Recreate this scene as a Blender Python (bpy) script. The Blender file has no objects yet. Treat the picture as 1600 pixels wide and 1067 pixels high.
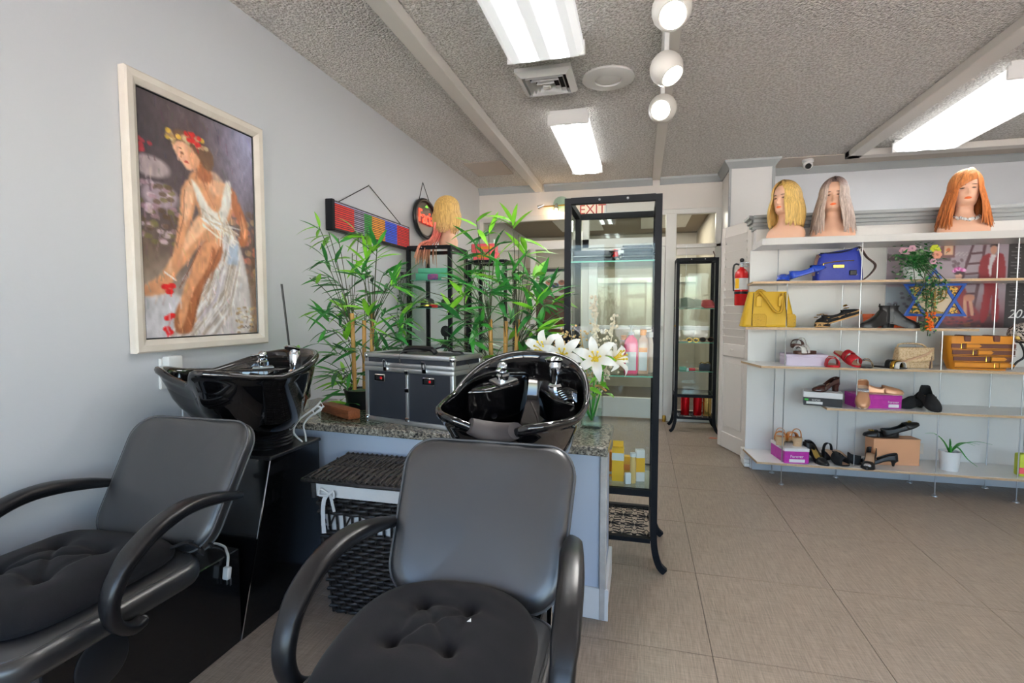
import bpy, bmesh, math, random
import numpy as np
from mathutils import Vector, Matrix
random.seed(7)
PI = math.pi
C = bpy.context.scene.collection
S = bpy.context.scene
# ------------------------------------------------------------------ camera, sky, exposure
cam_d = bpy.data.cameras.new('camera'); cam = bpy.data.objects.new('camera', cam_d); C.objects.link(cam)
cam_d.sensor_width = 36; cam_d.lens = 790 / 1600 * 36; cam_d.clip_start = 0.02
cam.location = (0, 0, 1.25)
cam.rotation_euler = (PI / 2 - math.atan(47 / 790), 0, math.radians(14.3))
S.camera = cam
w = bpy.data.worlds.new('sky'); S.world = w; w.use_nodes = True
nt = w.node_tree; nt.nodes.clear()
sky = nt.nodes.new('ShaderNodeTexSky'); sky.sky_type = 'NISHITA'; sky.sun_disc = True
sky.sun_elevation = math.radians(48); sky.sun_rotation = math.radians(0)
bg = nt.nodes.new('ShaderNodeBackground'); bg.inputs['Strength'].default_value = 1.1
wo = nt.nodes.new('ShaderNodeOutputWorld')
nt.links.new(sky.outputs[0], bg.inputs[0]); nt.links.new(bg.outputs[0], wo.inputs[0])
S.view_settings.view_transform = 'Standard'; S.view_settings.look = 'None'
S.view_settings.exposure = 0.24; S.view_settings.gamma = 1; S.view_settings.use_curve_mapping = False
S.cycles.transparent_max_bounces = 40   # many panes stand one behind another
DIFFUSER = 13     # ceiling fixture lens radiance
SPOT_W = 60        # track spot lamps
CORRIDOR_W = 26    # ceiling lamps of the corridor beyond the shopfront

# ------------------------------------------------------------------ helpers
def srgb(r, g, b):
    f = lambda c: (c / 255 / 12.92) if c / 255 <= 0.04045 else ((c / 255 + 0.055) / 1.055) ** 2.4
    return (f(r), f(g), f(b), 1)

def mat(name, col, rough=0.5, metal=0.0, var=None, vscale=20, bump=0, bscale=200, coat=0, emit=0, stretch=None, sheen=0, ramp=None, spec=0.5):
    m = bpy.data.materials.new(name); m.use_nodes = True
    N = m.node_tree.nodes; L = m.node_tree.links; p = N['Principled BSDF']
    c = srgb(*col); p.inputs['Base Color'].default_value = c
    p.inputs['Roughness'].default_value = rough; p.inputs['Metallic'].default_value = metal
    p.inputs['Coat Weight'].default_value = coat; p.inputs['Coat Roughness'].default_value = 0.05
    p.inputs['Sheen Weight'].default_value = sheen
    p.inputs['Specular IOR Level'].default_value = spec
    if emit:
        p.inputs['Emission Color'].default_value = c; p.inputs['Emission Strength'].default_value = emit
    if var or bump:
        tc = N.new('ShaderNodeTexCoord'); mp = N.new('ShaderNodeMapping')
        L.new(tc.outputs['Object'], mp.inputs[0])
        if stretch: mp.inputs['Scale'].default_value = stretch
    if var:
        n = N.new('ShaderNodeTexNoise'); n.inputs['Scale'].default_value = vscale; n.inputs['Detail'].default_value = 5
        r = N.new('ShaderNodeValToRGB')
        if ramp:
            r.color_ramp.elements[0].position, r.color_ramp.elements[1].position = ramp
        else:
            r.color_ramp.elements[0].position, r.color_ramp.elements[1].position = 0.3, 0.7
        r.color_ramp.elements[0].color = srgb(*var); r.color_ramp.elements[1].color = c
        L.new(mp.outputs[0], n.inputs['Vector']); L.new(n.outputs['Fac'], r.inputs[0]); L.new(r.outputs[0], p.inputs['Base Color'])
    if bump:
        n2 = N.new('ShaderNodeTexNoise'); n2.inputs['Scale'].default_value = bscale; n2.inputs['Detail'].default_value = 3
        b = N.new('ShaderNodeBump'); b.inputs['Strength'].default_value = bump; b.inputs['Distance'].default_value = 0.01
        L.new(mp.outputs[0], n2.inputs['Vector']); L.new(n2.outputs['Fac'], b.inputs['Height']); L.new(b.outputs[0], p.inputs['Normal'])
    return m

def glass_mat(name, tint=(238, 246, 243), ior=1.5, rough=0.0):
    m = bpy.data.materials.new(name); m.use_nodes = True
    N = m.node_tree.nodes; L = m.node_tree.links; N.clear()
    o = N.new('ShaderNodeOutputMaterial'); mx = N.new('ShaderNodeMixShader'); t = N.new('ShaderNodeBsdfTransparent')
    g = N.new('ShaderNodeBsdfGlossy'); f = N.new('ShaderNodeFresnel'); f.inputs[0].default_value = ior
    ge = N.new('ShaderNodeNewGeometry'); q = N.new('ShaderNodeMath'); q.operation = 'MULTIPLY_ADD'      # light leaves a pane at the angle it came in
    q.inputs[1].default_value = 1 / ior - ior; q.inputs[2].default_value = ior; L.new(ge.outputs['Backfacing'], q.inputs[0]); L.new(q.outputs[0], f.inputs[0])
    t.inputs[0].default_value = srgb(*tint); g.inputs['Roughness'].default_value = rough
    L.new(f.outputs[0], mx.inputs[0]); L.new(t.outputs[0], mx.inputs[1]); L.new(g.outputs[0], mx.inputs[2]); L.new(mx.outputs[0], o.inputs[0])
    return m

class MB:
    def __init__(s, T=None): s.v = []; s.f = []; s.T = T
    def add(s, vs, fs, T=None):
        o = len(s.v); T2 = T if T is not None else s.T
        for p in vs:
            p = Vector(p)
            if T2 is not None: p = T2 @ p
            s.v.append(p[:])
        for f in fs: s.f.append([i + o for i in f])
        return s
    def bm(s, b, T=None):
        b.verts.index_update()
        s.add([v.co[:] for v in b.verts], [[v.index for v in f.verts] for f in b.faces], T); b.free(); return s
    def box(s, x0, x1, y0, y1, z0, z1, bev=0, seg=2, T=None):
        if not bev:
            v = [(x, y, z) for z in (z0, z1) for x, y in ((x0, y0), (x1, y0), (x1, y1), (x0, y1))]
            return s.add(v, [(3, 2, 1, 0), (4, 5, 6, 7), (0, 1, 5, 4), (1, 2, 6, 5), (2, 3, 7, 6), (3, 0, 4, 7)], T)
        b = bmesh.new(); bmesh.ops.create_cube(b, size=1)
        for v in b.verts: v.co = Vector(((x0 + x1) / 2 + v.co.x * (x1 - x0), (y0 + y1) / 2 + v.co.y * (y1 - y0), (z0 + z1) / 2 + v.co.z * (z1 - z0)))
        bmesh.ops.bevel(b, geom=b.edges[:], offset=bev, segments=seg, affect='EDGES', profile=0.5)
        return s.bm(b, T)
    def prism(s, poly, d0, d1, axis='y', bev=0, seg=2, T=None):
        """polygon in the plane across axis, extruded from d0 to d1"""
        b = bmesh.new()
        if axis == 'y': P = lambda a, c, d: (a, d, c)
        elif axis == 'x': P = lambda a, c, d: (d, a, c)
        else: P = lambda a, c, d: (a, c, d)
        A = [b.verts.new(P(a, c, d0)) for a, c in poly]; B = [b.verts.new(P(a, c, d1)) for a, c in poly]
        n = len(poly); e0 = b.faces.new(A); e1 = b.faces.new(B[::-1])
        for i in range(n): b.faces.new((A[i], B[i], B[(i + 1) % n], A[(i + 1) % n]))
        bmesh.ops.recalc_face_normals(b, faces=b.faces[:])
        if bev:
            ed = [e for f in (e0, e1) for e in f.edges]
            bmesh.ops.bevel(b, geom=ed, offset=bev, segments=seg, affect='EDGES', profile=0.5)
        return s.bm(b, T)
    def loft(s, rings, cap=True, closed=True, T=None):
        n = len(rings[0]); v = [p for r in rings for p in r]; f = []
        for i in range(len(rings) - 1):
            for j in range(n if closed else n - 1):
                k = (j + 1) % n; f.append((i * n + j, i * n + k, (i + 1) * n + k, (i + 1) * n + j))
        if cap and closed: f.append(tuple(range(n))[::-1]); f.append(tuple((len(rings) - 1) * n + j for j in range(n)))
        return s.add(v, f, T)
    def lathe(s, prof, n=24, c=(0, 0, 0), T=None, cap=True):
        return s.loft([[(c[0] + r * math.cos(2 * PI * j / n), c[1] + r * math.sin(2 * PI * j / n), c[2] + z) for j in range(n)] for r, z in prof], cap, True, T)
    def sweep(s, pts, sec, up=(0, 0, 1), scales=None, closed=False, cap=True, T=None):
        P = [Vector(p) for p in pts]; n = len(P); rings = []; N = None
        for i in range(n):
            a = P[(i - 1) % n] if (closed or i > 0) else P[i]; b = P[(i + 1) % n] if (closed or i < n - 1) else P[i]
            t = (b - a); t = t.normalized() if t.length > 1e-9 else Vector((0, 0, 1))
            if N is None:
                u = Vector(up)
                if abs(u.normalized().dot(t)) > 0.98: u = Vector((1, 0, 0)) if abs(t.x) < .9 else Vector((0, 1, 0))
                N = (u - t * u.dot(t)).normalized()
            else:
                N = (N - t * N.dot(t)); N = N.normalized() if N.length > 1e-6 else Vector((1, 0, 0))
            B = t.cross(N); k = scales[i] if scales else 1
            rings.append([(P[i] + B * (x * k) + N * (y * k))[:] for x, y in sec])
        if closed: rings.append(rings[0])
        return s.loft(rings, cap and not closed, True, T)
    def tube(s, pts, r, n=8, up=(0, 0, 1), closed=False, T=None):
        if isinstance(r, (list, tuple)): sc = list(r); r0 = 1
        else: sc = None; r0 = r
        return s.sweep(pts, [(r0 * math.cos(2 * PI * j / n), r0 * math.sin(2 * PI * j / n)) for j in range(n)], up, sc, closed, True, T)
    def ball(s, c, r, n=12, m=8, sc=(1, 1, 1), T=None):
        pr = [(max(r * math.sin(PI * i / m), 1e-5), -r * math.cos(PI * i / m)) for i in range(m + 1)]
        return s.loft([[(c[0] + sc[0] * a * math.cos(2 * PI * j / n), c[1] + sc[1] * a * math.sin(2 * PI * j / n), c[2] + sc[2] * z) for j in range(n)] for a, z in pr], True, True, T)
    def grid(s, fn, nu, nv, wrapu=False, T=None):
        v = [fn(i / (nu if wrapu else nu - 1), j / (nv - 1)) for j in range(nv) for i in range(nu)]; f = []
        for j in range(nv - 1):
            for i in range(nu if wrapu else nu - 1):
                k = (i + 1) % nu; f.append((j * nu + i, j * nu + k, (j + 1) * nu + k, (j + 1) * nu + i))
        return s.add(v, f, T)

def obj(name, mb, m, parent=None, smooth=35, label=None, solid=0, sub=0, kind=None, recalc=True):
    me = bpy.data.meshes.new(name); me.from_pydata(mb.v, [], mb.f)
    if recalc:
        b = bmesh.new(); b.from_mesh(me); bmesh.ops.recalc_face_normals(b, faces=b.faces[:]); b.to_mesh(me); b.free()
    if smooth: me.shade_smooth(); me.set_sharp_from_angle(angle=math.radians(smooth))
    me.materials.append(m)
    o = bpy.data.objects.new(name, me); C.objects.link(o)
    if parent: o.parent = parent
    if label: o['label'] = label
    if kind: o['kind'] = kind
    if solid:
        md = o.modifiers.new('Solidify', 'SOLIDIFY'); md.thickness = solid; md.offset = 0
    if sub:
        md = o.modifiers.new('Subsurf', 'SUBSURF'); md.levels = sub; md.render_levels = sub
    return o

def thing(name, label, cat, loc=(0, 0, 0), rz=0, group=None, rx=0, ry=0):
    o = bpy.data.objects.new(name, None); C.objects.link(o); o.empty_display_size = .05
    o.location = loc; o.rotation_euler = (rx, ry, rz); o['label'] = label; o['category'] = cat
    if group: o['group'] = group
    return o
def tag(o, label, cat, group=None):
    o['label'] = label; o['category'] = cat
    if group: o['group'] = group
    return o
def struct(name, mb, m, parent=None, smooth=0):
    o = obj(name, mb, m, parent, smooth)
    if not parent: o['kind'] = 'structure'
    return o
def copy_leaf(src, parent, T, name):
    o = src.copy(); o.name = name; C.objects.link(o); o.parent = parent; o.matrix_local = T; return o
def text(name, body, size, m, parent, loc, rot=(PI / 2, 0, 0), ext=0.0008, align='CENTER', shear=0, sx=1):
    cu = bpy.data.curves.new(name, 'FONT'); cu.body = body; cu.size = size; cu.extrude = ext; cu.align_x = align; cu.align_y = 'CENTER'; cu.shear = shear
    cu.materials.append(m); o = bpy.data.objects.new(name, cu); C.objects.link(o); o.parent = parent
    o.location = loc; o.rotation_euler = rot; o.scale = (sx, 1, 1); return o

def print_mat(name, rough=0.5, emit=0, coat=0, bump=0):
    m = bpy.data.materials.new(name); m.use_nodes = True
    N = m.node_tree.nodes; L = m.node_tree.links; p = N['Principled BSDF']; a = N.new('ShaderNodeVertexColor'); a.layer_name = 'Col'
    L.new(a.outputs[0], p.inputs['Base Color']); p.inputs['Roughness'].default_value = rough; p.inputs['Coat Weight'].default_value = coat
    if emit:
        for l in list(p.inputs['Base Color'].links): L.remove(l)
        p.inputs['Base Color'].default_value = (.02, .02, .02, 1); L.new(a.outputs[0], p.inputs['Emission Color']); p.inputs['Emission Strength'].default_value = emit
    if bump:
        tc = N.new('ShaderNodeTexCoord'); n2 = N.new('ShaderNodeTexNoise'); n2.inputs['Scale'].default_value = 90
        b = N.new('ShaderNodeBump'); b.inputs['Strength'].default_value = bump; b.inputs['Distance'].default_value = .01
        L.new(tc.outputs['Object'], n2.inputs['Vector']); L.new(n2.outputs['Fac'], b.inputs['Height']); L.new(b.outputs[0], p.inputs['Normal'])
    return m
def print_panel(name, img, wd, ht, m, parent=None, T=None):
    """flat print: colour grid standing in local XZ, facing -y; img rows run from the top"""
    H, W = img.shape[:2]
    xs = np.linspace(-wd / 2, wd / 2, W); zs = np.linspace(ht / 2, -ht / 2, H)
    v = [(x, 0, z) for z in zs for x in xs]
    f = [(j * W + i, (j + 1) * W + i, (j + 1) * W + i + 1, j * W + i + 1) for j in range(H - 1) for i in range(W - 1)]
    me = bpy.data.meshes.new(name); me.from_pydata(v, [], f)
    if T is not None: me.transform(T)
    c = np.clip(img.reshape(-1, 3), 0, 255) / 255.0; lin = np.where(c <= .04045, c / 12.92, ((c + .055) / 1.055) ** 2.4)
    ca = me.color_attributes.new('Col', 'FLOAT_COLOR', 'POINT')
    ca.data.foreach_set('color', np.concatenate([lin, np.ones((len(lin), 1))], 1).astype(np.float32).ravel())
    me.materials.append(m); o = bpy.data.objects.new(name, me); C.objects.link(o)
    if parent: o.parent = parent
    return o
class Canvas:
    def __init__(s, W, H, col):
        s.W, s.H = W, H; s.a = np.zeros((H, W, 3)) + np.array(col, float)
        yy, xx = np.mgrid[0:H, 0:W]; s.x = (xx + .5) / W; s.y = (yy + .5) / H; s.rng = np.random.default_rng(3)
    def noise(s, k):
        n = s.rng.random((k + 2, k + 2)); gx = s.x * k; gy = s.y * k; i = gx.astype(int); j = gy.astype(int); fx = gx - i; fy = gy - j
        fx = fx * fx * (3 - 2 * fx); fy = fy * fy * (3 - 2 * fy)
        return (n[j, i] * (1 - fx) + n[j, i + 1] * fx) * (1 - fy) + (n[j + 1, i] * (1 - fx) + n[j + 1, i + 1] * fx) * fy
    def mix(s, al, col):
        al = np.clip(al, 0, 1)[..., None]; s.a = s.a * (1 - al) + np.array(col, float) * al
    def blur(s, m, k):
        for _ in range(k):
            p = np.pad(m, 1, mode='edge'); m = (p[:-2, 1:-1] + p[2:, 1:-1] + p[1:-1, :-2] + p[1:-1, 2:] + p[1:-1, 1:-1] * 2) / 6
        return m
    def poly(s, pts, col, soft=1, op=1, curve=True):
        P = pts
        if curve and len(pts) > 4:
            P = []; n = len(pts)
            for i in range(n):
                a, b, c, d = [np.array(pts[(i + k) % n], float) for k in (-1, 0, 1, 2)]
                for t in (0, .33, .66): P.append(.5 * ((2 * b) + (c - a) * t + (2 * a - 5 * b + 4 * c - d) * t * t + (3 * b - a - 3 * c + d) * t ** 3))
        ins = np.zeros(s.x.shape, bool); n = len(P)
        for i in range(n):
            x0, y0 = P[i]; x1, y1 = P[(i + 1) % n]
            if y0 == y1: continue
            c = ((y0 > s.y) != (y1 > s.y)) & (s.x < (x1 - x0) * (s.y - y0) / (y1 - y0) + x0); ins ^= c
        m = s.blur(ins.astype(float), soft) if soft else ins.astype(float)
        s.mix(m * op, col); return m
    def dot(s, x, y, rx, ry, col, op=1, soft=.3):
        d = np.sqrt(((s.x - x) / rx) ** 2 + ((s.y - y) / ry) ** 2); s.mix(np.clip((1 - d) / soft, 0, 1) * op, col)
    def line(s, pts, wd, col, op=1):
        for (x0, y0), (x1, y1) in zip(pts[:-1], pts[1:]):
            asp = s.H / s.W; dx, dy = x1 - x0, (y1 - y0) * asp; L2 = dx * dx + dy * dy + 1e-9
            t = np.clip(((s.x - x0) * dx + (s.y - y0) * asp * dy) / L2, 0, 1)
            d = np.hypot(s.x - x0 - t * dx, (s.y - y0) * asp - t * dy); s.mix(np.clip((wd - d) / wd * 2, 0, 1) * op, col)

def smoothpath(pts, k=4):
    out = []; n = len(pts)
    for i in range(n - 1):
        a = Vector(pts[max(i - 1, 0)]); b = Vector(pts[i]); c = Vector(pts[i + 1]); d = Vector(pts[min(i + 2, n - 1)])
        for t in range(k):
            t /= k; out.append((.5 * ((2 * b) + (c - a) * t + (2 * a - 5 * b + 4 * c - d) * t * t + (3 * b - a - 3 * c + d) * t ** 3))[:])
    out.append(tuple(pts[-1])); return out
def rrect(w, h, r, n=6, cx=0, cy=0):
    out = []
    for sx, sy, a0 in ((1, 1, 0), (-1, 1, PI / 2), (-1, -1, PI), (1, -1, 3 * PI / 2)):
        for i in range(n + 1):
            a = a0 + PI / 2 * i / n; out.append((cx + sx * (w / 2 - r) + r * math.cos(a), cy + sy * (h / 2 - r) + r * math.sin(a)))
    return out
def lerp(x, tab):
    return float(np.interp(x, [t[0] for t in tab], [t[1] for t in tab]))
# ------------------------------------------------------------------ materials
M = {}
M['wall'] = mat('wall_paint', (210, 213, 217), .55, bump=.05, bscale=60)
M['warmwall'] = mat('warm_wall_paint', (222, 216, 208), .6)
M['white'] = mat('white_gloss_paint', (232, 230, 226), .35)
M['offwhite'] = mat('offwhite_laminate', (222, 220, 216), .3)
M['greytrim'] = mat('grey_trim_paint', (140, 145, 147), .5)
M['alu'] = mat('white_aluminium', (218, 216, 210), .35, .1)
M['black'] = mat('black_metal', (22, 23, 26), .4)
M['frame'] = mat('charcoal_steel', (15, 18, 24), .6, 0, spec=.2)
M['chrome'] = mat('chrome', (225, 228, 232), .07, 1)
M['steel'] = mat('brushed_steel', (190, 192, 194), .3, 1)
M['alum'] = mat('satin_aluminium', (205, 207, 208), .33, .85)
M['gold'] = mat('gold', (222, 178, 80), .22, 1)
M['brass'] = mat('brass', (190, 150, 70), .3, 1)
M['leather'] = mat('black_vinyl', (34, 35, 38), .34, bump=.05, bscale=900, spec=1.0, coat=.35)
M['leather'].node_tree.nodes['Principled BSDF'].inputs['Coat Roughness'].default_value = .3
M['pad'] = mat('black_polyurethane', (19, 19, 22), .33, bump=.03, bscale=700)
M['cloth'] = mat('black_cotton', (27, 26, 29), .9, var=(20, 20, 23), vscale=14, bump=.12, bscale=500, sheen=.05, spec=.25)
M['stitch'] = mat('grey_thread', (86, 86, 88), .8)
M['gloss'] = mat('black_porcelain', (7, 7, 9), .06, coat=.6, spec=.6)
M['lam'] = mat('black_laminate', (14, 14, 16), .16, coat=.3)
M['rubber'] = mat('grey_rubber', (66, 60, 60), .65, bump=.05, bscale=300)
M['brub'] = mat('black_rubber', (26, 28, 32), .4)
M['plastic'] = mat('white_plastic', (232, 232, 230), .35)
M['paint_cab'] = mat('blue_white_paint', (196, 206, 222), .5)
M['cream'] = mat('cream_frame', (232, 224, 212), .45, var=(222, 212, 198), vscale=9)
M['wicker'] = mat('black_wicker', (34, 31, 31), .38, var=(62, 56, 52), vscale=70, ramp=(.28, .5))
M['wickertop'] = mat('worn_wicker', (98, 88, 80), .55, var=(40, 36, 34), vscale=90)
M['liner'] = mat('cotton_liner', (222, 219, 216), .85, bump=.1, bscale=120)
M['wood'] = mat('reddish_wood', (160, 92, 52), .5, var=(112, 58, 30), vscale=22, stretch=(1, 8, 8))
M['oak'] = mat('plywood_edge', (205, 176, 140), .5, var=(180, 148, 112), vscale=40, stretch=(2, 20, 20))
M['bamboo'] = mat('bamboo_cane', (206, 160, 82), .45, var=(176, 128, 58), vscale=15)
M['twig'] = mat('green_twig', (62, 72, 48), .6)
M['leafd'] = mat('dark_leaf', (52, 138, 60), .4, var=(30, 98, 46), vscale=12)
M['leafb'] = mat('bright_leaf', (160, 224, 66), .4, var=(106, 188, 50), vscale=12)
M['leafm'] = mat('mid_leaf', (78, 172, 66), .4, var=(50, 132, 54), vscale=12)
M['petal'] = mat('white_petal', (244, 242, 234), .55)
M['stamen'] = mat('yellow_stamen', (226, 196, 50), .6)
M['dry'] = mat('gilded_sprig', (206, 176, 120), .6)
M['dryw'] = mat('ivory_sprig', (222, 214, 190), .7)
M['glass'] = glass_mat('clear_glass', (249, 252, 251), 1.28)
M['glassg'] = glass_mat('green_edge_glass', (234, 247, 242))
M['shop'] = glass_mat('shopfront_glass', (244, 247, 244), 1.42)
M['edge'] = mat('glass_edge', (92, 176, 150), .2)
M['skin'] = mat('mannequin_skin', (238, 190, 160), .5)
M['lip'] = mat('orange_lips', (232, 110, 52), .4)
M['brow'] = mat('painted_brow', (86, 62, 52), .6)
M['red'] = mat('red_enamel', (206, 22, 26), .25, coat=.3)
M['paper'] = mat('white_paper', (236, 236, 234), .7)
M['gapshade'] = mat('recess_shade', (40, 38, 36), .8)
def diffuser_mat(k=1):
    m = mat('lit_diffuser', (250, 252, 255), .4, emit=DIFFUSER * k)                       # two tubes glow through the prismatic lens
    N = m.node_tree.nodes; L = m.node_tree.links; p = N['Principled BSDF']
    tc = N.new('ShaderNodeTexCoord'); sx = N.new('ShaderNodeSeparateXYZ'); L.new(tc.outputs['Generated'], sx.inputs[0])
    r = N.new('ShaderNodeValToRGB'); e = r.color_ramp.elements; e[0].position = .0; e[0].color = (.055, .055, .054, 1); e[1].position = 1; e[1].color = (.055, .055, .054, 1)
    for q, v in ((.17, .06), (.26, 1.9), (.31, 1.9), (.43, .06), (.57, .06), (.69, 1.9), (.74, 1.9), (.83, .06)): k = e.new(q); k.color = (v * .98, v * .99, v, 1)
    L.new(sx.outputs['X'], r.inputs[0]); L.new(r.outputs[0], p.inputs['Emission Color']); return m
M['diff'] = diffuser_mat(.55); M['diff2'] = diffuser_mat(1.7); M['diff3'] = diffuser_mat(1.15)
M['bulb'] = mat('lit_lamp', (255, 250, 240), .4, emit=12)
M['warm'] = mat('lit_warm_bulb', (255, 196, 120), .4, emit=14)

def ceiling_mat():
    m = mat('popcorn_ceiling', (176, 168, 158), .85)
    N = m.node_tree.nodes; L = m.node_tree.links; p = N['Principled BSDF']
    tc = N.new('ShaderNodeTexCoord'); n = N.new('ShaderNodeTexNoise'); n.inputs['Scale'].default_value = 62; n.inputs['Detail'].default_value = 4; n.inputs['Roughness'].default_value = .65
    v = N.new('ShaderNodeTexVoronoi'); v.inputs['Scale'].default_value = 75
    a = N.new('ShaderNodeMath'); a.operation = 'SUBTRACT'
    b = N.new('ShaderNodeBump'); b.inputs['Strength'].default_value = 1.0; b.inputs['Distance'].default_value = .026
    L.new(tc.outputs['Object'], n.inputs[0]); L.new(tc.outputs['Object'], v.inputs[0]); L.new(n.outputs['Fac'], a.inputs[0]); L.new(v.outputs['Distance'], a.inputs[1])
    L.new(a.outputs[0], b.inputs['Height']); L.new(b.outputs[0], p.inputs['Normal'])
    r = N.new('ShaderNodeValToRGB'); r.color_ramp.elements[0].position = .4; r.color_ramp.elements[1].position = .58
    r.color_ramp.elements[0].color = srgb(206, 201, 195); r.color_ramp.elements[1].color = srgb(246, 243, 239)  # pits tinted darker, painted shade that deepens the bumps
    L.new(n.outputs['Fac'], r.inputs[0]); L.new(r.outputs[0], p.inputs['Base Color'])
    return m
M['ceil'] = ceiling_mat()
M['ceilboard'] = mat('ceiling_board', (178, 168, 158), .7)
def floor_mat():
    m = mat('linen_vinyl_tile', (120, 108, 96), .42)
    N = m.node_tree.nodes; L = m.node_tree.links; p = N['Principled BSDF']
    tc = N.new('ShaderNodeTexCoord')
    outs = []
    for sc in ((170, 9, 1), (9, 170, 1)):
        mp = N.new('ShaderNodeMapping'); mp.inputs['Scale'].default_value = sc; n = N.new('ShaderNodeTexNoise'); n.inputs['Scale'].default_value = 1; n.inputs['Detail'].default_value = 4
        n.inputs['Roughness'].default_value = .7
        L.new(tc.outputs['Object'], mp.inputs[0]); L.new(mp.outputs[0], n.inputs[0]); outs.append(n)
    n3 = N.new('ShaderNodeTexNoise'); n3.inputs['Scale'].default_value = 1.6; L.new(tc.outputs['Object'], n3.inputs[0])
    a = N.new('ShaderNodeMath'); a.operation = 'MULTIPLY'; a.inputs[1].default_value = .62
    b = N.new('ShaderNodeMath'); b.operation = 'MULTIPLY_ADD'; b.inputs[1].default_value = .38
    L.new(outs[0].outputs['Fac'], a.inputs[0]); L.new(outs[1].outputs['Fac'], b.inputs[0]); L.new(a.outputs[0], b.inputs[2])
    r = N.new('ShaderNodeValToRGB'); r.color_ramp.elements[0].position = .33; r.color_ramp.elements[1].position = .66
    r.color_ramp.elements[0].color = srgb(116, 104, 93); r.color_ramp.elements[1].color = srgb(168, 152, 136)
    L.new(b.outputs[0], r.inputs[0]); L.new(r.outputs[0], p.inputs['Base Color'])
    bp = N.new('ShaderNodeBump'); bp.inputs['Strength'].default_value = .12; bp.inputs['Distance'].default_value = .004
    L.new(b.outputs[0], bp.inputs['Height']); L.new(bp.outputs[0], p.inputs['Normal'])
    return m
M['floor'] = floor_mat()
def granite_mat():
    m = mat('speckled_granite', (150, 145, 132), .14)
    N = m.node_tree.nodes; L = m.node_tree.links; p = N['Principled BSDF']
    tc = N.new('ShaderNodeTexCoord'); n = N.new('ShaderNodeTexNoise'); n.inputs['Scale'].default_value = 85; n.inputs['Detail'].default_value = 6; n.inputs['Roughness'].default_value = .75
    r = N.new('ShaderNodeValToRGB'); e = r.color_ramp.elements
    e[0].position = .36; e[0].color = srgb(30, 30, 34); e[1].position = .46; e[1].color = srgb(104, 100, 94)
    q = e.new(.54); q.color = srgb(160, 150, 132); q = e.new(.64); q.color = srgb(206, 200, 188)
    L.new(tc.outputs['Object'], n.inputs[0]); L.new(n.outputs['Fac'], r.inputs[0]); L.new(r.outputs[0], p.inputs['Base Color'])
    return m
M['granite'] = granite_mat()
# ------------------------------------------------------------------ room shell
XL, YB, ZC = -1.94, 6.0, 2.74
fl = obj('floor', MB().box(-1.94, 4.2, -2.2, 9.6, -.06, -.004), mat('floor_joint', (84, 76, 68), .7)); fl['kind'] = 'structure'
tile = None
GX, GY = .585, .605
for i in range(-4, 8):
    for j in range(-3, 12):
        x0 = .27 + GX * (i); y0 = 1.89 + GY * (j - 3)
        if y0 > 6.3 or x0 > 4.1 or x0 + GX < -1.9: continue
        x1 = min(x0 + GX, 4.2); xa = max(x0, -1.94)
        if xa == x0 and x1 == x0 + GX and tile is not None:
            o = tile.copy(); C.objects.link(o)
        else:
            mb = MB().box(0.001, x1 - xa - .001, .001, GY - .001, -.006, 0, .0012, 1)
            o = obj('tile', mb, M['floor'], None)
            if xa == x0 and x1 == x0 + GX: tile = o
        o.parent = fl; o.location = (xa, y0, 0)
struct('ceiling', MB().box(XL, 4.2, -2.2, YB + .05, ZC, ZC + .1), M['ceil'])
struct('wall_left', MB().box(XL - .12, XL, -2.2, 9.6, -.06, ZC + .1), M['wall'])
struct('wall_right', MB().box(4.2, 4.32, -2.2, 9.6, -.06, ZC + .1), M['warmwall'])
# wall behind the viewer with the daylight shop windows
wf = MB(); wf.box(XL, 4.2, -2.32, -2.2, -.06, .62).box(XL, 4.2, -2.32, -2.2, 2.18, ZC + .1)
for x in (-1.94, -.5, .95, 2.4, 3.95): wf.box(x, x + .25 if x > 3 else x + .14, -2.32, -2.2, .6, 2.2)
struct('wall_front', wf, M['warmwall'])
gd = MB().box(-30, 30, -40, -2.4, -.2, -.1); struct('ground_bounce', gd, mat('bounce_pavement', (182, 188, 196), .8))  # unseen pavement, added to bounce daylight up to the ceiling
# back wall: header over the shopfront
struct('wall_back', MB().box(XL, .84, YB, YB + .12, 2.39, ZC), M['warmwall'])
# right: pillar, recessed upper wall, half-height partition behind the shelving
pl = MB().box(.84, 1.235, 5.5, YB + .12, 0, ZC); struct('wall_pillar', pl, M['white'])
struct('wall_recess', MB().box(1.235, 4.2, 5.9, 6.02, 0, ZC), M['wall'])
struct('wall_partition', MB().box(.86, 4.2, 4.32, 4.42, 0, 1.9), M['white'])
# crown mouldings (grey)
def crown(name, pts, side):
    prof = [(0, 0), (.012, 0), (.03, .03), (.055, .055), (.06, .075), (0, .075)]
    mb = MB(); rings = []
    for (x, y), (nx, ny) in zip(pts, side):
        rings.append([(x + nx * a, y + ny * a, ZC - .076 + b) for a, b in prof])
    mb.loft(rings); return struct(name, mb, M['greytrim'], smooth=30)
crown('trim_1', [(XL, YB), (-1.19, YB)], [(0, -1)] * 2)
crown('trim_2', [(-1.13, YB), (.105, YB)], [(0, -1)] * 2)
crown('trim_3', [(.185, YB), (.84, YB), (.84, 5.5), (1.235, 5.5), (1.235, 5.9), (4.2, 5.9)], [(0, -1), (-1, -1), (-1, -1), (1, -1), (1, -1), (0, -1)])
struct('trim_4', MB().box(.828, .85, 5.488, 5.51, 0, ZC - .08).box(1.222, 1.247, 5.488, 5.51, 0, ZC - .08), M['greytrim'])
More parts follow.
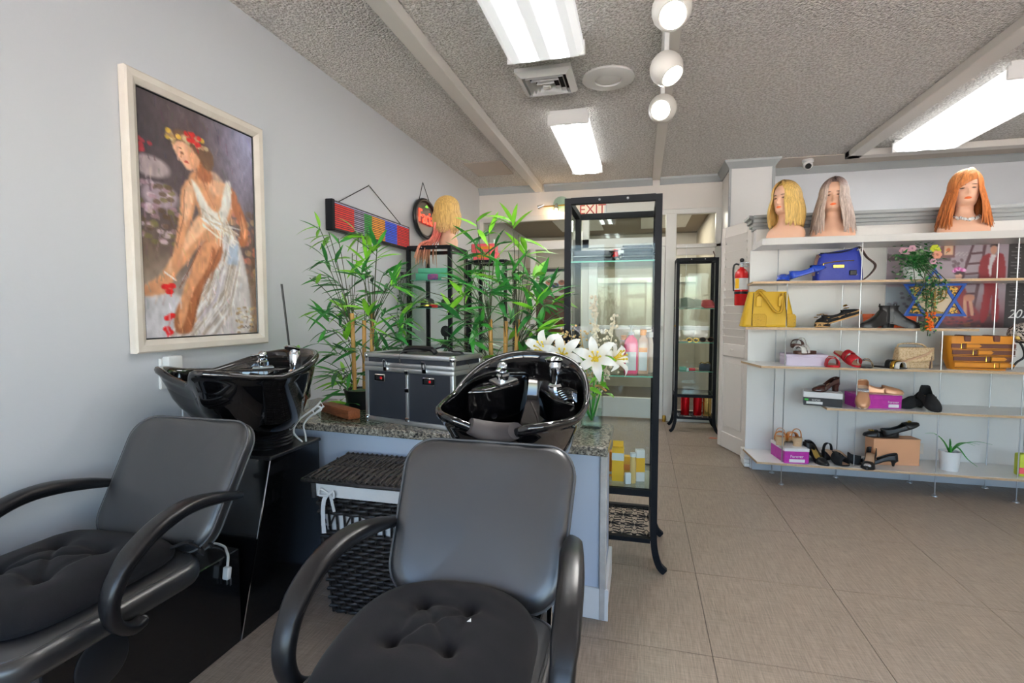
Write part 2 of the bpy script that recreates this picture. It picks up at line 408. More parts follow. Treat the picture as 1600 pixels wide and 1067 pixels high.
# cornice on top of the partition
mb = MB(); prof = [(0, 0), (.012, 0), (.012, .02), (.028, .024), (.028, .045), (.045, .05), (.045, .07), (.065, .08), (.065, .1), (0, .1)]
mb.loft([[(.80 if k == 0 else .86, 4.42 if k == 0 else 4.32 - a, 1.885 + b) if k == 0 else (x, 4.32 - a, 1.885 + b) for a, b in prof] for k, x in ((1, .83), (1, 4.2))])
mb.loft([[(.86 - a, y - (a if y < 4.4 else 0), 1.885 + b) for a, b in prof] for y in (4.32, 4.46)])
mb.box(.86, 4.2, 4.32, 4.42, 1.9, 1.985)
struct('trim_5', mb, M['greytrim'])
mb = MB()
for k in range(4): mb.box(.815 - .004 * (k % 2), .855, 4.31, 4.46, .012 + k * .032, .04 + k * .032, .003, 1)
struct('trim_6', mb, M['white'])
# ceiling battens
struct('trim_7', MB().box(-1.245, -1.15, -2.0, YB - .01, ZC - .075, ZC - .002, .004, 1), mat('batten_paint', (214, 209, 202), .5))
struct('trim_8', MB().box(.1, .185, -2.0, YB - .01, ZC - .022, ZC - .002, .003, 1), bpy.data.materials['batten_paint'])
struct('trim_9', MB().box(1.84, 1.955, -2.0, 5.48, ZC - .06, ZC - .002, .004, 1), bpy.data.materials['batten_paint'])
struct('trim_10', MB().box(1.84, 4.2, 5.38, 5.49, ZC - .06, ZC - .002, .004, 1), bpy.data.materials['batten_paint'])
struct('trim_11', MB().box(1.235, 4.2, 5.5, 5.9, ZC - .01, ZC - .002), M['ceilboard'])
t = thing('ceiling_hatch', 'flush square access panel in the ceiling near the back wall', 'hatch', (-1.56, 5.15, ZC))
obj('hatch_board', MB().box(-.2, .2, -.25, .25, -.008, -.001, .002, 1), M['ceilboard'], t)
# baseboard of left wall
struct('baseboard_left', MB().box(XL, XL + .012, -2.2, 6.0, 0, .1, .003, 1), M['white'])
struct('baseboard_partition', MB().box(.87, 4.2, 4.29, 4.318, 0, .1, .003, 1), mat('pale_grey_base', (190, 192, 194), .5))
# ---------------------------------------------------------------- shopfront
wn = bpy.data.objects.new('window_1', None); C.objects.link(wn); wn['kind'] = 'structure'
fr = MB(); y0, y1 = 5.985, 6.055
fr.box(XL, .84, y0, y1, 2.33, 2.39, .004, 1)
fr.box(XL, .26, y0, y1, 1.985, 2.09, .004, 1)          # transom bar
fr.box(.37, .84, y0, y1, 1.96, 2.0, .004, 1)
fr.box(.255, .37, y0 - .02, y1, 0, 2.34, .004, 1)      # right door post
fr.box(-.68, -.6, y0, y1, 0, 2.34, .004, 1)            # left door post
fr.box(XL, XL + .05, y0, y1, 0, 2.34, .004, 1); fr.box(.78, .84, y0, y1, 0, 2.34, .004, 1)
fr.box(-1.3, -1.24, y0, y1, 0, 2.0, .004, 1)
fr.box(XL, -.68, y0, y1, 1.04, 1.085, .004, 1); fr.box(.37, .78, y0, y1, 1.04, 1.085, .004, 1)
fr.box(XL, -.68, y0, y1, 0, .12, .004, 1); fr.box(.37, .78, y0, y1, 0, .12, .004, 1)
obj('window_frame', fr, M['alu'], wn)
for (a, b, c, d) in ((XL + .05, -.68, 2.09, 2.33), (-.6, .255, 2.09, 2.33), (XL + .05, -1.3, .12, 1.985), (-1.24, -.68, .12, 1.985), (.37, .78, .12, 1.96), (.37, .78, 2.0, 2.33)):
    obj('window_pane', MB().box(a, b, 6.018, 6.022, c, d), M['shop'], wn)
dn = bpy.data.objects.new('door_1', None); C.objects.link(dn); dn['kind'] = 'structure'
d = MB().box(-.6, -.5, y0 - .01, y1 - .01, .02, 1.98, .004, 1).box(.15, .252, y0 - .01, y1 - .01, .02, 1.98, .004, 1)
d.box(-.5, .15, y0 - .01, y1 - .01, .02, .25, .004, 1).box(-.5, .15, y0 - .01, y1 - .01, 1.9, 1.98, .004, 1)
obj('door_frame', d, M['alu'], dn); obj('door_pane', MB().box(-.5, .15, 6.0, 6.004, .25, 1.9), M['shop'], dn)
obj('push_bar', MB().box(-.58, .23, y0 - .045, y0 - .015, 1.045, 1.09, .008, 2).box(-.56, -.53, y0 - .02, y0 - .005, 1.05, 1.085).box(.18, .21, y0 - .02, y0 - .005, 1.05, 1.085), M['alu'], dn)
obj('door_closer', MB().box(-.02, .2, y0 - .06, y0 - .012, 1.915, 1.965, .006, 2).tube([(.0, y0 - .035, 1.94), (-.12, y0 - .06, 1.985), (.05, y0 - .03, 2.02)], .006), M['steel'], dn)
obj('pivot', MB().lathe([(.02, 0), (.02, .06), (.014, .07)], 14, (.27, y0 - .04, .0)), M['brass'], dn)
bl = thing('roller_blind', 'pale rolled up blind across the narrow window at the right of the shopfront', 'blind', (.575, 5.955, 1.9))
obj('blind_fabric', MB().box(-.2, .2, -.008, .008, -.03, .05, .004, 1), M['warmwall'], bl)
obj('headrail', MB().box(-.21, .21, -.02, .02, .05, .085, .006, 2), M['alu'], bl)
obj('bead_chain', MB().tube([(-.1, -.02, .08), (-.1, -.022, -.45)], .003, 6), M['plastic'], bl)
# corridor beyond the shopfront
cw = mat('corridor_plaster', (178, 170, 156), .7, var=(166, 158, 144), vscale=3)
struct('wall_far', MB().box(XL, 4.2, 8.6, 8.7, 0, 2.9), cw)
struct('ceiling_far', MB().box(XL, 4.2, 6.12, 8.6, 2.52, 2.62), mat('corridor_ceiling', (150, 136, 118), .8))
struct('wall_corridor', MB().box(.84, .96, 6.12, 8.6, 0, 2.52), cw)
struct('trim_12', MB().box(XL, .84, 8.56, 8.6, 1.72, 1.8).box(XL, .84, 8.585, 8.6, 2.0, 2.5), M['warmwall'])
pc = MB().lathe([(.13, 0), (.13, .06), (.11, .08), (.105, 2.2), (.14, 2.24), (.14, 2.5)], 20, (-.95, 8.1, 0)); struct('wall_column', pc, M['white'], smooth=30)
dk = bpy.data.objects.new('door_2', None); C.objects.link(dk); dk['kind'] = 'structure'
obj('door_leaf', MB().box(-1.75, -1.0, 8.55, 8.59, 0, 1.62, .006, 1), mat('dark_brown_door', (74, 48, 36), .5), dk)
obj('door_panel', MB().box(-1.68, -1.07, 8.54, 8.552, .85, 1.5, .006, 1), mat('brown_panel', (98, 62, 44), .5), dk)
for x in (-.9, .3):
    a = bpy.data.lights.new('corridor_lamp', 'AREA'); a.shape = 'RECTANGLE'; a.size = .6; a.size_y = 1.2; a.energy = CORRIDOR_W * (.45 if x < 0 else 1); a.color = (1, .9, .78)
    o = bpy.data.objects.new('corridor_lamp', a); C.objects.link(o); o.location = (x, 7.4, 2.495)
    ft = thing('corridor_light', 'flat ceiling light in the corridor behind the glass, ' + ('nearer the left wall' if x < 0 else 'nearer the door post'), 'light', (x, 7.4, 2.515))
    obj('lamp_housing', MB().box(-.32, .32, -.62, .62, -.012, 0), M['white'], ft)
# ---------------------------------------------------------------- bifold door leaf
A = Vector((.707, 5.0, 0)); B = Vector((.872, 4.55, 0)); dv = (B - A).normalized(); nv = Vector((dv.y, -dv.x, 0)); Lw = (B - A).length
T = Matrix(((dv.x, -nv.x, 0, A.x), (dv.y, -nv.y, 0, A.y), (0, 0, 1, .012), (0, 0, 0, 1)))   # local x along the leaf, -y is the face seen
bd = bpy.data.objects.new('door_3', None); C.objects.link(bd); bd['kind'] = 'structure'; bd.matrix_world = T
wm = mat('bifold_paint', (226, 219, 212), .45)
f = MB().box(0, .065, -.0, .03, 0, 1.99, .004, 1).box(Lw - .065, Lw, 0, .03, 0, 1.99, .004, 1)
f.box(.065, Lw - .065, 0, .03, 1.9, 1.99, .003, 1).box(.065, Lw - .065, 0, .03, .84, .95, .003, 1).box(.065, Lw - .065, 0, .03, 0, .14, .003, 1)
obj('door_frame', f, wm, bd)
obj('door_panel', MB().prism([(.065, .14), (Lw - .065, .14), (Lw - .065, .84), (.065, .84)], .012, .024).prism([(.1, .2), (Lw - .1, .2), (Lw - .1, .78), (.1, .78)], .002, .014, bev=.01, seg=1), wm, bd)
ns = 14
sl = None
for k in range(ns):
    z = .95 + (1.9 - .95) * k / ns
    if sl is None:
        sl = obj('slat', MB().box(.06, Lw - .06, -.003, .004, 0, .073, .002, 1, T=Matrix.Translation((0, .012, .0)) @ Matrix.Rotation(math.radians(20), 4, 'X')), wm, bd); o = sl
    else:
        o = sl.copy(); C.objects.link(o); o.parent = bd
    o.location = (0, .006, z)
obj('knob', MB().lathe([(.006, 0), (.006, .012), (.014, .02), (.013, .028), (.004, .032)], 14, T=Matrix.Translation((Lw / 2, 0, .9)) @ Matrix.Rotation(PI / 2, 4, 'X')), wm, bd)
# ---------------------------------------------------------------- ceiling fixtures
def fluor(x, y, ln, wd, label, dm='diff'):
    t = thing('fluorescent_fixture', label, 'ceiling light', (x, y, ZC), 0, 'wraparound ceiling fixtures')
    hw, hl = wd / 2, ln / 2
    obj('housing', MB().box(-hw * .62, hw * .62, -hl, hl, -.05, -.002, .006, 1).box(-hw - .008, hw + .008, -hl - .012, -hl + .004, -.112, -.03, .004, 1).box(-hw + .006, hw - .006, -hl - .011, -hl + .003, -.04, -.004, .004, 1).box(-hw - .008, hw + .008, hl - .004, hl + .012, -.112, -.03, .004, 1).box(-hw + .006, hw - .006, hl - .003, hl + .011, -.04, -.004, .004, 1), M['white'], t)
    pr = [(-hw, -.045), (-hw, -.085), (-hw + .03, -.112), (hw - .03, -.112), (hw, -.085), (hw, -.045)]
    obj('diffuser', MB().prism(pr, -hl, hl, 'y'), M[dm], t)
fluor(-.53, 2.17, 1.3, .42, 'wide lit fluorescent fixture nearest the viewer, above the shampoo bowls')
fluor(-.545, 4.5, 1.38, .29, 'narrow lit fluorescent fixture behind the square air vent', 'diff2')
fluor(2.34, 4.45, 1.42, .48, 'lit fluorescent fixture by the battens over the shoe shelves', 'diff3')
fluor(2.3, 1.2, 1.3, .42, 'lit fluorescent fixture out of frame over the open floor at right')
vt = thing('air_vent', 'square white ceiling air diffuser with nested louvre frames', 'vent', (-.605, 3.285, ZC))
obj('vent_rim', MB().loft([[(s * a, s * b, z) for a, b in ((-1, -1), (1, -1), (1, 1), (-1, 1))] for s, z in ((.175, -.001), (.175, -.022), (.138, -.05), (.134, -.02))], cap=False), M['white'], vt, smooth=0)
obj('backing', MB().box(-.14, .14, -.14, .14, -.012, -.006), M['gapshade'], vt)  # dark sheet painted in for the shade between the louvres
for k, s in enumerate((.122, .09, .058)):
    obj('louvre', MB().loft([[(q * a, q * b, z) for a, b in ((-1, -1), (1, -1), (1, 1), (-1, 1))] for q, z in ((s, -.05 - .004 * k), (s - .016, -.02), (s - .018, -.02), (s - .003, -.053 - .004 * k))], cap=False), M['white'], vt, smooth=0)
obj('centre_plate', MB().box(-.024, .024, -.024, .024, -.064, -.05, .004, 1), M['white'], vt)
sp = thing('ceiling_speaker', 'round white speaker disc in the ceiling beside the air vent', 'speaker', (-.225, 3.37, ZC))
obj('rim', MB().lathe([(.165, -.001), (.165, -.012), (.15, -.02), (.085, -.022), (.08, -.01), (.08, -.001)], 40), M['offwhite'], sp)
obj('grille', MB().lathe([(.08, -.012), (.06, -.02), (.03, -.024), (.001, -.025)], 32), M['offwhite'], sp)
M['globe'] = mat('cream_globe', (206, 202, 194), .4)
tr = thing('light_track', 'white ceiling track carrying three round spotlights', 'light track', (.105, 2.5, ZC - .022))
obj('rail', MB().box(-.018, .018, -.75, .85, -.03, -.001, .004, 1), M['white'], tr)
for k, (y, z, aim, lab) in enumerate(((2.27, 2.5, (.05, -.62, -.75), 'globe track spotlight nearest the viewer, cut by the top edge'), (2.71, 2.46, (.45, -.35, -.8), 'middle globe track spotlight turned to the right'), (3.2, 2.45, (-.2, -.85, -.45), 'globe track spotlight farthest along the track'))):
    t = thing('track_spotlight', lab, 'spotlight', (.105, y, z), 0, 'globe spotlights on the track')
    R = Vector(aim).to_track_quat('Z', 'Y').to_matrix().to_4x4(); r = .082
    prof = [(r * math.sin(a), -r * math.cos(a)) for a in [0.02 + i * .2 for i in range(12)]]; prof += [(.06, .06), (.053, .062), (.053, .05)]
    obj('globe', MB().lathe(prof, 28, T=R, cap=False), M['globe'], t)
    obj('lamp_face', MB().lathe([(.052, .054), (.045, .06), (.02, .063), (.001, .064)], 24, T=R, cap=False), M['bulb'], t)
    obj('stem', MB().box(-.012, .012, -.006, .006, .07, ZC - z - .05, .003, 1).lathe([(.02, ZC - z - .085), (.02, ZC - z - .052)], 12), M['white'], t)
    obj('pull_knob', MB().ball((.0, .085, -.01), .012, 10, 6).tube([(0, .085, 0), (0, .07, .04)], .003, 6), M['brass'], t)
    ld = bpy.data.lights.new('spot_beam', 'SPOT'); ld.energy = SPOT_W; ld.spot_size = 1.5; ld.spot_blend = .8; ld.shadow_soft_size = .05; ld.color = (1, .98, .95)
    lo = bpy.data.objects.new('spot_beam', ld); C.objects.link(lo); lo.parent = t
    lo.matrix_local = Matrix.Translation(Vector(aim).normalized() * .075) @ Vector(aim).to_track_quat('-Z', 'Y').to_matrix().to_4x4()
cd = thing('dome_camera', 'small white dome security camera on the ceiling above the wigs', 'camera', (1.56, 5.6, ZC - .01))
obj('mount', MB().lathe([(.05, 0), (.05, -.025), (.04, -.03)], 24), M['white'], cd)
obj('eyeball', MB().ball((0, 0, -.05), .045, 18, 12), M['white'], cd)
obj('lens', MB().lathe([(.028, .036), (.024, .046), (.001, .047)], 18, T=Matrix.Translation((0, 0, -.05)) @ Vector((-.1, -.8, -.5)).to_track_quat('Z', 'Y').to_matrix().to_4x4()), M['gloss'], cd)
# ------------------------------------------------------------------ shampoo stations
def rim_pt(th, k=1.0, dz=0.0):
    c, s = math.cos(th), math.sin(th)
    p = .85 if s >= 0 else .62
    x = .235 * math.copysign(abs(c) ** p, c); y = (.285 if s >= 0 else .285) * math.copysign(abs(s) ** (.9 if s >= 0 else .75), s)
    z = 0
    if y > 0: z += .06 * (y / .285) ** 1.3
    z -= .02 * (1 - min(1, abs(y) / .2)) if abs(y) < .2 else 0
    if y < -.12: z += .02 * min(1, (-y - .12) / .14)
    if y < -.1 and abs(x) < .125:
        q = (1 - (x / .125) ** 2) ** 2; y += .05 * q; z -= .055 * q
    return Vector((x * k, y * k, z + dz))
def bowl_mesh():
    mb = MB(); n = 72; TH = [2 * PI * i / n for i in range(n)]
    out = []
    # outside: base -> belly -> under lip
    def ringo(f, zb, cy=.07):          # f 0 base circle .. 1 rim
        r = []
        for th in TH:
            q = rim_pt(th); b = Vector((.095 * math.cos(th), cy + .095 * math.sin(th), -.27))
            e = f ** .62; g = f ** 1.35
            r.append((b.x + (q.x - b.x) * e, b.y + (q.y - b.y) * e, b.z + (q.z - .012 - b.z) * g))
        return r
    rings = [ringo(f, 0) for f in (0, .04, .1, .18, .28, .4, .53, .66, .78, .88, .95, 1.0)]
    def lip(k, dz): return [rim_pt(th, k, dz)[:] for th in TH]
    rings += [lip(1.035, -.004), lip(1.045, .008), lip(1.03, .018), lip(1.0, .02), lip(.965, .013), lip(.945, -.004)]
    def ringi(f):
        r = []
        for th in TH:
            q = rim_pt(th, .94, -.01); b = Vector((.1 * math.cos(th), .0 + .11 * math.sin(th), -.2))
            e = 1 - (1 - f) ** 2.2 if f < 1 else 1
            g = f
            r.append((q.x + (b.x - q.x) * (f ** 1.9), q.y + (b.y - q.y) * (f ** 1.9), q.z + (b.z - q.z) * (1 - (1 - f) ** 1.5)))
        return r
    rings += [ringi(f) for f in (.08, .2, .34, .5, .66, .8, .92, 1.0)]
    rings.append([(.03 * math.cos(t), .03 * math.sin(t), -.207) for t in TH])
    mb.loft(rings); return mb
def station(x, y, brz, brx, bry, label, bdy, pad, by=-.11, bz=1.0):
    t = thing('shampoo_station', label, 'shampoo basin', (x, y, 0), 0, 'shampoo basins on black pedestals')
    pe = MB()
    v = [(-.143, -.33, 0), (.143, -.33, 0), (.143, .17, 0), (-.143, .17, 0), (-.143, -.15, .645), (.143, -.15, .645), (.143, .17, .645), (-.143, .17, .645)]
    pe.add(v, [(3, 2, 1, 0), (4, 5, 6, 7), (0, 1, 5, 4), (1, 2, 6, 5), (2, 3, 7, 6), (3, 0, 4, 7)])
    obj('pedestal', pe, M['lam'], t, smooth=0)
    obj('pedestal_top', MB().box(-.15, .15, -.158, .178, .645, .66, .003, 1), M['black'], t)
    obj('corner_strip', MB().tube([(.143, -.331, .003), (.143, -.152, .643)], .0035, 6), M['chrome'], t)
    obj('low_box', MB().box(-.143, .143, -.98, -.325, 0, .36, .004, 1), M['lam'], t)
    obj('access_cover', MB().lathe([(.001, .006), (.068, .006), (.075, .002), (.075, -.001)], 32, T=Matrix.Translation((.143, -.83, .27)) @ Matrix.Rotation(PI / 2, 4, 'Y')), M['brub'], t)
    bl = MB()
    for k in range(5): bl.lathe([(.09, -.0075), (.105, -.0065), (.112, 0), (.105, .0065), (.09, .0075)], 32, (0, .0, .672 + k * .0145), cap=False)
    bl.lathe([(.092, .66), (.092, .745)], 24)
    obj('bellows', bl, M['brub'], t)
    T = Matrix.Translation((0, by, bz)) @ Matrix.Rotation(brz, 4, 'Z') @ Matrix.Rotation(brx, 4, 'X') @ Matrix.Rotation(bry, 4, 'Y')
    b = obj('bowl', bowl_mesh(), M['gloss'], t, smooth=60); b.matrix_local = T
    lg = MB()
    for sx in (-1, 1):
        P = [(sx * .03, .235), (sx * .12, .225), (sx * .185, .12), (sx * .195, .03), (sx * .12, .06), (sx * .04, .15)]
        lg.prism(P, -.14, -.005 if sx < 0 else -.02, 'z', bev=.012, seg=3)
    obj('ledge', lg, M['gloss'], b, smooth=50)
    pl = MB().prism([(-.15, .135), (-.09, .09), (-.045, .165), (-.105, .2)], -.006, .004, 'z', bev=.003, seg=1)
    obj('tap_plate', pl, M['steel'], b)
    kb = MB().lathe([(.026, 0), (.026, .022), (.02, .028), (.02, .034)], 20, (-.098, .145, .002)).ball((-.098, .145, .052), .021, 16, 10)
    kb.box(-.107, -.089, .09, .15, .05, .06, .004, 2)
    obj('mixer_tap', kb, M['chrome'], b)
    sp = MB().lathe([(.03, -.02), (.03, -.008), (.022, 0), (.024, .06), (.021, .075), (.018, .08)], 20, (.1, .165, 0)).lathe([(.008, 0), (.03, .006), (.034, .014), (.026, .022), (.006, .026)], 20, T=Matrix.Translation((.096, .15, .078)) @ Matrix.Rotation(math.radians(-14), 4, 'X'))
    obj('spray_head', sp, M['chrome'], b)
    rg = MB()
    for k in range(6): rg.tube(smoothpath([(.115 + .008 * k, .125 - .018 * k, -.016), (.15 + .007 * k, .132 - .018 * k, -.006), (.185 + .003 * k, .13 - .018 * k, -.016)], 4), .0055, 6)
    obj('soap_ridges', rg, M['gloss'], b)
    obj('drain', MB().lathe([(.001, .001), (.026, .001), (.03, -.003)], 20, (0, 0, -.204)), M['steel'], b)
    if pad:
        sec = [(.031 * math.cos(a), .027 * math.sin(a)) for a in [2 * PI * i / 14 for i in range(14)]]
        path = []
        for i in range(15):
            xx = -.072 + .144 * i / 14; q = (1 - (xx / .125) ** 2) ** 2
            path.append((xx, -.283 + .05 * q, .032 - .055 * q))
        pm = MB().sweep(path, sec, (0, 0, 1), [.9 + .35 * math.sin(PI * i / 14) for i in range(15)])
        obj('neck_rest', pm, M['rubber'], b, smooth=60)
    return t
st2 = station(-1.597, 1.87, math.radians(-15), 0, 0, 'black shampoo basin on pedestal against the white left wall under the painting', 0, False)
st1 = station(-.41, 1.81, math.radians(-3), math.radians(13), math.radians(2), 'black shampoo basin with grey rubber neck rest in front of the metal case', 0, True, -.13, .955)

# ------------------------------------------------------------------ chairs
def chair(x, y, label, cush):
    t = thing('salon_chair', label, 'chair', (x, y, 0), 0, 'black shampoo chairs')
    def slab(poly_w, poly_h, r, th, bulge):
        pass
    # seat
    s = MB().prism(rrect(.5, .56, .09, 7, 0, -.26), .425, .495, 'z', bev=.026, seg=4)
    obj('seat', s, M['leather'], t, smooth=60)
    obj('seat_welt', MB().tube([(px, py, .492) for px, py in rrect(.462, .522, .075, 7, 0, -.26)], .004, 6, closed=True), M['leather'], t)
    obj('seat_bracket', MB().box(-.14, .1, -.5, -.06, .36, .426, .004, 1), M['black'], t)
    # backrest: rounded slab, slightly dished
    Rb = Matrix.Translation((0, .135, .667)) @ Matrix.Rotation(math.radians(-29), 4, 'X')
    def ring(k, d):
        out = []
        for px, pz in rrect(.492, .435, .09, 9):
            wz = 1 + .045 * (pz / .21)          # a little wider towards the top
            out.append((px * k * wz, d + .045 * (px * k / .235) ** 2 * -1 * .5, pz * k))
        return out
    b = MB().loft([ring(.02, -.03), ring(.15, -.03), ring(.3, -.03), ring(.45, -.03), ring(.6, -.03), ring(.72, -.0305), ring(.83, -.0305), ring(.92, -.028), ring(.975, -.018), ring(1.0, 0), ring(.985, .02), ring(.94, .032), ring(.7, .036), ring(.4, .036), ring(.05, .036)])
    bo = obj('backrest', b, M['leather'], t, smooth=60); bo.matrix_local = Rb
    w1 = MB().tube([(p[0], p[1], p[2]) for p in ring(.993, -.012)], .0035, 6, closed=True).tube([(p[0], p[1], p[2]) for p in ring(.985, .022)], .0035, 6, closed=True)
    obj('welt', w1, M['stitch'], bo)
    obj('back_plate', MB().prism(rrect(.3, .22, .04, 5), .036, .05, 'y', bev=.004), M['pad'], bo)
    # arms: a flat section loop bending down at the front and hooking under the seat
    for sx in (-1, 1):
        pts = [(sx * .243, .14, .638), (sx * .262, .06, .662), (sx * .274, -.06, .685), (sx * .285, -.15, .682), (sx * .29, -.23, .655), (sx * .291, -.295, .605), (sx * .288, -.325, .54), (sx * .282, -.312, .475), (sx * .272, -.265, .435), (sx * .262, -.225, .43)]
        pts = smoothpath(pts, 5); n = len(pts)
        sec = [(.025 * math.copysign(abs(math.cos(a)) ** .7, math.cos(a)), .019 * math.copysign(abs(math.sin(a)) ** .7, math.sin(a))) for a in [2 * PI * i / 16 for i in range(16)]]
        sc = [.62 + .38 * min(1, i / (n * .22)) if i < n * .6 else 1 - .32 * ((i - n * .6) / (n * .4)) for i in range(n)]
        a = obj('armrest', MB().sweep(pts, sec, (0, 0, 1), sc), M['pad'], t, smooth=60)
        k0, k1 = int(n * .08), int(n * .6)
        sec2 = [(.0285 * math.copysign(abs(math.cos(q)) ** .7, math.cos(q)), .006 + .0165 * math.copysign(abs(math.sin(q)) ** .7, math.sin(q))) for q in [2 * PI * i / 16 for i in range(16)]]
        obj('arm_pad', MB().sweep(pts[k0:k1], sec2, (0, 0, 1), [sc[i] * min(1, .82 + .06 * min(i - k0, k1 - 1 - i)) for i in range(k0, k1)]), M['pad'], a, smooth=60)
        obj('cap_screw', MB().ball((sx * .262, -.222, .43), .012, 10, 6).ball((sx * .236, .14, .638), .012, 10, 6), M['steel'], a)
    return t
chair(-1.535, 1.24, 'black vinyl salon chair beside the left wall under the painting', 0)
chair(-.42, 1.185, 'black vinyl salon chair in front of the wicker hamper', 0)
def cushion(x, y, rz, sx, sy, rnd, tufts, label, tie, z=.497):
    t = thing('seat_cushion', label, 'cushion', (x, y, z), rz, 'black tufted seat cushions')
    def out(th):
        c, s = math.cos(th), math.sin(th); p = .55 if s < 0 else rnd
        return sx * math.copysign(abs(c) ** p, c), sy * math.copysign(abs(s) ** p, s)
    def H(px, py, r):
        h = .072 * (1 - r ** 4) ** .6
        for (a, b) in tufts:
            d = math.hypot(px - a, py - b); h -= .02 * math.exp(-(d / .017) ** 2) + .016 * math.exp(-(d / .055) ** 2)
        for i, (a, b) in enumerate(tufts):
            for (c, d) in tufts[i + 1:]:
                L = math.hypot(c - a, d - b)
                if L > .26: continue
                q = ((px - a) * (c - a) + (py - b) * (d - b)) / L / L
                if 0 <= q <= 1:
                    e = abs((px - a) * (d - b) - (py - b) * (c - a)) / L; h -= .007 * math.exp(-(e / .01) ** 2)
        h += .003 * math.sin(px * 60 + 2 * py * 30) * math.sin(py * 45) * (1 - r)
        return max(h, .004)
    nr, na = 34, 96; top = []
    for i in range(nr + 1):
        r = 1 - (1 - i / nr) ** 1.4 if i else .001
        rg = []
        for j in range(na):
            a, b = out(2 * PI * j / na); rg.append((a * r, b * r, H(a * r, b * r, r) + .01))
        top.append(rg)
    bot = [[(p[0] * k, p[1] * k, .002) for p in top[-1]] for k in (.985, .5, .01)]
    o = obj('cover', MB().loft(top + bot, True), M['cloth'], t, smooth=70)
    for a, b in tufts: obj('tuft_button', MB().ball((a, b, H(a, b, 0) + .01), .006, 8, 6, (1, 1, .5)), M['cloth'], t)
    if tie: 
        m = MB()
        for q in range(2): m.sweep(smoothpath([(sx - .03, sy - .05, .03), (sx + .0, sy - .02 + .02 * q, .035), (sx + .03, sy + .02 * q, .012 + .02 * q), (sx + .05, sy - .02 + .05 * q, .004)], 4), [(.009, .0015), (-.009, .0015), (-.009, -.0015), (.009, -.0015)])
        obj('tie', m, M['cloth'], t)
    return t
T9 = [(a * .115, b * .115) for a in (-1, 0, 1) for b in (-1, 0, 1)]
cushion(-1.57, 1.0, math.radians(2), .222, .245, .42, [(a + .0, b) for a, b in ((-.08, .08), (.08, .08), (-.08, -.08), (.08, -.08))], 'black tufted cushion on the salon chair by the left wall', True)
cushion(-.43, .995, math.radians(4), .225, .235, .8, [(-.055, .08), (.065, .075), (-.075, -.065), (.055, -.07)], 'black tufted cushion on the salon chair by the hamper', False)
tg = obj('paper_scrap', MB().prism([(-.004, -.006), (.005, -.004), (.001, .008)], 0, .001, 'z'), M['paper']); tag(tg, 'tiny white paper scrap lying on the cushion of the middle chair', 'scrap'); tg.location = (-.355, 1.015, .573)
# power cord with plug on the low box
pc = thing('power_cord', 'white flat power cord with plug draped over the black low box', 'cord', (-1.45, 1.45, .36))
obj('wire', MB().tube(smoothpath([(-.2, .06, .008), (-.12, .09, .007), (-.06, .08, .006), (-.02, .05, .007), (.006, .03, .0), (.012, .02, -.03)], 5), .0045, 8), M['plastic'], pc)
obj('plug', MB().box(-.013, .013, -.009, .009, -.075, -.03, .005, 2, T=Matrix.Translation((.016, .02, 0)) @ Matrix.Rotation(math.radians(-8), 4, 'X')), M['plastic'], pc)
obj('prongs', MB().box(-.009, -.006, -.003, .003, -.1, -.074).box(.006, .009, -.003, .003, -.1, -.074, T=None), M['steel'], pc).location = (.016, .02, 0)
wl = thing('cable_loop', 'white looped cable with a clip beside the left shampoo basin', 'cable', (-1.475, 1.95, .66))
obj('wire', MB().tube(smoothpath([(0, .0, .002), (-.02, -.03, .05), (-.005, -.02, .1), (.04, .0, .14), (.075, .01, .165), (.09, .015, .15), (.04, .01, .12), (.01, .0, .08), (.01, .01, .03), (.012, .01, .002)], 6), .004, 8), M['plastic'], wl)
obj('clip', MB().tube([(.05, .01, .145), (.085, .02, .185), (.1, .02, .165), (.06, .01, .13)], .005, 6, closed=True), M['plastic'], wl)
# ------------------------------------------------------------------ wall outlet
ou = thing('wall_outlet', 'white wall outlet box with cord just under the painting', 'outlet', (XL, 1.7, .99))
obj('cover_plate', MB().box(0, .012, -.04, .04, -.065, .065, .004, 1), M['plastic'], ou)
obj('adapter_box', MB().box(.012, .05, -.032, .036, .0, .075, .008, 2), M['plastic'], ou)
obj('socket', MB().box(.011, .016, -.018, .018, -.05, -.012, .004, 1), M['offwhite'], ou)
obj('wire', MB().tube(smoothpath([(.03, .01, .005), (.035, .015, -.04), (.03, .04, -.12), (.012, .06, -.3), (.012, .06, -.9)], 4), .004, 6), M['plastic'], ou)
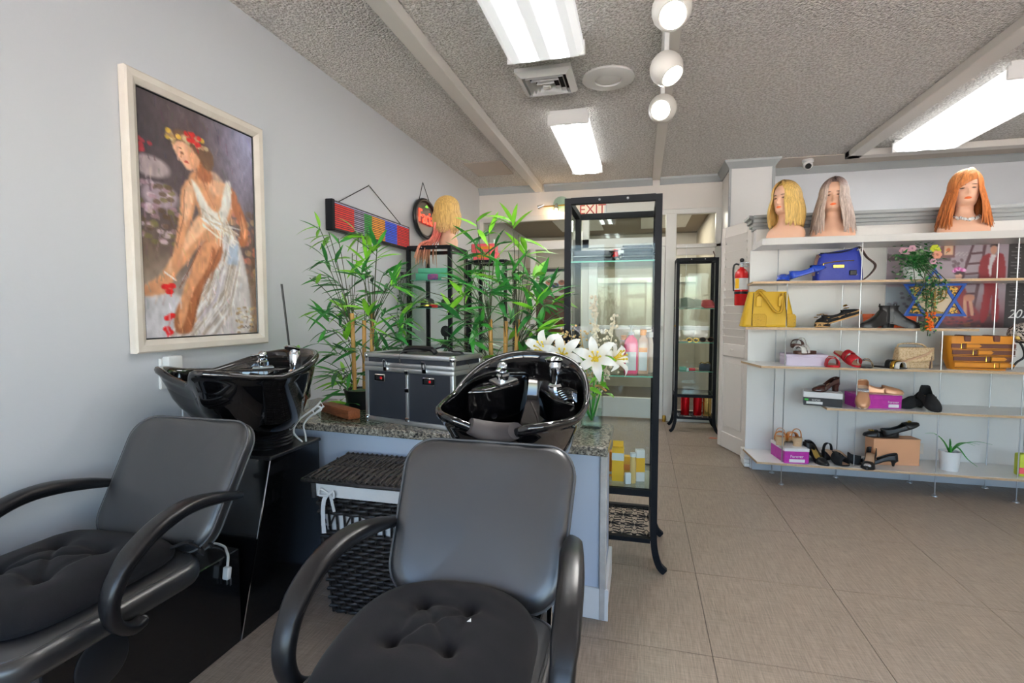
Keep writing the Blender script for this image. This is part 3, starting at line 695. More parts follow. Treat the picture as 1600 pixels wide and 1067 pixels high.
# ------------------------------------------------------------------ painting
def painting():
    c = Canvas(120, 190, (84, 72, 74))
    n1, n2, n3 = c.noise(6), c.noise(14), c.noise(40)
    c.mix(np.clip((c.x - .45) * 2.2, 0, 1) * np.clip(1.1 - c.y * 1.9, 0, 1) + .2 * (n1 - .5), (150, 150, 178))
    c.mix(np.clip(.9 - c.x * 2.2, 0, 1) * np.clip(1 - abs(c.y - .2) * 2.5, 0, 1), (62, 56, 62))
    c.mix(np.clip((c.y - .45) * 3, 0, 1) * np.clip(.55 - c.x, 0, 1) * 1.6, (128, 104, 70))
    c.mix(np.clip((c.y - .62) * 4, 0, 1), (170, 160, 156))
    c.mix(np.clip((c.x - .86) * 6, 0, 1) * np.clip((c.y - .4) * 4, 0, 1), (128, 100, 76))
    c.dot(.1, .3, .16, .05, (196, 180, 182), .7); c.dot(.16, .41, .16, .06, (186, 168, 180), .7)
    for k in range(60): c.dot(c.rng.uniform(0, .3), c.rng.uniform(.36, .6), .035, .012, [(150, 120, 130), (196, 176, 186), (110, 104, 60), (90, 70, 50)][k % 4], .7)
    for k in range(40): c.dot(c.rng.uniform(.75, 1), c.rng.uniform(.4, .75), .04, .018, [(214, 130, 110), (150, 110, 90), (190, 160, 120), (110, 90, 70)][k % 4], .6)
    # gown
    c.poly([(.5, .5), (.62, .47), (.76, .5), (.84, .58), (.9, .72), (.92, .9), (.8, 1.02), (.05, 1.02), (.16, .93), (.34, .84), (.42, .7), (.46, .58)], (206, 198, 196), 3)
    c.poly([(.02, .78), (.2, .8), (.34, .86), (.2, 1.02), (-.02, 1.02)], (198, 196, 200), 4)
    for k in range(70):
        x0 = c.rng.uniform(.5, .85); y0 = c.rng.uniform(.52, .7); t = c.rng.uniform(.2, .5)
        col = [(232, 228, 226), (176, 158, 142), (196, 186, 196), (150, 130, 110), (244, 240, 236)][k % 5]
        c.line([(x0, y0), (x0 - .12 * t * 2, y0 + .5 * t), (x0 - .5 * t * 1.4, y0 + .8 * t)], c.rng.uniform(.006, .018), col, .55)
    c.poly([(.72, .57), (.82, .55), (.8, .66), (.7, .66)], (170, 186, 206), 3, .8)
    # legs
    sk, sh, hl = (206, 150, 112), (160, 100, 66), (236, 196, 162)
    c.poly([(.6, .5), (.66, .58), (.62, .66), (.5, .74), (.42, .86), (.36, .97), (.24, .97), (.24, .88), (.34, .78), (.4, .66), (.5, .56)], sh, 2)
    c.poly([(.56, .57), (.52, .68), (.38, .8), (.3, .94), (.25, .94), (.3, .8), (.4, .66), (.48, .58)], sk, 2)
    c.poly([(.5, .45), (.6, .47), (.66, .54), (.6, .6), (.5, .56), (.36, .66), (.24, .74), (.2, .8), (.02, .82), (.02, .78), (.14, .73), (.26, .62), (.38, .52), (.44, .46)], sk, 2)
    c.poly([(.5, .46), (.56, .49), (.48, .53), (.34, .62), (.22, .72), (.19, .7), (.3, .58), (.42, .48)], hl, 3, .7)
    # torso and arms
    c.poly([(.42, .27), (.5, .26), (.58, .28), (.72, .28), (.78, .34), (.76, .42), (.66, .5), (.52, .48), (.44, .42), (.38, .32)], sk, 2)
    c.poly([(.74, .29), (.8, .31), (.86, .38), (.92, .46), (.9, .55), (.82, .56), (.84, .47), (.77, .4)], sh, 2)
    c.poly([(.85, .4), (.91, .48), (.88, .54), (.84, .47)], sk, 2)
    c.poly([(.38, .31), (.44, .34), (.42, .44), (.34, .56), (.28, .68), (.22, .7), (.26, .58), (.3, .46), (.32, .36)], sk, 2)
    c.poly([(.38, .32), (.42, .36), (.38, .46), (.33, .5), (.34, .38)], hl, 2, .7)
    c.poly([(.6, .24), (.7, .29), (.62, .36), (.54, .32), (.5, .26)], hl, 3, .6)
    # bodice
    c.poly([(.4, .31), (.46, .33), (.54, .4), (.62, .42), (.66, .37), (.71, .27), (.76, .28), (.75, .38), (.7, .46), (.74, .52), (.62, .5), (.5, .48), (.47, .42)], (228, 222, 212), 2)
    c.poly([(.55, .4), (.62, .42), (.66, .38), (.63, .35), (.57, .35)], sk, 2)
    for k in range(24): c.line([(c.rng.uniform(.46, .74), c.rng.uniform(.42, .5)), (c.rng.uniform(.6, .84), c.rng.uniform(.48, .58))], .008, [(246, 242, 234), (190, 170, 146)][k % 2], .6)
    # neck, face, hair
    c.poly([(.46, .2), (.53, .19), (.58, .26), (.56, .3), (.46, .29)], sh, 2)
    c.poly([(.26, .175), (.34, .155), (.44, .165), (.48, .21), (.45, .25), (.39, .27), (.35, .255), (.3, .225)], (222, 172, 142), 1)
    c.poly([(.38, .17), (.45, .17), (.48, .21), (.45, .25), (.4, .25)], sk, 2, .7)
    c.dot(.335, .205, .03, .005, (92, 60, 46), .8); c.dot(.37, .238, .022, .006, (186, 74, 62), .9); c.line([(.3, .19), (.34, .185)], .005, (110, 70, 50), .8)
    c.line([(.34, .2), (.325, .225)], .006, sh, .6)
    c.poly([(.24, .16), (.28, .12), (.38, .11), (.5, .13), (.6, .17), (.58, .24), (.52, .24), (.47, .2), (.4, .165), (.32, .155), (.26, .175)], (104, 78, 58), 2)
    for k in range(26): c.dot(c.rng.uniform(.22, .56), c.rng.uniform(.115, .165), .025, .012, [(226, 186, 60), (206, 190, 150), (190, 150, 120), (150, 120, 90)][k % 4], .75)
    for k in range(12): c.dot(c.rng.uniform(.37, .48), c.rng.uniform(.105, .15), .025, .012, (196, 30, 30), .9)
    for (x, y) in ((.2, .8), (.17, .78), (.22, .775), (.18, .91), (.21, .9), (.17, .955), (.19, .97)): c.dot(x, y, .035, .014, (206, 24, 28), .95)
    for k in range(8): c.dot(c.rng.uniform(.02, .1), c.rng.uniform(.2, .26), .022, .01, (176, 50, 60), .8)
    c.line([(.17, .72), (.25, .75)], .008, (236, 230, 228), .9)
    for k in range(30): c.dot(c.rng.uniform(.78, .98), c.rng.uniform(.86, 1), .025, .008, [(236, 230, 222), (190, 160, 110), (150, 116, 80)][k % 3], .7)
    c.line([(.84, .962), (.87, .955), (.885, .965), (.91, .955), (.95, .963)], .004, (60, 44, 40), .9)
    # loose brush strokes over the whole picture
    for k in range(420):
        x, y = c.rng.random(), c.rng.random(); i, j = int(y * 189), int(x * 119); col = c.a[i, j] * c.rng.uniform(.82, 1.2) + c.rng.uniform(-10, 10, 3)
        a_ = c.rng.uniform(.6, 2.2); l_ = c.rng.uniform(.015, .05); c.line([(x, y), (x + l_ * math.cos(a_), y + l_ * math.sin(a_))], c.rng.uniform(.004, .011), col, .55)
    c.line([(.46, .59), (.38, .68), (.28, .78)], .006, (116, 66, 44), .6); c.line([(.62, .6), (.52, .72), (.42, .84), (.37, .95)], .008, (110, 70, 52), .5); c.line([(.345, .36), (.33, .48), (.27, .6)], .006, (120, 74, 56), .5)
    c.line([(.5, .27), (.52, .33), (.6, .41)], .005, (176, 116, 84), .5); c.line([(.84, .4), (.87, .5)], .008, (122, 72, 52), .5)
    c.a *= (1.04 + .1 * (n2 - .5) + .16 * (n3 - .5))[..., None]
    g_ = c.a.mean(-1, keepdims=True); c.a = g_ + (c.a - g_) * 1.0; c.a = 128 + (c.a - 128) * 1.08
    return c.a
PX, PY0, PY1, PZ0, PZ1 = XL + .002, 1.545, 2.268, 1.084, 2.186
pt = thing('framed_painting', 'large cream framed painting of a seated woman in white on the left wall', 'painting', (PX, (PY0 + PY1) / 2, (PZ0 + PZ1) / 2), math.radians(90), rx=0)
W, Hh = PY1 - PY0, PZ1 - PZ0; b = .052
# local: x along the wall (towards +Y), -y out into the room after the turn
rings = []
for q, d in ((0, 0), (0, -.03), (.006, -.036), (.03, -.034), (.04, -.028), (b, -.02), (b, -.008)):
    rings.append([(-W / 2 + q, d, -Hh / 2 + q), (W / 2 - q, d, -Hh / 2 + q), (W / 2 - q, d, Hh / 2 - q), (-W / 2 + q, d, Hh / 2 - q)])
obj('frame', MB().loft(rings, cap=False), M['cream'], pt, smooth=0)
print_panel('canvas', painting(), W - 2 * b + .004, Hh - 2 * b + .004, print_mat('oil_paint', .5, bump=.25), pt, Matrix.Translation((0, -.01, 0)))
obj('inner_lip', MB().loft([[(s * (W / 2 - b - q), d, u * (Hh / 2 - b - q)) for s, u in ((-1, -1), (1, -1), (1, 1), (-1, 1))] for q, d in ((0, -.012), (.003, -.018), (.006, -.012))], cap=False), M['black'], pt, smooth=0)
# ------------------------------------------------------------------ colour bar sign
sg = thing('led_sign', 'long black framed sign with glowing colour bars hanging on the left wall', 'sign', (XL + .03, 3.39, 1.86), math.radians(90))
Ws, Hs = 1.11, .19
obj('housing', MB().box(-Ws / 2, Ws / 2, -.02, .028, -Hs / 2, Hs / 2, .006, 1), M['black'], sg)
cols = [((224, 36, 24), .22), ((70, 60, 74), .34), ((40, 150, 50), .44), ((236, 150, 28), .62), ((30, 80, 220), .8), ((214, 26, 26), 1.01)]
c = Canvas(150, 60, (30, 24, 26))
for i, (co, e) in enumerate(cols):
    s0 = cols[i - 1][1] if i else 0
    m = ((c.x >= s0) & (c.x < e)).astype(float); ln = (np.sin(c.y * 2 * PI * 13) > -.25).astype(float)
    c.mix(m * ln, co)
    if i == 1: c.mix(m * (np.sin(c.y * 2 * PI * 13) > .6), (190, 180, 205))
c.mix((c.y < .035) * 1.0, (190, 180, 220))
print_panel('led_face', c.a, Ws - .05, Hs - .025, print_mat('led_glow', .7, emit=.75), sg, Matrix.Translation((0, -.0215, 0)))
obj('end_cap', MB().box(-Ws / 2 - .002, -Ws / 2 + .03, -.026, .026, -Hs / 2 - .003, Hs / 2 + .003, .004, 1), M['frame'], sg)
obj('hanging_wire', MB().tube([(-Ws / 2 + .1, -.0, Hs / 2), (-.02, .024, .305), (Ws / 2 - .12, -.0, Hs / 2)], .0035, 6), M['black'], sg)
obj('nail', MB().ball((-.02, .024, .305), .006, 8, 6), M['steel'], sg)
# oval neon sign
ng = thing('neon_sign', 'oval black framed sign with red neon lettering hanging behind the blonde wig', 'sign', (XL + .028, 4.31, 2.085), math.radians(90))
obj('backboard', MB().lathe([(.001, 0), (.2, 0)], 40, T=Matrix.Rotation(PI / 2, 4, 'X') @ Matrix.Diagonal((1.12, .8, 1, 1)).to_4x4(), cap=False), mat('smoked_board', (70, 62, 64), .3), ng)
obj('frame', MB().tube([(.232 * math.cos(a), -.006, .165 * math.sin(a)) for a in [2 * PI * i / 48 for i in range(48)]], .018, 10, up=(0, 1, 0), closed=True), M['black'], ng, smooth=60)
neon = mat('red_neon', (255, 60, 40), .3, emit=1.6)
text('lettering', 'Facial', .165, neon, ng, (.0, -.018, .005), ext=.004)
obj('neon_leaf', MB().prism([(-.04, .1), (0, .125), (.035, .105), (0, .098)], -.02, -.014, 'y'), mat('green_neon', (120, 200, 60), .3, emit=.8), ng)
obj('hanging_wire', MB().tube([(-.13, .0, .14), (.0, .02, .33), (.13, .0, .14)], .0035, 6), M['black'], ng)
# ------------------------------------------------------------------ exit sign, spot bar, things on the back wall header
ex = thing('exit_sign', 'beige exit sign with red letters over the shop door', 'sign', (-.56, 5.99, 2.42))
obj('sign_box', MB().box(-.155, .155, -.035, .008, -.1, .1, .006, 1), M['offwhite'], ex)
obj('sign_face', MB().box(-.135, .135, -.037, -.033, -.08, .08, .002, 1), mat('exit_face', (236, 216, 194), .4, emit=.25), ex)
text('lettering', 'EXIT', .15, mat('exit_red', (196, 60, 44), .5), ex, (0, -.038, 0))
sb = thing('spot_bar', 'small wall spotlight bar with a glass disc and warm lit bulb over the shop window', 'lamp', (-.98, 5.99, 2.485))
obj('disc', MB().lathe([(.001, 0), (.09, 0), (.094, .004), (.09, .008), (.001, .008)], 32, T=Matrix.Translation((.05, -.004, .02)) @ Matrix.Rotation(PI / 2, 4, 'X')), M['glassg'], sb)
obj('bar', MB().tube([(-.2, -.03, .0), (.2, -.03, .01)], .008, 8).tube([(0, .008, 0), (0, -.03, 0)], .01, 8), M['brass'], sb)
obj('spot_cup', MB().lathe([(.015, .05), (.026, .0), (.03, -.03)], 16, T=Matrix.Translation((.0, -.045, -.02)) @ Matrix.Rotation(math.radians(-25), 4, 'X'), cap=False).lathe([(.012, .05), (.022, .0), (.026, -.03)], 16, T=Matrix.Translation((-.19, -.045, 0)) @ Matrix.Rotation(math.radians(70), 4, 'Y'), cap=False), M['chrome'], sb)
obj('bulb', MB().ball((0, -.058, -.05), .02, 12, 8), M['warm'], sb)
ld = bpy.data.lights.new('spot_bulb', 'POINT'); ld.energy = 2.4; ld.color = (1, .68, .36); ld.shadow_soft_size = .02
lo = bpy.data.objects.new('spot_bulb', ld); C.objects.link(lo); lo.parent = sb; lo.location = (0, -.075, -.09)
# wall poster seen through the glass
wp = thing('wall_poster', 'small colourful hairstyle poster behind the shop glass beside the bamboo', 'poster', (-1.0, 6.026, 1.6))
c = Canvas(60, 60, (226, 218, 212)); c.poly([(0, 0), (1, 0), (1, .12), (0, .12)], (40, 36, 44), 0, curve=False)
c.dot(.4, .3, .12, .12, (60, 150, 140))
for k, (x, y) in enumerate(((.25, .52), (.75, .52), (.25, .8), (.75, .8), (.5, .62))): c.dot(x, y, .16, .11, [(206, 120, 90), (176, 90, 60), (220, 150, 120), (130, 80, 70), (60, 60, 110)][k]); c.dot(x, y - .04, .08, .05, (110, 60, 40))
print_panel('print', c.a, .3, .32, print_mat('poster_ink'), wp); obj('board', MB().box(-.152, .152, .002, .012, -.162, .162), M['paper'], wp)
# ------------------------------------------------------------------ counter
ct = thing('reception_counter', 'low pale blue counter with speckled granite top behind the shampoo basins', 'counter', (0, 0, 0))
top = [(-1.935, 2.125), (-.118, 1.985), (-.118, 2.415), (-.46, 2.415), (-.46, 2.68), (-1.935, 2.72)]
obj('granite_top', MB().prism(top, .678, .715, 'z', bev=.004, seg=1), M['granite'], ct)
obj('front_panel', MB().prism([(-1.93, 2.155), (-.15, 2.018), (-.15, 2.05), (-1.93, 2.187)], 0, .678, 'z'), M['paint_cab'], ct)
obj('side_panel', MB().box(-.16, -.135, 2.05, 2.4, 0, .678), M['paint_cab'], ct)
obj('back_panel', MB().box(-1.93, -.49, 2.62, 2.645, 0, .678).box(-.51, -.485, 2.4, 2.62, 0, .678).box(-.485, -.135, 2.378, 2.4, 0, .678), M['paint_cab'], ct)
obj('end_post', MB().box(-.15, -.122, 2.004, 2.034, .0, .676, .004, 1), mat('chipped_post', (206, 204, 200), .5, var=(170, 168, 164), vscale=12), ct)
obj('kick_board', MB().prism([(-.5, 2.033), (-.112, 2.003), (-.112, 2.014), (-.5, 2.045)], 0, .13, 'z', bev=.002, seg=1).box(-.134, -.118, 2.036, 2.4, 0, .13, .002, 1), M['plastic'], ct)
ZT = .715
# glass sheet and wooden block under the left bamboo
gp = obj('glass_sheet', MB().prism([(-1.74, 2.4), (-1.5, 2.13), (-1.2, 2.12), (-1.15, 2.6), (-1.7, 2.65)], 0, .006, 'z', bev=.001, seg=1), M['glassg']); tag(gp, 'green edged glass sheet lying on the granite counter under the left bamboo', 'glass sheet'); gp.location = (0, 0, ZT)
bk = obj('wood_block', MB().box(-.15, .15, -.032, .032, 0, .045, .004, 2), M['wood']); tag(bk, 'reddish brown wooden block on the counter beside the metal case', 'block'); bk.location = (-1.49, 2.27, ZT + .006); bk.rotation_euler = (0, 0, math.radians(-30))
# ------------------------------------------------------------------ aluminium make-up case
a = math.atan2(-.253, .967); Wc, Dc, Hc = .535, .24, .335
cs = thing('makeup_case', 'black makeup trolley case with aluminium edges on the granite counter', 'case', (-1.317, 2.225, ZT), a)
bd = M['panel'] = mat('black_case_panel', (44, 48, 56), .45, bump=.08, bscale=400)
obj('body', MB().box(.006, Wc - .006, .006, Dc - .006, .006, Hc - .07), bd, cs)
obj('lid', MB().box(.006, Wc - .006, .006, Dc - .006, Hc - .062, Hc - .006), bd, cs)
e = MB(); r = .011
def rail(p, q, t=.011):
    lo = [min(p[i], q[i]) - t for i in range(3)]; hi = [max(p[i], q[i]) + t for i in range(3)]
    e.box(lo[0], hi[0], lo[1], hi[1], lo[2], hi[2], .005, 2)
zl = Hc - .066
for x in (.011, Wc - .011):
    for y in (.011, Dc - .011):
        rail((x, y, .011), (x, y, zl - .016)); rail((x, y, zl + .016), (x, y, Hc - .011))
for z in (.011, zl - .011, zl + .011, Hc - .011):
    for y in (.008, Dc - .008): rail((.011, y, z), (Wc - .011, y, z))
    for x in (.008, Wc - .008): rail((x, .011, z), (x, Dc - .011, z))
rail((Wc * .5, .006, .011), (Wc * .5, .006, zl - .012), .0085)
obj('edge_rails', e, M['alum'], cs, smooth=40)
for x in (.011, Wc - .011):
    for y in (.011, Dc - .011):
        for z in (.014, Hc - .014): obj('corner_cap', MB().ball((x, y, z), .018, 10, 8), M['chrome'], cs)
for x in (.14, Wc - .16):
    l = MB().box(x - .012, x + .012, -.01, 0, zl - .018, zl + .004, .003, 1).tube([(x - .009, -.006, zl - .004), (x - .008, -.012, zl + .036), (x + .008, -.012, zl + .036), (x + .009, -.006, zl - .004)], .0035, 6, closed=True)
    obj('latch', l, M['chrome'], cs)
for x in (.1, Wc - .14):
    lp = obj('lock_plate', MB().box(x - .034, x + .034, -.005, .004, zl - .072, zl - .036, .004, 1), M['chrome'], cs)
    obj('lock_dials', MB().box(x - .022, x + .014, -.0075, -.004, zl - .062, zl - .046, .001, 1), M['black'], lp)
    obj('lock_mark', MB().box(x + .006, x + .016, -.0082, -.004, zl - .06, zl - .048, .001, 1), M['red'], lp)
for z in (.016, .155, zl - .03): obj('hinge', MB().box(Wc * .5 - .012, Wc * .5 + .012, -.006, .002, z, z + .02, .003, 1), M['chrome'], cs)
obj('handle', MB().tube(smoothpath([(.17, .1, Hc), (.19, .1, Hc + .018), (.265, .1, Hc + .022), (.34, .1, Hc + .018), (.36, .1, Hc)], 5), .013, 8), M['pad'], cs, smooth=60)
cb = obj('black_cable', MB().tube(smoothpath([(-.02, -.075, -.05), (-.015, -.075, .002), (.02, -.02, .012), (.06, .03, .008), (.14, .06, .028), (.2, .04, .01), (.27, .02, .006), (.29, .045, -.06)], 5), .0045, 6), M['black']); tag(cb, 'thin black cable trailing over the lid of the metal case', 'cable'); cb.location = (-1.06, 2.24, ZT + Hc + .002); cb.rotation_euler = (0, 0, a)
# ------------------------------------------------------------------ artificial bamboo
def leaf_mesh(L, wd, droop, m, name='leaf'):
    mb = MB(); n = 6; v = []; f = []
    for i in range(n + 1):
        t = i / n; w_ = wd * (math.sin(PI * min(1, t * .97 + .03)) ** .8) * (1 - .35 * t); z = -droop * t * t
        v += [(-w_, L * t, z + w_ * .25), (0, L * t, z), (w_, L * t, z + w_ * .25)]
    for i in range(n):
        for k in (0, 1): f.append((i * 3 + k, i * 3 + k + 1, i * 3 + k + 4, i * 3 + k + 3))
    o = obj(name, mb.add(v, f), m, None, smooth=80, recalc=False); return o
def place_leaf(src, parent, p, d, roll, s, name='leaf', use=[0]):
    d = Vector(d).normalized(); z = Vector((0, 0, 1)); x = d.cross(z)
    if x.length < .05: x = Vector((1, 0, 0))
    x.normalize(); n = x.cross(d); R = Matrix((x, d, n)).transposed().to_4x4() @ Matrix.Rotation(roll, 4, 'Y')
    o = src.copy(); C.objects.link(o); o.name = name; o.parent = parent; o.matrix_local = Matrix.Translation(p) @ R @ Matrix.Scale(s, 4); return o
P1C= [(-1.7, 2.43, 1.71), (-1.62, 2.4, 1.67), (-1.61, 2.47, 1.65), (-1.66, 2.41, 1.55), (-1.58, 2.39, 1.52), (-1.68, 2.47, 1.44), (-1.7, 2.61, 1.42), (-1.55, 2.58, 1.68), (-1.49, 2.57, 1.71), (-1.35, 2.43, 1.61), (-1.55, 2.51, 1.57), (-1.43, 2.44, 1.54), (-1.35, 2.42, 1.56), (-1.43, 2.4, 1.46), (-1.38, 2.43, 1.44), (-1.41, 2.61, 1.47), (-1.62, 2.59, 1.4), (-1.56, 2.58, 1.35), (-1.48, 2.58, 1.36), (-1.27, 2.42, 1.39), (-1.23, 2.45, 1.41), (-1.69, 2.53, 1.28), (-1.78, 2.56, 1.26), (-1.65, 2.59, 1.27), (-1.57, 2.6, 1.24), (-1.39, 2.39, 1.25), (-1.37, 2.53, 1.25), (-1.66, 2.54, 1.17), (-1.55, 2.5, 1.13), (-1.39, 2.42, 1.17), (-1.35, 2.49, 1.13), (-1.23, 2.39, 1.14), (-1.31, 2.61, 1.22), (-1.72, 2.6, 1.01), (-1.6, 2.51, 1.04), (-1.49, 2.45, 1.05), (-1.46, 2.61, 1.04), (-1.33, 2.52, 1.06), (-1.31, 2.6, 1.09), (-1.74, 2.59, 0.88), (-1.62, 2.5, 0.87), (-1.56, 2.48, 0.95), (-1.66, 2.53, 0.81), (-1.56, 2.48, 0.8)]
P2C= [(-0.78, 2.36, 1.69), (-0.73, 2.4, 1.67), (-0.85, 2.53, 1.62), (-0.59, 2.33, 1.68), (-0.56, 2.33, 1.61), (-0.72, 2.48, 1.59), (-0.76, 2.39, 1.55), (-0.84, 2.46, 1.53), (-0.55, 2.44, 1.55), (-0.65, 2.41, 1.5), (-0.76, 2.58, 1.49), (-0.67, 2.37, 1.42), (-0.87, 2.43, 1.42), (-0.88, 2.37, 1.35), (-0.84, 2.48, 1.37), (-0.61, 2.39, 1.44), (-0.57, 2.41, 1.42), (-0.52, 2.51, 1.43), (-0.45, 2.4, 1.32), (-0.4, 2.46, 1.3), (-0.44, 2.56, 1.38), (-0.73, 2.35, 1.3), (-0.66, 2.34, 1.32), (-0.61, 2.38, 1.35), (-0.99, 2.52, 1.28), (-1.12, 2.48, 1.31), (-0.87, 2.38, 1.21), (-0.83, 2.41, 1.17), (-0.77, 2.37, 1.21), (-0.52, 2.44, 1.24), (-0.46, 2.33, 1.17), (-0.57, 2.5, 1.14), (-0.65, 2.55, 1.21), (-0.76, 2.57, 1.2), (-0.95, 2.51, 1.1), (-0.92, 2.57, 1.05), (-0.8, 2.33, 1.12), (-0.78, 2.4, 1.05), (-0.69, 2.57, 1.07), (-0.51, 2.52, 1.1), (-0.57, 2.43, 1.06), (-0.48, 2.56, 1.19)]
protos = [leaf_mesh(.13, .0118, .02, M['leafd']), leaf_mesh(.145, .013, .045, M['leafd']), leaf_mesh(.125, .0115, .015, M['leafm']), leaf_mesh(.135, .0122, .035, M['leafm']), leaf_mesh(.12, .0125, .02, M['leafb']), leaf_mesh(.13, .0132, .04, M['leafb'])]
def bamboo(name, base, stems, CL, label, bright):
    t = thing(name, label, 'plant', base, 0)
    B = Vector(base); random.seed(int(abs(base[0]) * 100))
    pot = obj('planter', MB().lathe([(.001, 0), (.075, 0), (.095, .1), (.1, .105), (.09, .105), (.088, .09), (.001, .088)], 28), M['black'], t)
    obj('moss', MB().ball((0, 0, .088), .086, 16, 6, (1, 1, .18)), M['leafd'], t)
    for (x, y, z1) in stems:
        p0 = Vector((x - B.x, y - B.y, .0)) * .8; p0.z = .085; p1 = Vector((x - B.x, y - B.y, z1 - B.z)); mb = MB()
        pts = [p0.lerp(p1, k / 10)[:] for k in range(11)]; mb.tube(pts, [.0115] * 11, 8)
        for k in range(1, 10, 2): mb.tube([p0.lerp(p1, k / 10 - .004)[:], p0.lerp(p1, k / 10 + .004)[:]], .0135, 8)
        obj('cane', mb, M['bamboo'], t, smooth=50)
    cnt = 0; rest = MB(); low = [q for q in CL if q[2] < 1.45]
    CL = list(CL) + [(q[0] + random.uniform(-.06, .06), q[1] + random.uniform(-.1, .1), q[2] + random.uniform(-.05, .05)) for q in random.sample(low, 22)]
    for i, q in enumerate(CL):
        p = Vector(q) - B; s0 = min(stems, key=lambda s: abs(s[0] - q[0]) + random.uniform(0, .06)); h = max(.14, min(p.z - .12, s0[2] - B.z - .02 - .12 * random.random()))
        b0 = Vector(((s0[0] - B.x), (s0[1] - B.y), h)); md = b0.lerp(p, .6) + Vector((0, 0, .03))
        obj('twig', MB().tube(smoothpath([b0[:], md[:], p[:]], 4), .002, 5), M['twig'], t)
        out = (p - b0); out.z = max(out.z * .6, -.02) + .05; out.normalize()
        hi = q in bright or random.random() < .2
        for k in range(random.choice((13, 14, 14, 15))):
            az = random.uniform(-2.0, 2.0); el = random.uniform(-.45, .95)
            base_az = math.atan2(out.y, out.x) if abs(out.x) + abs(out.y) > .02 else random.uniform(-3, 3)
            d = Vector((math.cos(base_az + az) * math.cos(el), math.sin(base_az + az) * math.cos(el) * .8, math.sin(el)))
            cnt += 1
            pr = random.choice(protos[4:]) if hi and random.random() < .75 else random.choice(protos[:4])
            lf_ = place_leaf(pr, t, p - out * random.uniform(0, .05), d, random.uniform(-.6, .6), random.uniform(.95, 1.35))
            if cnt % 3 or cnt > 890:        # beyond about 300 single leaves the small rest is one mass
                rest.add([lf_.matrix_local @ v.co for v in lf_.data.vertices], [tuple(pp.vertices) for pp in lf_.data.polygons]); bpy.data.objects.remove(lf_)
    o = obj('foliage', rest, M['leafd'], t, smooth=80, recalc=False); o['kind'] = 'stuff'
    return t
bamboo('bamboo_plant', (-1.5, 2.5, ZT), [(-1.54, 2.48, 1.24), (-1.49, 2.52, 1.2), (-1.42, 2.49, 1.26)], P1C, 'artificial bamboo plant left of the metal case, under the colour bar sign', [P1C[i] for i in (0, 7, 8, 12, 22, 25, 40, 43, 19)])
bamboo('bamboo_plant', (-.7, 2.52, ZT), [(-.745, 2.47, 1.21), (-.67, 2.5, 1.2), (-.6, 2.47, 1.21)], P2C, 'artificial bamboo plant between the metal case and the tall glass cabinet', [P2C[i] for i in (0, 1, 3, 4, 8, 11, 17, 24, 25, 19, 13)])
# small plant and dark reed by the left basin
sp = thing('small_plant', 'small spiky green plant behind the left shampoo basin', 'plant', (-1.83, 2.4, ZT))
obj('pot', MB().lathe([(.001, 0), (.05, 0), (.062, .13), (.058, .135), (.052, .12), (.001, .118)], 24), M['offwhite'], sp)
obj('stalk', MB().tube([(0, 0, .11), (0, 0, .27)], .008, 8), M['leafd'], sp)
for k in range(16):
    aa = k * 2.4; place_leaf(protos[k % 5], sp, Vector((0, 0, .25 + .03 * (k % 3))), (math.cos(aa), math.sin(aa), .15 + .5 * (k % 4) / 3), 0, 1.0)
rd = obj('incense_stick', MB().tube([(-1.83, 2.36, .86), (-1.835, 2.33, 1.12), (-1.85, 2.31, 1.395)], [.004, .0055, .0055], 8), M['black']); tag(rd, 'thin black stick standing in the small plant by the left wall', 'stick')
for o in protos: bpy.data.objects.remove(o)
protos = [leaf_mesh(.125, .0085, .02, M['leafd']), leaf_mesh(.07, .014, .02, M['leafb'])]
# ------------------------------------------------------------------ lilies in a glass vase
vs = thing('glass_vase', 'clear square glass vase of lily stems on the right end of the counter', 'vase', (-.215, 2.345, ZT))
v = MB().loft([[(x, y, z) for x, y in rrect(s, s, .012, 4)] for s, z in ((.09, 0), (.1, .004), (.1, .2), (.092, .2), (.092, .012), (.02, .01))])
obj('glass_body', v, M['glass'], vs); obj('water', MB().loft([[(x, y, z) for x, y in rrect(.09, .09, .01, 4)] for z in (.013, .08)]), M['glassg'], vs)
obj('raffia_tie', MB().tube([(x, y, .2) for x, y in rrect(.108, .108, .02, 4)], .006, 6, closed=True).tube([(.03, -.05, .2), (.07, -.09, .185)], .004, 6), mat('raffia', (196, 150, 96), .7), vs)
def petal_mb(L, wd):
    mb = MB(); n = 8
    def fn(u, v):
        t = v; w_ = wd * math.sin(PI * (.06 + .94 * t) ** .9) ** .9 + .002; x = (u - .5) * 2 * w_
        return (x, L * t, .055 * t + .05 * math.sin(t * PI * .5) - .075 * t ** 3 + .2 * abs(x))
    return mb.grid(fn, 5, n + 1)
pet = obj('petal', petal_mb(.105, .019), M['petal'], None, smooth=80)
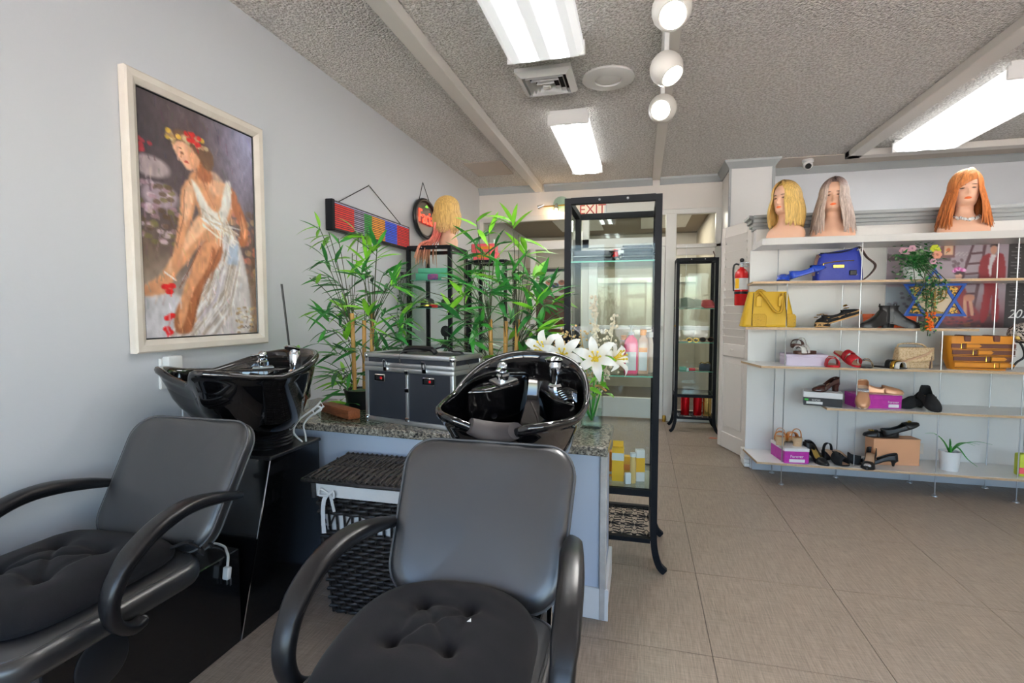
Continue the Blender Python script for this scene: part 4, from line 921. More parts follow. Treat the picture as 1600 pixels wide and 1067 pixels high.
def lily(p, face, label, s=1.0):
    t = thing('white_lily', label, 'flower', p, 0)
    f = Vector(face).normalized(); R = f.to_track_quat('Z', 'Y').to_matrix().to_4x4()
    for k in range(6):
        o = pet.copy(); C.objects.link(o); o.parent = t; o.matrix_local = R @ Matrix.Rotation(k * PI / 3 + .2, 4, 'Z') @ Matrix.Scale(s * (1 if k % 2 else .94), 4)
    m = MB(T=R)
    for k in range(6):
        a_ = k * PI / 3; m.tube([(0, 0, 0), (.012 * math.cos(a_), .012 * math.sin(a_), .045), (.022 * math.cos(a_), .022 * math.sin(a_), .07)], .0022, 5); m.ball((.022 * math.cos(a_), .022 * math.sin(a_), .072), .0055, 6, 4)
    m.ball((0, 0, .012), .014, 8, 6)
    obj('stamens', m, M['stamen'], t)
    b = Vector((-.215, 2.345, ZT + .03)) - Vector(p)
    obj('stem', MB().tube(smoothpath([(0, 0, 0), (-f * .05)[:], (b.x * .5, b.y * .55, b.z * .45), b[:]], 4), .004, 6), M['leafm'], t)
    for k in range(3):
        q = Vector((b.x * .35, b.y * .4, b.z * (.3 + .12 * k))); place_leaf(protos[1], t, q, (math.cos(2.1 * k + p[0] * 30), math.sin(2.1 * k + 1) - .5, .35), 0, 1.2)
    return t
lily((-.405, 2.21, 1.07), (-.35, -.9, .45), 'white lily nearest the bamboo, opening to the left over the basin')
lily((-.335, 2.2, 1.055), (.15, -1, .25), 'white lily over the back rim of the right basin, facing the viewer')
lily((-.19, 2.22, 1.04), (.05, -1, .3), 'white lily open wide above the glass vase')
lily((-.125, 2.3, 1.03), (.75, -.5, .4), 'white lily seen from the side against the glass cabinet', .85)
bpy.data.objects.remove(pet)
gm = thing('leaf_sprigs', 'bright green leafy sprigs around the lilies in the glass vase', 'foliage', (-.215, 2.345, ZT + .05))
mb = MB()
for k in range(5): mb.tube([(0, 0, 0), (.03 * math.cos(k * 1.3), .03 * math.sin(k * 1.3) - .03, .18)], .003, 5)
obj('stems', mb, M['leafm'], gm)
random.seed(5)
for k in range(34):
    p = Vector((random.uniform(-.1, .06), random.uniform(-.14, -.02), random.uniform(.15, .29)))
    place_leaf(protos[1], gm, p, (random.uniform(-1, 1), random.uniform(-1, .1), random.uniform(-.3, .8)), random.uniform(-.5, .5), random.uniform(.7, 1.15))
for o in protos: bpy.data.objects.remove(o)
def sprig(p0, p1, label, m, n, spread, r0, name='dried_sprig'):
    t = thing(name, label, 'dried flower', p0); d = Vector(p1) - Vector(p0); random.seed(n)
    mb = MB().tube(smoothpath([(0, 0, 0), (d * .5 + Vector((.01, 0, .01)))[:], d[:]], 4), .003, 5)
    fb = MB()
    for k in range(n):
        q = d * random.uniform(.62 if spread > .04 else .3, 1.0) + Vector([random.gauss(0, spread) for _ in range(3)])
        fb.ball(q[:], random.uniform(.6, 1.2) * r0, 5, 4)
        if spread > .04: mb.tube([(d * .7)[:], q[:]], .0012, 4)
    obj('stalk', mb, m, t); b = obj('blossoms', fb, m, t); b['kind'] = 'stuff'
sprig((-.25, 2.36, .76), (-.36, 2.3, 1.15), 'golden gypsophila sprig behind the two left lilies', M['dry'], 130, .036, .0055, 'gypsophila')
sprig((-.23, 2.36, .76), (-.27, 2.34, 1.15), 'golden gypsophila sprig in front of the glass cabinet post', M['dry'], 110, .036, .0055, 'gypsophila')
sprig((-.21, 2.36, .76), (-.207, 2.34, 1.31), 'tall ivory dried flower spike rising from the vase', M['dryw'], 120, .011, .008)
sprig((-.2, 2.36, .76), (-.115, 2.34, 1.235), 'ivory dried flower spike leaning right from the vase', M['dryw'], 70, .01, .007)
sprig((-.2, 2.36, .78), (-.165, 2.33, 1.1), 'bunch of small ivory blossoms just over the open lily', M['dryw'], 120, .032, .007)
# ------------------------------------------------------------------ wicker hamper
hp = thing('wicker_hamper', 'black wicker laundry hamper with white liner between the shampoo stations', 'hamper', (-1.07, 1.9, 0))
def hside(z): k = .78 + .22 * z / .56; return .2 * k, .135 * k
st = MB()
def per(u, z, off):                      # point round the tapered box
    hx, hy = hside(z); hx += off; hy += off; L = 4 * (hx + hy); s = (u % 1) * L
    if s < 2 * hx: return (-hx + s, -hy, z), (0, -1)
    s -= 2 * hx
    if s < 2 * hy: return (hx, -hy + s, z), (1, 0)
    s -= 2 * hy
    if s < 2 * hx: return (hx - s, hy, z), (0, 1)
    s -= 2 * hx; return (-hx, hy - s, z), (-1, 0)
NS = 36
for k in range(NS): st.tube([per(k / NS, z, 0)[0] for z in (0, .18, .36, .555)], .005, 5)
obj('stakes', st, M['wicker'], hp)
wv = MB()
zz = [.01 + .0188 * k for k in range(19)] + [.432 + .0188 * k for k in range(4)] 
for r_, z in enumerate(zz):
    pts = []
    for k in range(NS * 2):
        ph = 1 if ((k // 2) + r_) % 2 else -1
        p, nn = per(k / (NS * 2), z, .0055 * ph if k % 2 == 0 else 0); pts.append(p)
    wv.tube(pts, .0088, 6, closed=True)
o = obj('woven_sides', wv, M['wicker'], hp, smooth=80); o['kind'] = 'stuff'
cr = MB()
for k in range(NS):
    if k % 2: cr.tube([per(k / NS, .37, .003)[0], per((k + 1) / NS, .43, .003)[0]], .004, 5)
obj('open_weave', cr, M['wicker'], hp)
ln = MB(); 
ln.loft([[per(k / 60, z, o_)[0] for k in range(60)] for z, o_ in ((.06, -.014), (.3, -.012), (.54, -.01), (.562, .004), (.558, .013), (.535, .016 ), (.505, .018))], cap=False)
obj('cotton_liner', ln, M['liner'], hp, smooth=60, recalc=False)
for k in (0, 14, 20, 35): obj('lid_loop', MB().tube([per((k + .3) / NS, z, .019)[0] for z in (.5, .53, .56)], .012, 6), M['wicker'], hp)
bw = MB(); bx, by = -.135, -.165
bw.sweep(smoothpath([(bx, by + .02, .52), (bx - .012, by, .5), (bx - .02, by, .44), (bx - .016, by, .36)], 4), [(.008, .001), (-.008, .001), (-.008, -.001), (.008, -.001)], (0, 1, 0))
bw.sweep(smoothpath([(bx, by + .02, .52), (bx + .02, by, .5), (bx + .035, by - .005, .455)], 4), [(.008, .001), (-.008, .001), (-.008, -.001), (.008, -.001)], (0, 1, 0))
bw.tube(smoothpath([(bx, by + .01, .52), (bx - .03, by, .54), (bx - .035, by, .515), (bx, by, .518), (bx + .03, by, .535), (bx + .03, by, .51), (bx, by + .01, .52)], 4), .005, 6)
obj('bow', bw, M['liner'], hp)
lid = MB(T=Matrix.Translation((0, 0, .575)) @ Matrix.Rotation(math.radians(4), 4, 'X'))
random.seed(9)
for k in range(52):
    x = -.24 + .48 * k / 51; yo = random.uniform(-.01, .01); h = .006 * math.sin(k * 2.1)
    lid.tube([(x + random.uniform(-.004, .004), -.15 + yo, .004 + h * .3), (x, -.05, .009 + h), (x + random.uniform(-.004, .004), .05, .006 - h), (x, .155 + yo, .004)], .0044, 5)
o = obj('lid_rods', lid, M['wickertop'], hp, smooth=80); o['kind'] = 'stuff'
lw = MB(T=Matrix.Translation((0, 0, .575)) @ Matrix.Rotation(math.radians(4), 4, 'X'))
for j, y in enumerate((-.145, -.072, .002, .075, .148)):
    lw.tube([(-.245 + .49 * k / 40, y, .006 + (.007 if (k + j) % 2 else -.004)) for k in range(41)], .0055, 5)
obj('lid_bands', lw, M['wicker'], hp, smooth=80)
lf = MB(T=Matrix.Translation((0, 0, .575)) @ Matrix.Rotation(math.radians(4), 4, 'X')).tube([(-.26, -.15, 0), (-.22, -.155, .002), (0, -.157, 0), (.24, -.155, 0), (.245, .155, 0), (-.24, .16, 0), (-.25, 0, 0)], .008, 6, closed=True)
obj('lid_rim', lf, M['wicker'], hp)
# ------------------------------------------------------------------ glass display cabinets
def cabinet(name, x0, x1, y0, y1, label, shelves, h=1.79, box_z=.40, low_z=.165, p=.03, detail=True, mirror_back=False):
    cx, cy = (x0 + x1) / 2, (y0 + y1) / 2; t = thing(name, label, 'display cabinet', (cx, cy, 0)); hx, hy = (x1 - x0) / 2, (y1 - y0) / 2
    for sx in (-1, 1):
        for sy in (-1, 1):
            X, Y = sx * (hx - p / 2), sy * (hy - p / 2)
            pts = [(X, Y, h - .002), (X, Y, .22), (X + sx * .002, Y + sy * .0, .15), (X + sx * .01, Y - .0, .09), (X + sx * .028, Y + sy * .0, .035), (X + sx * .055, Y + sy * .0, .008)]
            pts = pts[:2] + smoothpath(pts[1:], 4)[1:]
            obj('leg', MB().sweep(pts, [(p / 2, p / 2), (-p / 2, p / 2), (-p / 2, -p / 2), (p / 2, -p / 2)], (0, 1, 0)), M['frame'], t, smooth=30)
    for (zz, nm) in ((h - p, 'top_bar'), (box_z - p, 'lower_bar'), (low_z - p * .7, 'base_bar')):
        mb = MB()
        q = p if nm != 'base_bar' else p * .7
        for sy in (-1, 1): mb.box(-hx + p, hx - p, sy * (hy - p / 2) - p / 2, sy * (hy - p / 2) + p / 2, zz, zz + q)
        for sx in (-1, 1): mb.box(sx * (hx - p / 2) - p / 2, sx * (hx - p / 2) + p / 2, -hy + p, hy - p, zz, zz + q)
        obj(nm, mb, M['frame'], t)
    for nm, (a, b, c, d, e, f) in {'front_pane': (-hx + p, hx - p, -hy + .004, -hy + .008, box_z, h - p), 'back_pane': (-hx + p, hx - p, hy - .008, hy - .004, box_z, h - p),
                               'side_pane': (-hx + .004, -hx + .008, -hy + p, hy - p, box_z, h - p), 'right_side_pane': (hx - .008, hx - .004, -hy + p, hy - p, box_z, h - p)}.items():
        obj('side_pane' if 'side' in nm else nm, MB().box(a, b, c, d, e, f), M['glass'], t)
    for z in shelves:
        s = obj('glass_shelf', MB().box(-hx + .012, hx - .012, -hy + .012, hy - .012, z - .006, z), M['glassg'], t)
        ed = MB().box(-hx + .012, hx - .012, -hy + .0105, -hy + .012, z - .006, z); obj('shelf_edge', ed, M['edge'], s)
    if detail:
        for x in (-.06, .07): obj('screw', MB().ball((x, -hy - .001, h - p / 2), .006, 8, 5), M['steel'], t)
        obj('door_knob', MB().ball((-hx - .0, -hy + .06, 1.1), .01, 10, 6), M['brass'], t)
    lt = MB(); k = 0
    z = low_z - .006; R = .068
    for gx in np.arange(-hx + .05, hx, .118):
        for gy in np.arange(-hy + .05, hy, .118):
            ox = gx + (.059 if k % 2 else 0); k += 1
            for a in range(8):
                aa = a * PI / 4
                if abs(ox) > hx - .02 or abs(gy) > hy - .02: continue
                c_, s_ = math.cos(aa), math.sin(aa); w_ = .02
                q = [(ox, gy, z), (ox + R * .5 * c_ - w_ * s_, gy + R * .5 * s_ + w_ * c_, z), (ox + R * c_, gy + R * s_, z), (ox + R * .5 * c_ + w_ * s_, gy + R * .5 * s_ - w_ * c_, z)]
                q = [(max(-hx + p, min(hx - p, a_)), max(-hy + p, min(hy - p, b_)), c2) for a_, b_, c2 in q]
                lt.tube(q, .0022, 4, closed=True)
    obj('lattice', lt, M['black'], t)
    obj('wire_tray', MB().tube([(-hx + p, -hy + p, z), (hx - p, -hy + p, z), (hx - p, hy - p, z), (-hx + p, hy - p, z)], .004, 5, closed=True), M['black'], t)
    return t
cabinet('glass_cabinet', -.362, .088, 2.44, 2.885, 'tall glass cabinet with charcoal frame at the end of the granite counter', (.4, .945, 1.49))
cabinet('glass_cabinet', .345, .745, 5.42, 5.78, 'glass cabinet in front of the narrow window beside the bifold door', (.4, .64, .935, 1.28), detail=True)
cabinet('glass_cabinet', -1.895, -1.5, 3.88, 4.3, 'glass cabinet by the left wall carrying the blonde and pink wig', (.4, .95, 1.28, 1.51))
cabinet('glass_cabinet', -1.78, -1.36, 5.1, 5.5, 'glass cabinet in the back corner carrying two pink boxes', (.4, .95, 1.49))
# --- contents of the tall cabinet
def softbox(name, label, cat, loc, sx, sy, sz, m, rz=0, bev=.006, group=None, rx=0):
    o = obj(name, MB().box(-sx / 2, sx / 2, -sy / 2, sy / 2, 0, sz, bev, 2), m); o.location = loc; o.rotation_euler = (rx, 0, rz); tag(o, label, cat, group); return o
gcase = mat('grey_vinyl_case', (96, 100, 106), .45); dcase = mat('dark_vinyl_case', (58, 62, 68), .4)
def zipcase(label, loc, sx, sy, sz, m, rz=0, ry=0):
    t = thing('zip_case', label, 'case', loc, rz, None, 0, ry)
    obj('lower_shell', MB().box(-sx / 2, sx / 2, -sy / 2, sy / 2, 0, sz * .5, .012, 3), dcase, t, smooth=50)
    obj('upper_shell', MB().box(-sx / 2 + .004, sx / 2 - .004, -sy / 2 + .004, sy / 2 - .004, sz * .45, sz, .016, 3), m, t, smooth=50)
    obj('zip', MB().tube([(x, y, sz * .49) for x, y in rrect(sx + .002, sy + .002, .014, 4)], .003, 5, closed=True), M['steel'], t)
    return t
zipcase('pale grey zip case on the top glass shelf of the tall cabinet', (-.235, 2.66, 1.49), .2, .26, .062, gcase)
zipcase('dark grey zip case on the top glass shelf beside the cables', (-.02, 2.66, 1.49), .15, .28, .05, dcase)
zipcase('slim grey zip case stacked on the dark case', (-.022, 2.64, 1.541), .15, .2, .03, gcase, 0, math.radians(0))
hd = thing('cable_bundle', 'tangled black cable with a red plug between the zip cases', 'cable', (-.125, 2.56, 1.49))
random.seed(3); pts = [(.03 * math.cos(k * .9) + random.uniform(-.008, .008), .035 * math.sin(k * .9) + random.uniform(-.01, .01), .008 + .045 * abs(math.sin(k * .37))) for k in range(22)]
obj('wire', MB().tube(smoothpath(pts, 3), .004, 5), M['black'], hd); obj('plug', MB().lathe([(.001, 0), (.014, 0), (.014, .03), (.008, .036), (.001, .036)], 14, (0, -.03, .025)), M['red'], hd)
obj('tag', MB().box(.012, .04, -.04, -.036, .04, .055), M['paper'], hd)
def bottle(label, loc, r, h, m, cap, capm, lab=None, neck=.012, square=False, band=None, group=None):
    t = thing('bottle', label, 'bottle', loc, 0, group)
    pr = [(.001, 0), (r * .92, 0), (r, .006), (r, h * .68), (r * .85, h * .78), (neck, h * .86), (neck, h * .92), (.001, h * .92)]
    if square: b = MB().loft([[(x, y, z) for x, y in rrect(2 * max(a, .004), 2 * max(a, .004) * .75, max(a, .004) * .35, 4)] for a, z in pr])
    else: b = MB().lathe(pr, 24)
    obj('body', b, m, t, smooth=50)
    if cap == 'pump':
        obj('pump', MB().lathe([(neck * 1.15, h * .88), (neck * 1.15, h * .95), (.004, h * .96), (.004, h * 1.05), (.014, h * 1.055), (.014, h * 1.1), (.001, h * 1.1)], 16).box(-.006, .006, -.04, 0, h * 1.06, h * 1.095, .003, 1), capm, t)
    else: obj('cap', MB().lathe([(neck * 1.25, h * .88), (neck * 1.25, h), (neck * 1.1, h * 1.01), (.001, h * 1.01)], 18), capm, t)
    if lab: obj('label', MB().box(-r * .75, r * .75, -(r * .75 if square else r) - .001, -(r * .75 if square else r) + .004, h * .08, h * .5), lab, t)
    if band: obj('colour_band', MB().box(-r * .75, r * .75, -(r * .75 if square else r) - .0015, -(r * .75 if square else r) + .004, h * .5, h * .6), band, t)
    return t
pinkm = mat('pink_liquid', (236, 92, 132), .2, coat=.3); amber = mat('pale_amber_bottle', (214, 176, 150), .2, coat=.3); org = mat('orange_cap', (240, 150, 40), .35); yel = mat('yellow_card', (246, 190, 30), .5)
bottle('square pink lotion bottle with clear pump on the middle glass shelf', (-.045, 2.55, .945), .033, .215, pinkm, 'pump', M['plastic'], M['paper'], square=True)
bottle('pale amber bottle with orange cap beside the pink bottle', (.012, 2.55, .945), .026, .215, amber, 'cap', org, M['paper'], square=True, band=org)
bottle('slim beige bottle at the right end of the middle glass shelf', (.045, 2.62, .945), .017, .2, mat('beige_bottle', (216, 198, 180), .3), 'cap', M['offwhite'])
bottle('bottle with orange cap half hidden behind the pink bottle', (-.085, 2.68, .945), .024, .18, amber, 'cap', org)
def carton(label, loc, sx, sy, sz, m, bandm, b0, b1, rz=0, top=None):
    t = thing('carton', label, 'box', loc, rz)
    obj('box', MB().box(-sx / 2, sx / 2, -sy / 2, sy / 2, 0, sz, .001, 1), m, t)
    obj('printed_band', MB().box(-sx / 2 - .0006, sx / 2 + .0006, -sy / 2 - .0006, sy / 2 + .0006, sz * b0, sz * b1), bandm, t)
    return t
c1 = carton('yellow and white upright carton on the bottom glass shelf', (-.102, 2.56, .4), .058, .035, .17, yel, M['paper'], .62, .84)
obj('hang_tab', MB().prism([(-.026, .17), (.026, .17), (.026, .2), (-.026, .2)], .008, .010, 'y'), yel, c1)
carton('small yellow carton behind the upright carton', (-.055, 2.66, .4), .05, .04, .1, yel, org, .3, .6)
carton('yellow carton at the left behind the counter edge', (-.15, 2.63, .4), .045, .04, .13, org, M['paper'], .1, .2)
c2 = carton('leaning white and yellow carton at the right of the bottom glass shelf', (.005, 2.58, .4), .042, .03, .16, M['paper'], yel, .3, .75, math.radians(14))
bottle('white topped tube beside the leaning carton', (-.028, 2.54, .4), .015, .15, mat('beige_tube', (226, 190, 120), .4), 'cap', M['plastic'])
softbox('bottle_wrap', 'small white and black packet between the cartons', 'packet', (-.052, 2.52, .4), .03, .02, .055, M['paper'], .3, .004)
# --- contents of the window cabinet
def cap_hat(label, loc, m, rz, s=1, name='cap'):
    t = thing(name, label, 'hat', loc, rz)
    obj('crown', MB().lathe([(.09 * s, 0), (.092 * s, .02 * s), (.085 * s, .06 * s), (.06 * s, .092 * s), (.02 * s, .104 * s), (.001, .105 * s)], 24), m, t)
    obj('peak', MB().grid(lambda u, v: ((u - .5) * .16 * s * (1 - .25 * v * v), -.06 * s - .09 * s * v * (1 - (2 * u - 1) ** 2 * .55), .012 - .02 * v * v + .012 * (1 - (2 * u - 1) ** 2)), 12, 6), m, t, smooth=80, solid=.004)
    obj('button', MB().ball((0, 0, .105 * s), .007, 8, 5), m, t)
    return t
khaki = mat('sage_cotton', (120, 134, 118), .9); dusty = mat('dusty_red_cotton', (170, 70, 72), .9)
cap_hat('sage green cap on the top shelf of the window cabinet, at its left', (.45, 5.56, 1.28), khaki, -.5, 1.1)
cap_hat('sage green cap on the top shelf of the window cabinet, in its middle', (.555, 5.6, 1.28), khaki, .2, .95)
cap_hat('dusty red cap on the top shelf of the window cabinet', (.655, 5.58, 1.28), dusty, .5, .9)
def sunglasses(label, loc, rz, m, s=1):
    t = thing('sunglasses', label, 'sunglasses', loc, rz)
    for sx in (-1, 1): obj('lens', MB().prism([(sx * .036 * s + .027 * s * math.cos(a), .024 * s + .02 * s * math.sin(a)) for a in [2 * PI * i / 16 for i in range(16)]], -.001, .001, 'y'), M['gloss'], t)
    f = MB()
    for sx in (-1, 1):
        f.tube([(sx * .036 * s + .028 * s * math.cos(a), 0, .024 * s + .021 * s * math.sin(a)) for a in [2 * PI * i / 18 for i in range(18)]], .0035, 6, up=(0, 1, 0), closed=True)
        f.tube([(sx * .066 * s, 0, .034 * s), (sx * .07 * s, .06 * s, .03 * s), (sx * .068 * s, .12 * s, .012 * s)], .003, 6)
    f.tube([(-.01 * s, 0, .032 * s), (.01 * s, 0, .032 * s)], .003, 6); obj('frame', f, m, t)
    return t
tort = mat('tortoiseshell', (96, 48, 30), .3)
sunglasses('tortoiseshell sunglasses in the window cabinet, nearest the bifold door', (.655, 5.5, .935), .2, tort, 1.1)
sunglasses('gold framed sunglasses in the window cabinet, beside the tortoiseshell pair', (.52, 5.5, .935), -.1, M['gold'], .9)
bx = thing('jewel_tray', 'small tray of gold trinkets in the window cabinet', 'tray', (.43, 5.52, .935))
obj('dish', MB().lathe([(.001, .002), (.045, .002), (.05, .014), (.048, .014), (.044, .005), (.001, .005)], 20), M['offwhite'], bx)
mb = MB(); random.seed(2)
for k in range(12): mb.ball((random.uniform(-.03, .03), random.uniform(-.03, .03), .012), .009, 6, 5)
obj('trinkets', mb, M['gold'], bx)
bg_ = thing('small_purse', 'small dark purse with gold chain in the window cabinet', 'purse', (.645, 5.54, .64))
obj('body', MB().box(-.055, .055, -.022, .022, 0, .07, .01, 2), mat('navy_leather', (44, 50, 62), .5), bg_)
obj('chain', MB().tube(smoothpath([(-.05, -.01, .07), (-.03, -.02, .085), (0, -.025, .075), (.03, -.02, .09), (.05, 0, .072)], 4), .005, 6), M['gold'], bg_)
softbox('gift_box', 'small mint box on the lower shelf of the window cabinet', 'box', (.43, 5.52, .64), .07, .06, .035, mat('mint_card', (126, 190, 166), .6))
softbox('gift_box', 'small red box on the lower shelf of the window cabinet', 'box', (.52, 5.5, .64), .06, .05, .025, mat('red_card', (206, 50, 60), .6))
softbox('gift_box', 'flat cream box under the small purse', 'box', (.585, 5.6, .64), .06, .05, .02, M['oak'])
def tumbler(label, x, m):
    t = thing('tumbler', label, 'tumbler', (x, 5.55, .168), 0)
    obj('body', MB().lathe([(.001, 0), (.04, 0), (.043, .006), (.045, .19), (.044, .2), (.001, .2)], 24), m, t)
    obj('ring', MB().lathe([(.0455, .13), (.047, .135), (.0455, .14)], 24, cap=False), m, t)
    obj('lid', MB().lathe([(.044, .2), (.04, .212), (.001, .213)], 24), m, t)
rm = mat('metallic_red', (206, 18, 30), .25, .7); gmn = mat('metallic_gold', (226, 190, 110), .25, .8)
tumbler('metallic red tumbler at the foot of the window cabinet, leftmost of three', .462, rm)
tumbler('metallic red tumbler at the foot of the window cabinet, beside the gold one', .585, rm)
tumbler('metallic gold tumbler at the foot of the window cabinet', .678, gmn)
# --- contents of the wig cabinet
mint = mat('mint_green_card', (96, 196, 160), .55)
softbox('shoe_box', 'mint green box lying on the top glass shelf under the blonde wig', 'box', (-1.71, 4.05, 1.51), .27, .2, .06, mint, 0, .003)
softbox('shoe_box', 'smaller mint green box stacked on the first mint box', 'box', (-1.7, 4.04, 1.571), .25, .18, .04, mint, .05, .003)
softbox('purple_pouch', 'purple patterned pouch in front of the mint boxes', 'pouch', (-1.68, 3.93, 1.51), .09, .03, .05, mat('purple_print', (96, 84, 170), .7, var=(206, 90, 140), vscale=60), 0, .01)
softbox('white_card_box', 'tiny white box beside the purple pouch', 'box', (-1.58, 3.94, 1.51), .05, .03, .025, M['paper'])
for (x, y, lab, rz) in ((-1.76, 4.0, 'black brimmed hat at the left of the wig cabinet', 0), (-1.6, 4.06, 'black brimmed hat at the right of the wig cabinet', .4)):
    t = thing('felt_hat', lab, 'hat', (x, y, 1.28), rz)
    obj('crown', MB().lathe([(.062, .004), (.06, .03), (.054, .068), (.03, .082), (.001, .078)], 24), M['brub'], t)
    obj('brim', MB().lathe([(.06, .006), (.095, .0), (.1, .012), (.098, .014), (.09, .006), (.06, .012)], 28, cap=False), M['brub'], t)
    obj('hat_band', MB().lathe([(.063, .012), (.063, .026)], 24, cap=False), M['gold'], t)
softbox('red_packet', 'small red packet between the black hats', 'packet', (-1.675, 3.94, 1.28), .06, .02, .035, M['red'], 0, .003)
t = thing('dark_shoe_tree', 'dark sculpted ornament low in the wig cabinet', 'ornament', (-1.62, 4.05, .95)); obj('base', MB().lathe([(.001, 0), (.04, 0), (.03, .015), (.012, .03), (.012, .1)], 16), M['brub'], t); obj('fan', MB().ball((0, 0, .13), .05, 12, 8, (.9, .3, 1)), M['brub'], t)
pk = mat('hot_pink_card', (240, 96, 110), .5)
for k, (x, lab) in enumerate(((-1.62, 'pink box with a dark end on the corner cabinet, lower of two'), (-1.64, 'pink box with a dark end on the corner cabinet, upper of two'))):
    t = thing('hair_box', lab, 'box', (x, 5.25, 1.79 + .091 * k)); obj('box', MB().box(-.13, .13, -.06, .06, 0, .088, .002, 1), pk, t); obj('end_face', MB().box(-.134, -.129, -.061, .061, .004, .084, .002, 1), M['black'], t)
    obj('orange_stripe', MB().box(-.09, .1, -.0625, -.059, .03, .06), org, t)
# vine on the wig cabinet
vn = thing('trailing_vine', 'dark trailing vine hanging at the left side of the wig cabinet', 'plant', (-1.915, 3.83, 1.4))
obj('hook_pot', MB().lathe([(.001, 0), (.03, 0), (.036, .05), (.03, .05), (.001, .04)], 16, (.04, -.02, .12)), M['brub'], vn)
random.seed(12); sm = MB(); lm = MB()
for k in range(8):
    x, y = random.uniform(.0, .11), random.uniform(-.05, .02); L = random.uniform(.35, .72); pts = [(.04, -.02, .17), (x, y - .01, .16)] + [(x + .015 * math.sin(q * 1.3 + k), y + .012 * math.cos(q + k), .12 - L * q / 6) for q in range(7)]
    sm.tube(pts, .002, 4)
    for q in range(int(L * 40)):
        tt = random.uniform(0, 6); c_ = Vector((x + .015 * math.sin(tt * 1.3 + k), y + .012 * math.cos(tt + k), .12 - L * tt / 6)); d = Vector((random.uniform(-1, 1), random.uniform(-1, 1), random.uniform(-.8, .3))).normalized() * .022; n_ = Vector((d.y, -d.x, .4)).normalized() * .009
        lm.add([c_[:], (c_ + d * .5 + n_)[:], (c_ + d)[:], (c_ + d * .5 - n_)[:]], [(0, 1, 2, 3)])
obj('stems', sm, M['twig'], vn); o = obj('foliage', lm, mat('vine_leaf', (48, 92, 58), .5), vn); o['kind'] = 'stuff'
# ------------------------------------------------------------------ shoe shelving
sh = thing('open_shelving', 'white shelving with plywood edges and thin steel rods along the right wall', 'shelves', (1.9, 4.1, 0))
O = Vector((1.9, 4.1, 0)); XE = 3.3
def board(z, x0, x1, cut, th=.017, name='shelf', m=None):
    P = [(x0 + cut[0], 3.93), (x1, 3.93), (x1, 4.285), (x0 + cut[1], 4.285)]
    P = [(a - O.x, b - O.y) for a, b in P]
    s = obj(name, MB().prism(P, z - th, z, 'z', bev=.001, seg=1), M['offwhite'], sh)
    obj('front_edge', MB().box(P[0][0], P[1][0], -.1715, -.169, z - th + .001, z - .001), m or M['oak'], s)
    e = MB(); a, b = Vector((P[0][0], P[0][1], 0)), Vector((P[3][0], P[3][1], 0)); n = Vector((-(b - a).y, (b - a).x, 0)).normalized() * .002
    e.add([(q.x, q.y, zz) for zz in (z - th + .001, z - .001) for q in (a, b, b + n, a + n)], [(0, 1, 2, 3), (4, 5, 6, 7), (0, 1, 5, 4), (2, 3, 7, 6), (1, 2, 6, 5), (3, 0, 4, 7)])
    obj('end_edge', e, m or M['oak'], s)
    return s
ZB, ZH, Z2, Z3, Z4, ZT1 = .165, .578, .862, 1.137, 1.463, 1.765
board(ZB, .81, XE, (.02, -.01)); board(ZH, 1.29, XE, (-.02, .0)); board(Z2, .80, XE, (.04, -.03)); board(Z3, .75, 2.13, (-.02, .06)); board(Z4, .77, XE, (.0, .03))
board(ZT1, .825, XE, (0, .005), .048, 'top_shelf', M['offwhite'])
obj('back_panel', MB().box(.815 - O.x, 2.62 - O.x, .19, .2, .1, 1.72).box(2.625 - O.x, XE - O.x, .19, .2, .1, 1.72), M['offwhite'], sh)
for xx, y, z0, z1 in ((1.0, 3.962, 0, Z4), (1.457, 3.962, ZB, 1.72), (1.945, 3.962, 0, Z3), (2.335, 3.962, Z2, 1.72), (2.4, 3.962, 0, Z2), (2.9, 3.962, 0, 1.72), (1.0, 4.235, 0, 1.72), (1.44, 4.235, 0, 1.72), (1.92, 4.235, 0, 1.72), (2.38, 4.235, 0, 1.72), (2.9, 4.235, 0, 1.72)):
        r = obj('rod', MB().tube([(xx - O.x, y - O.y, z0 + .012), (xx - O.x, y - O.y, z1)], .0038, 8), M['steel'], sh)
        if z0 == 0: obj('foot', MB().lathe([(.001, 0), (.019, 0), (.017, .006), (.006, .012), (.006, .02)], 16, (xx - O.x, y - O.y, 0)), M['steel'], r)
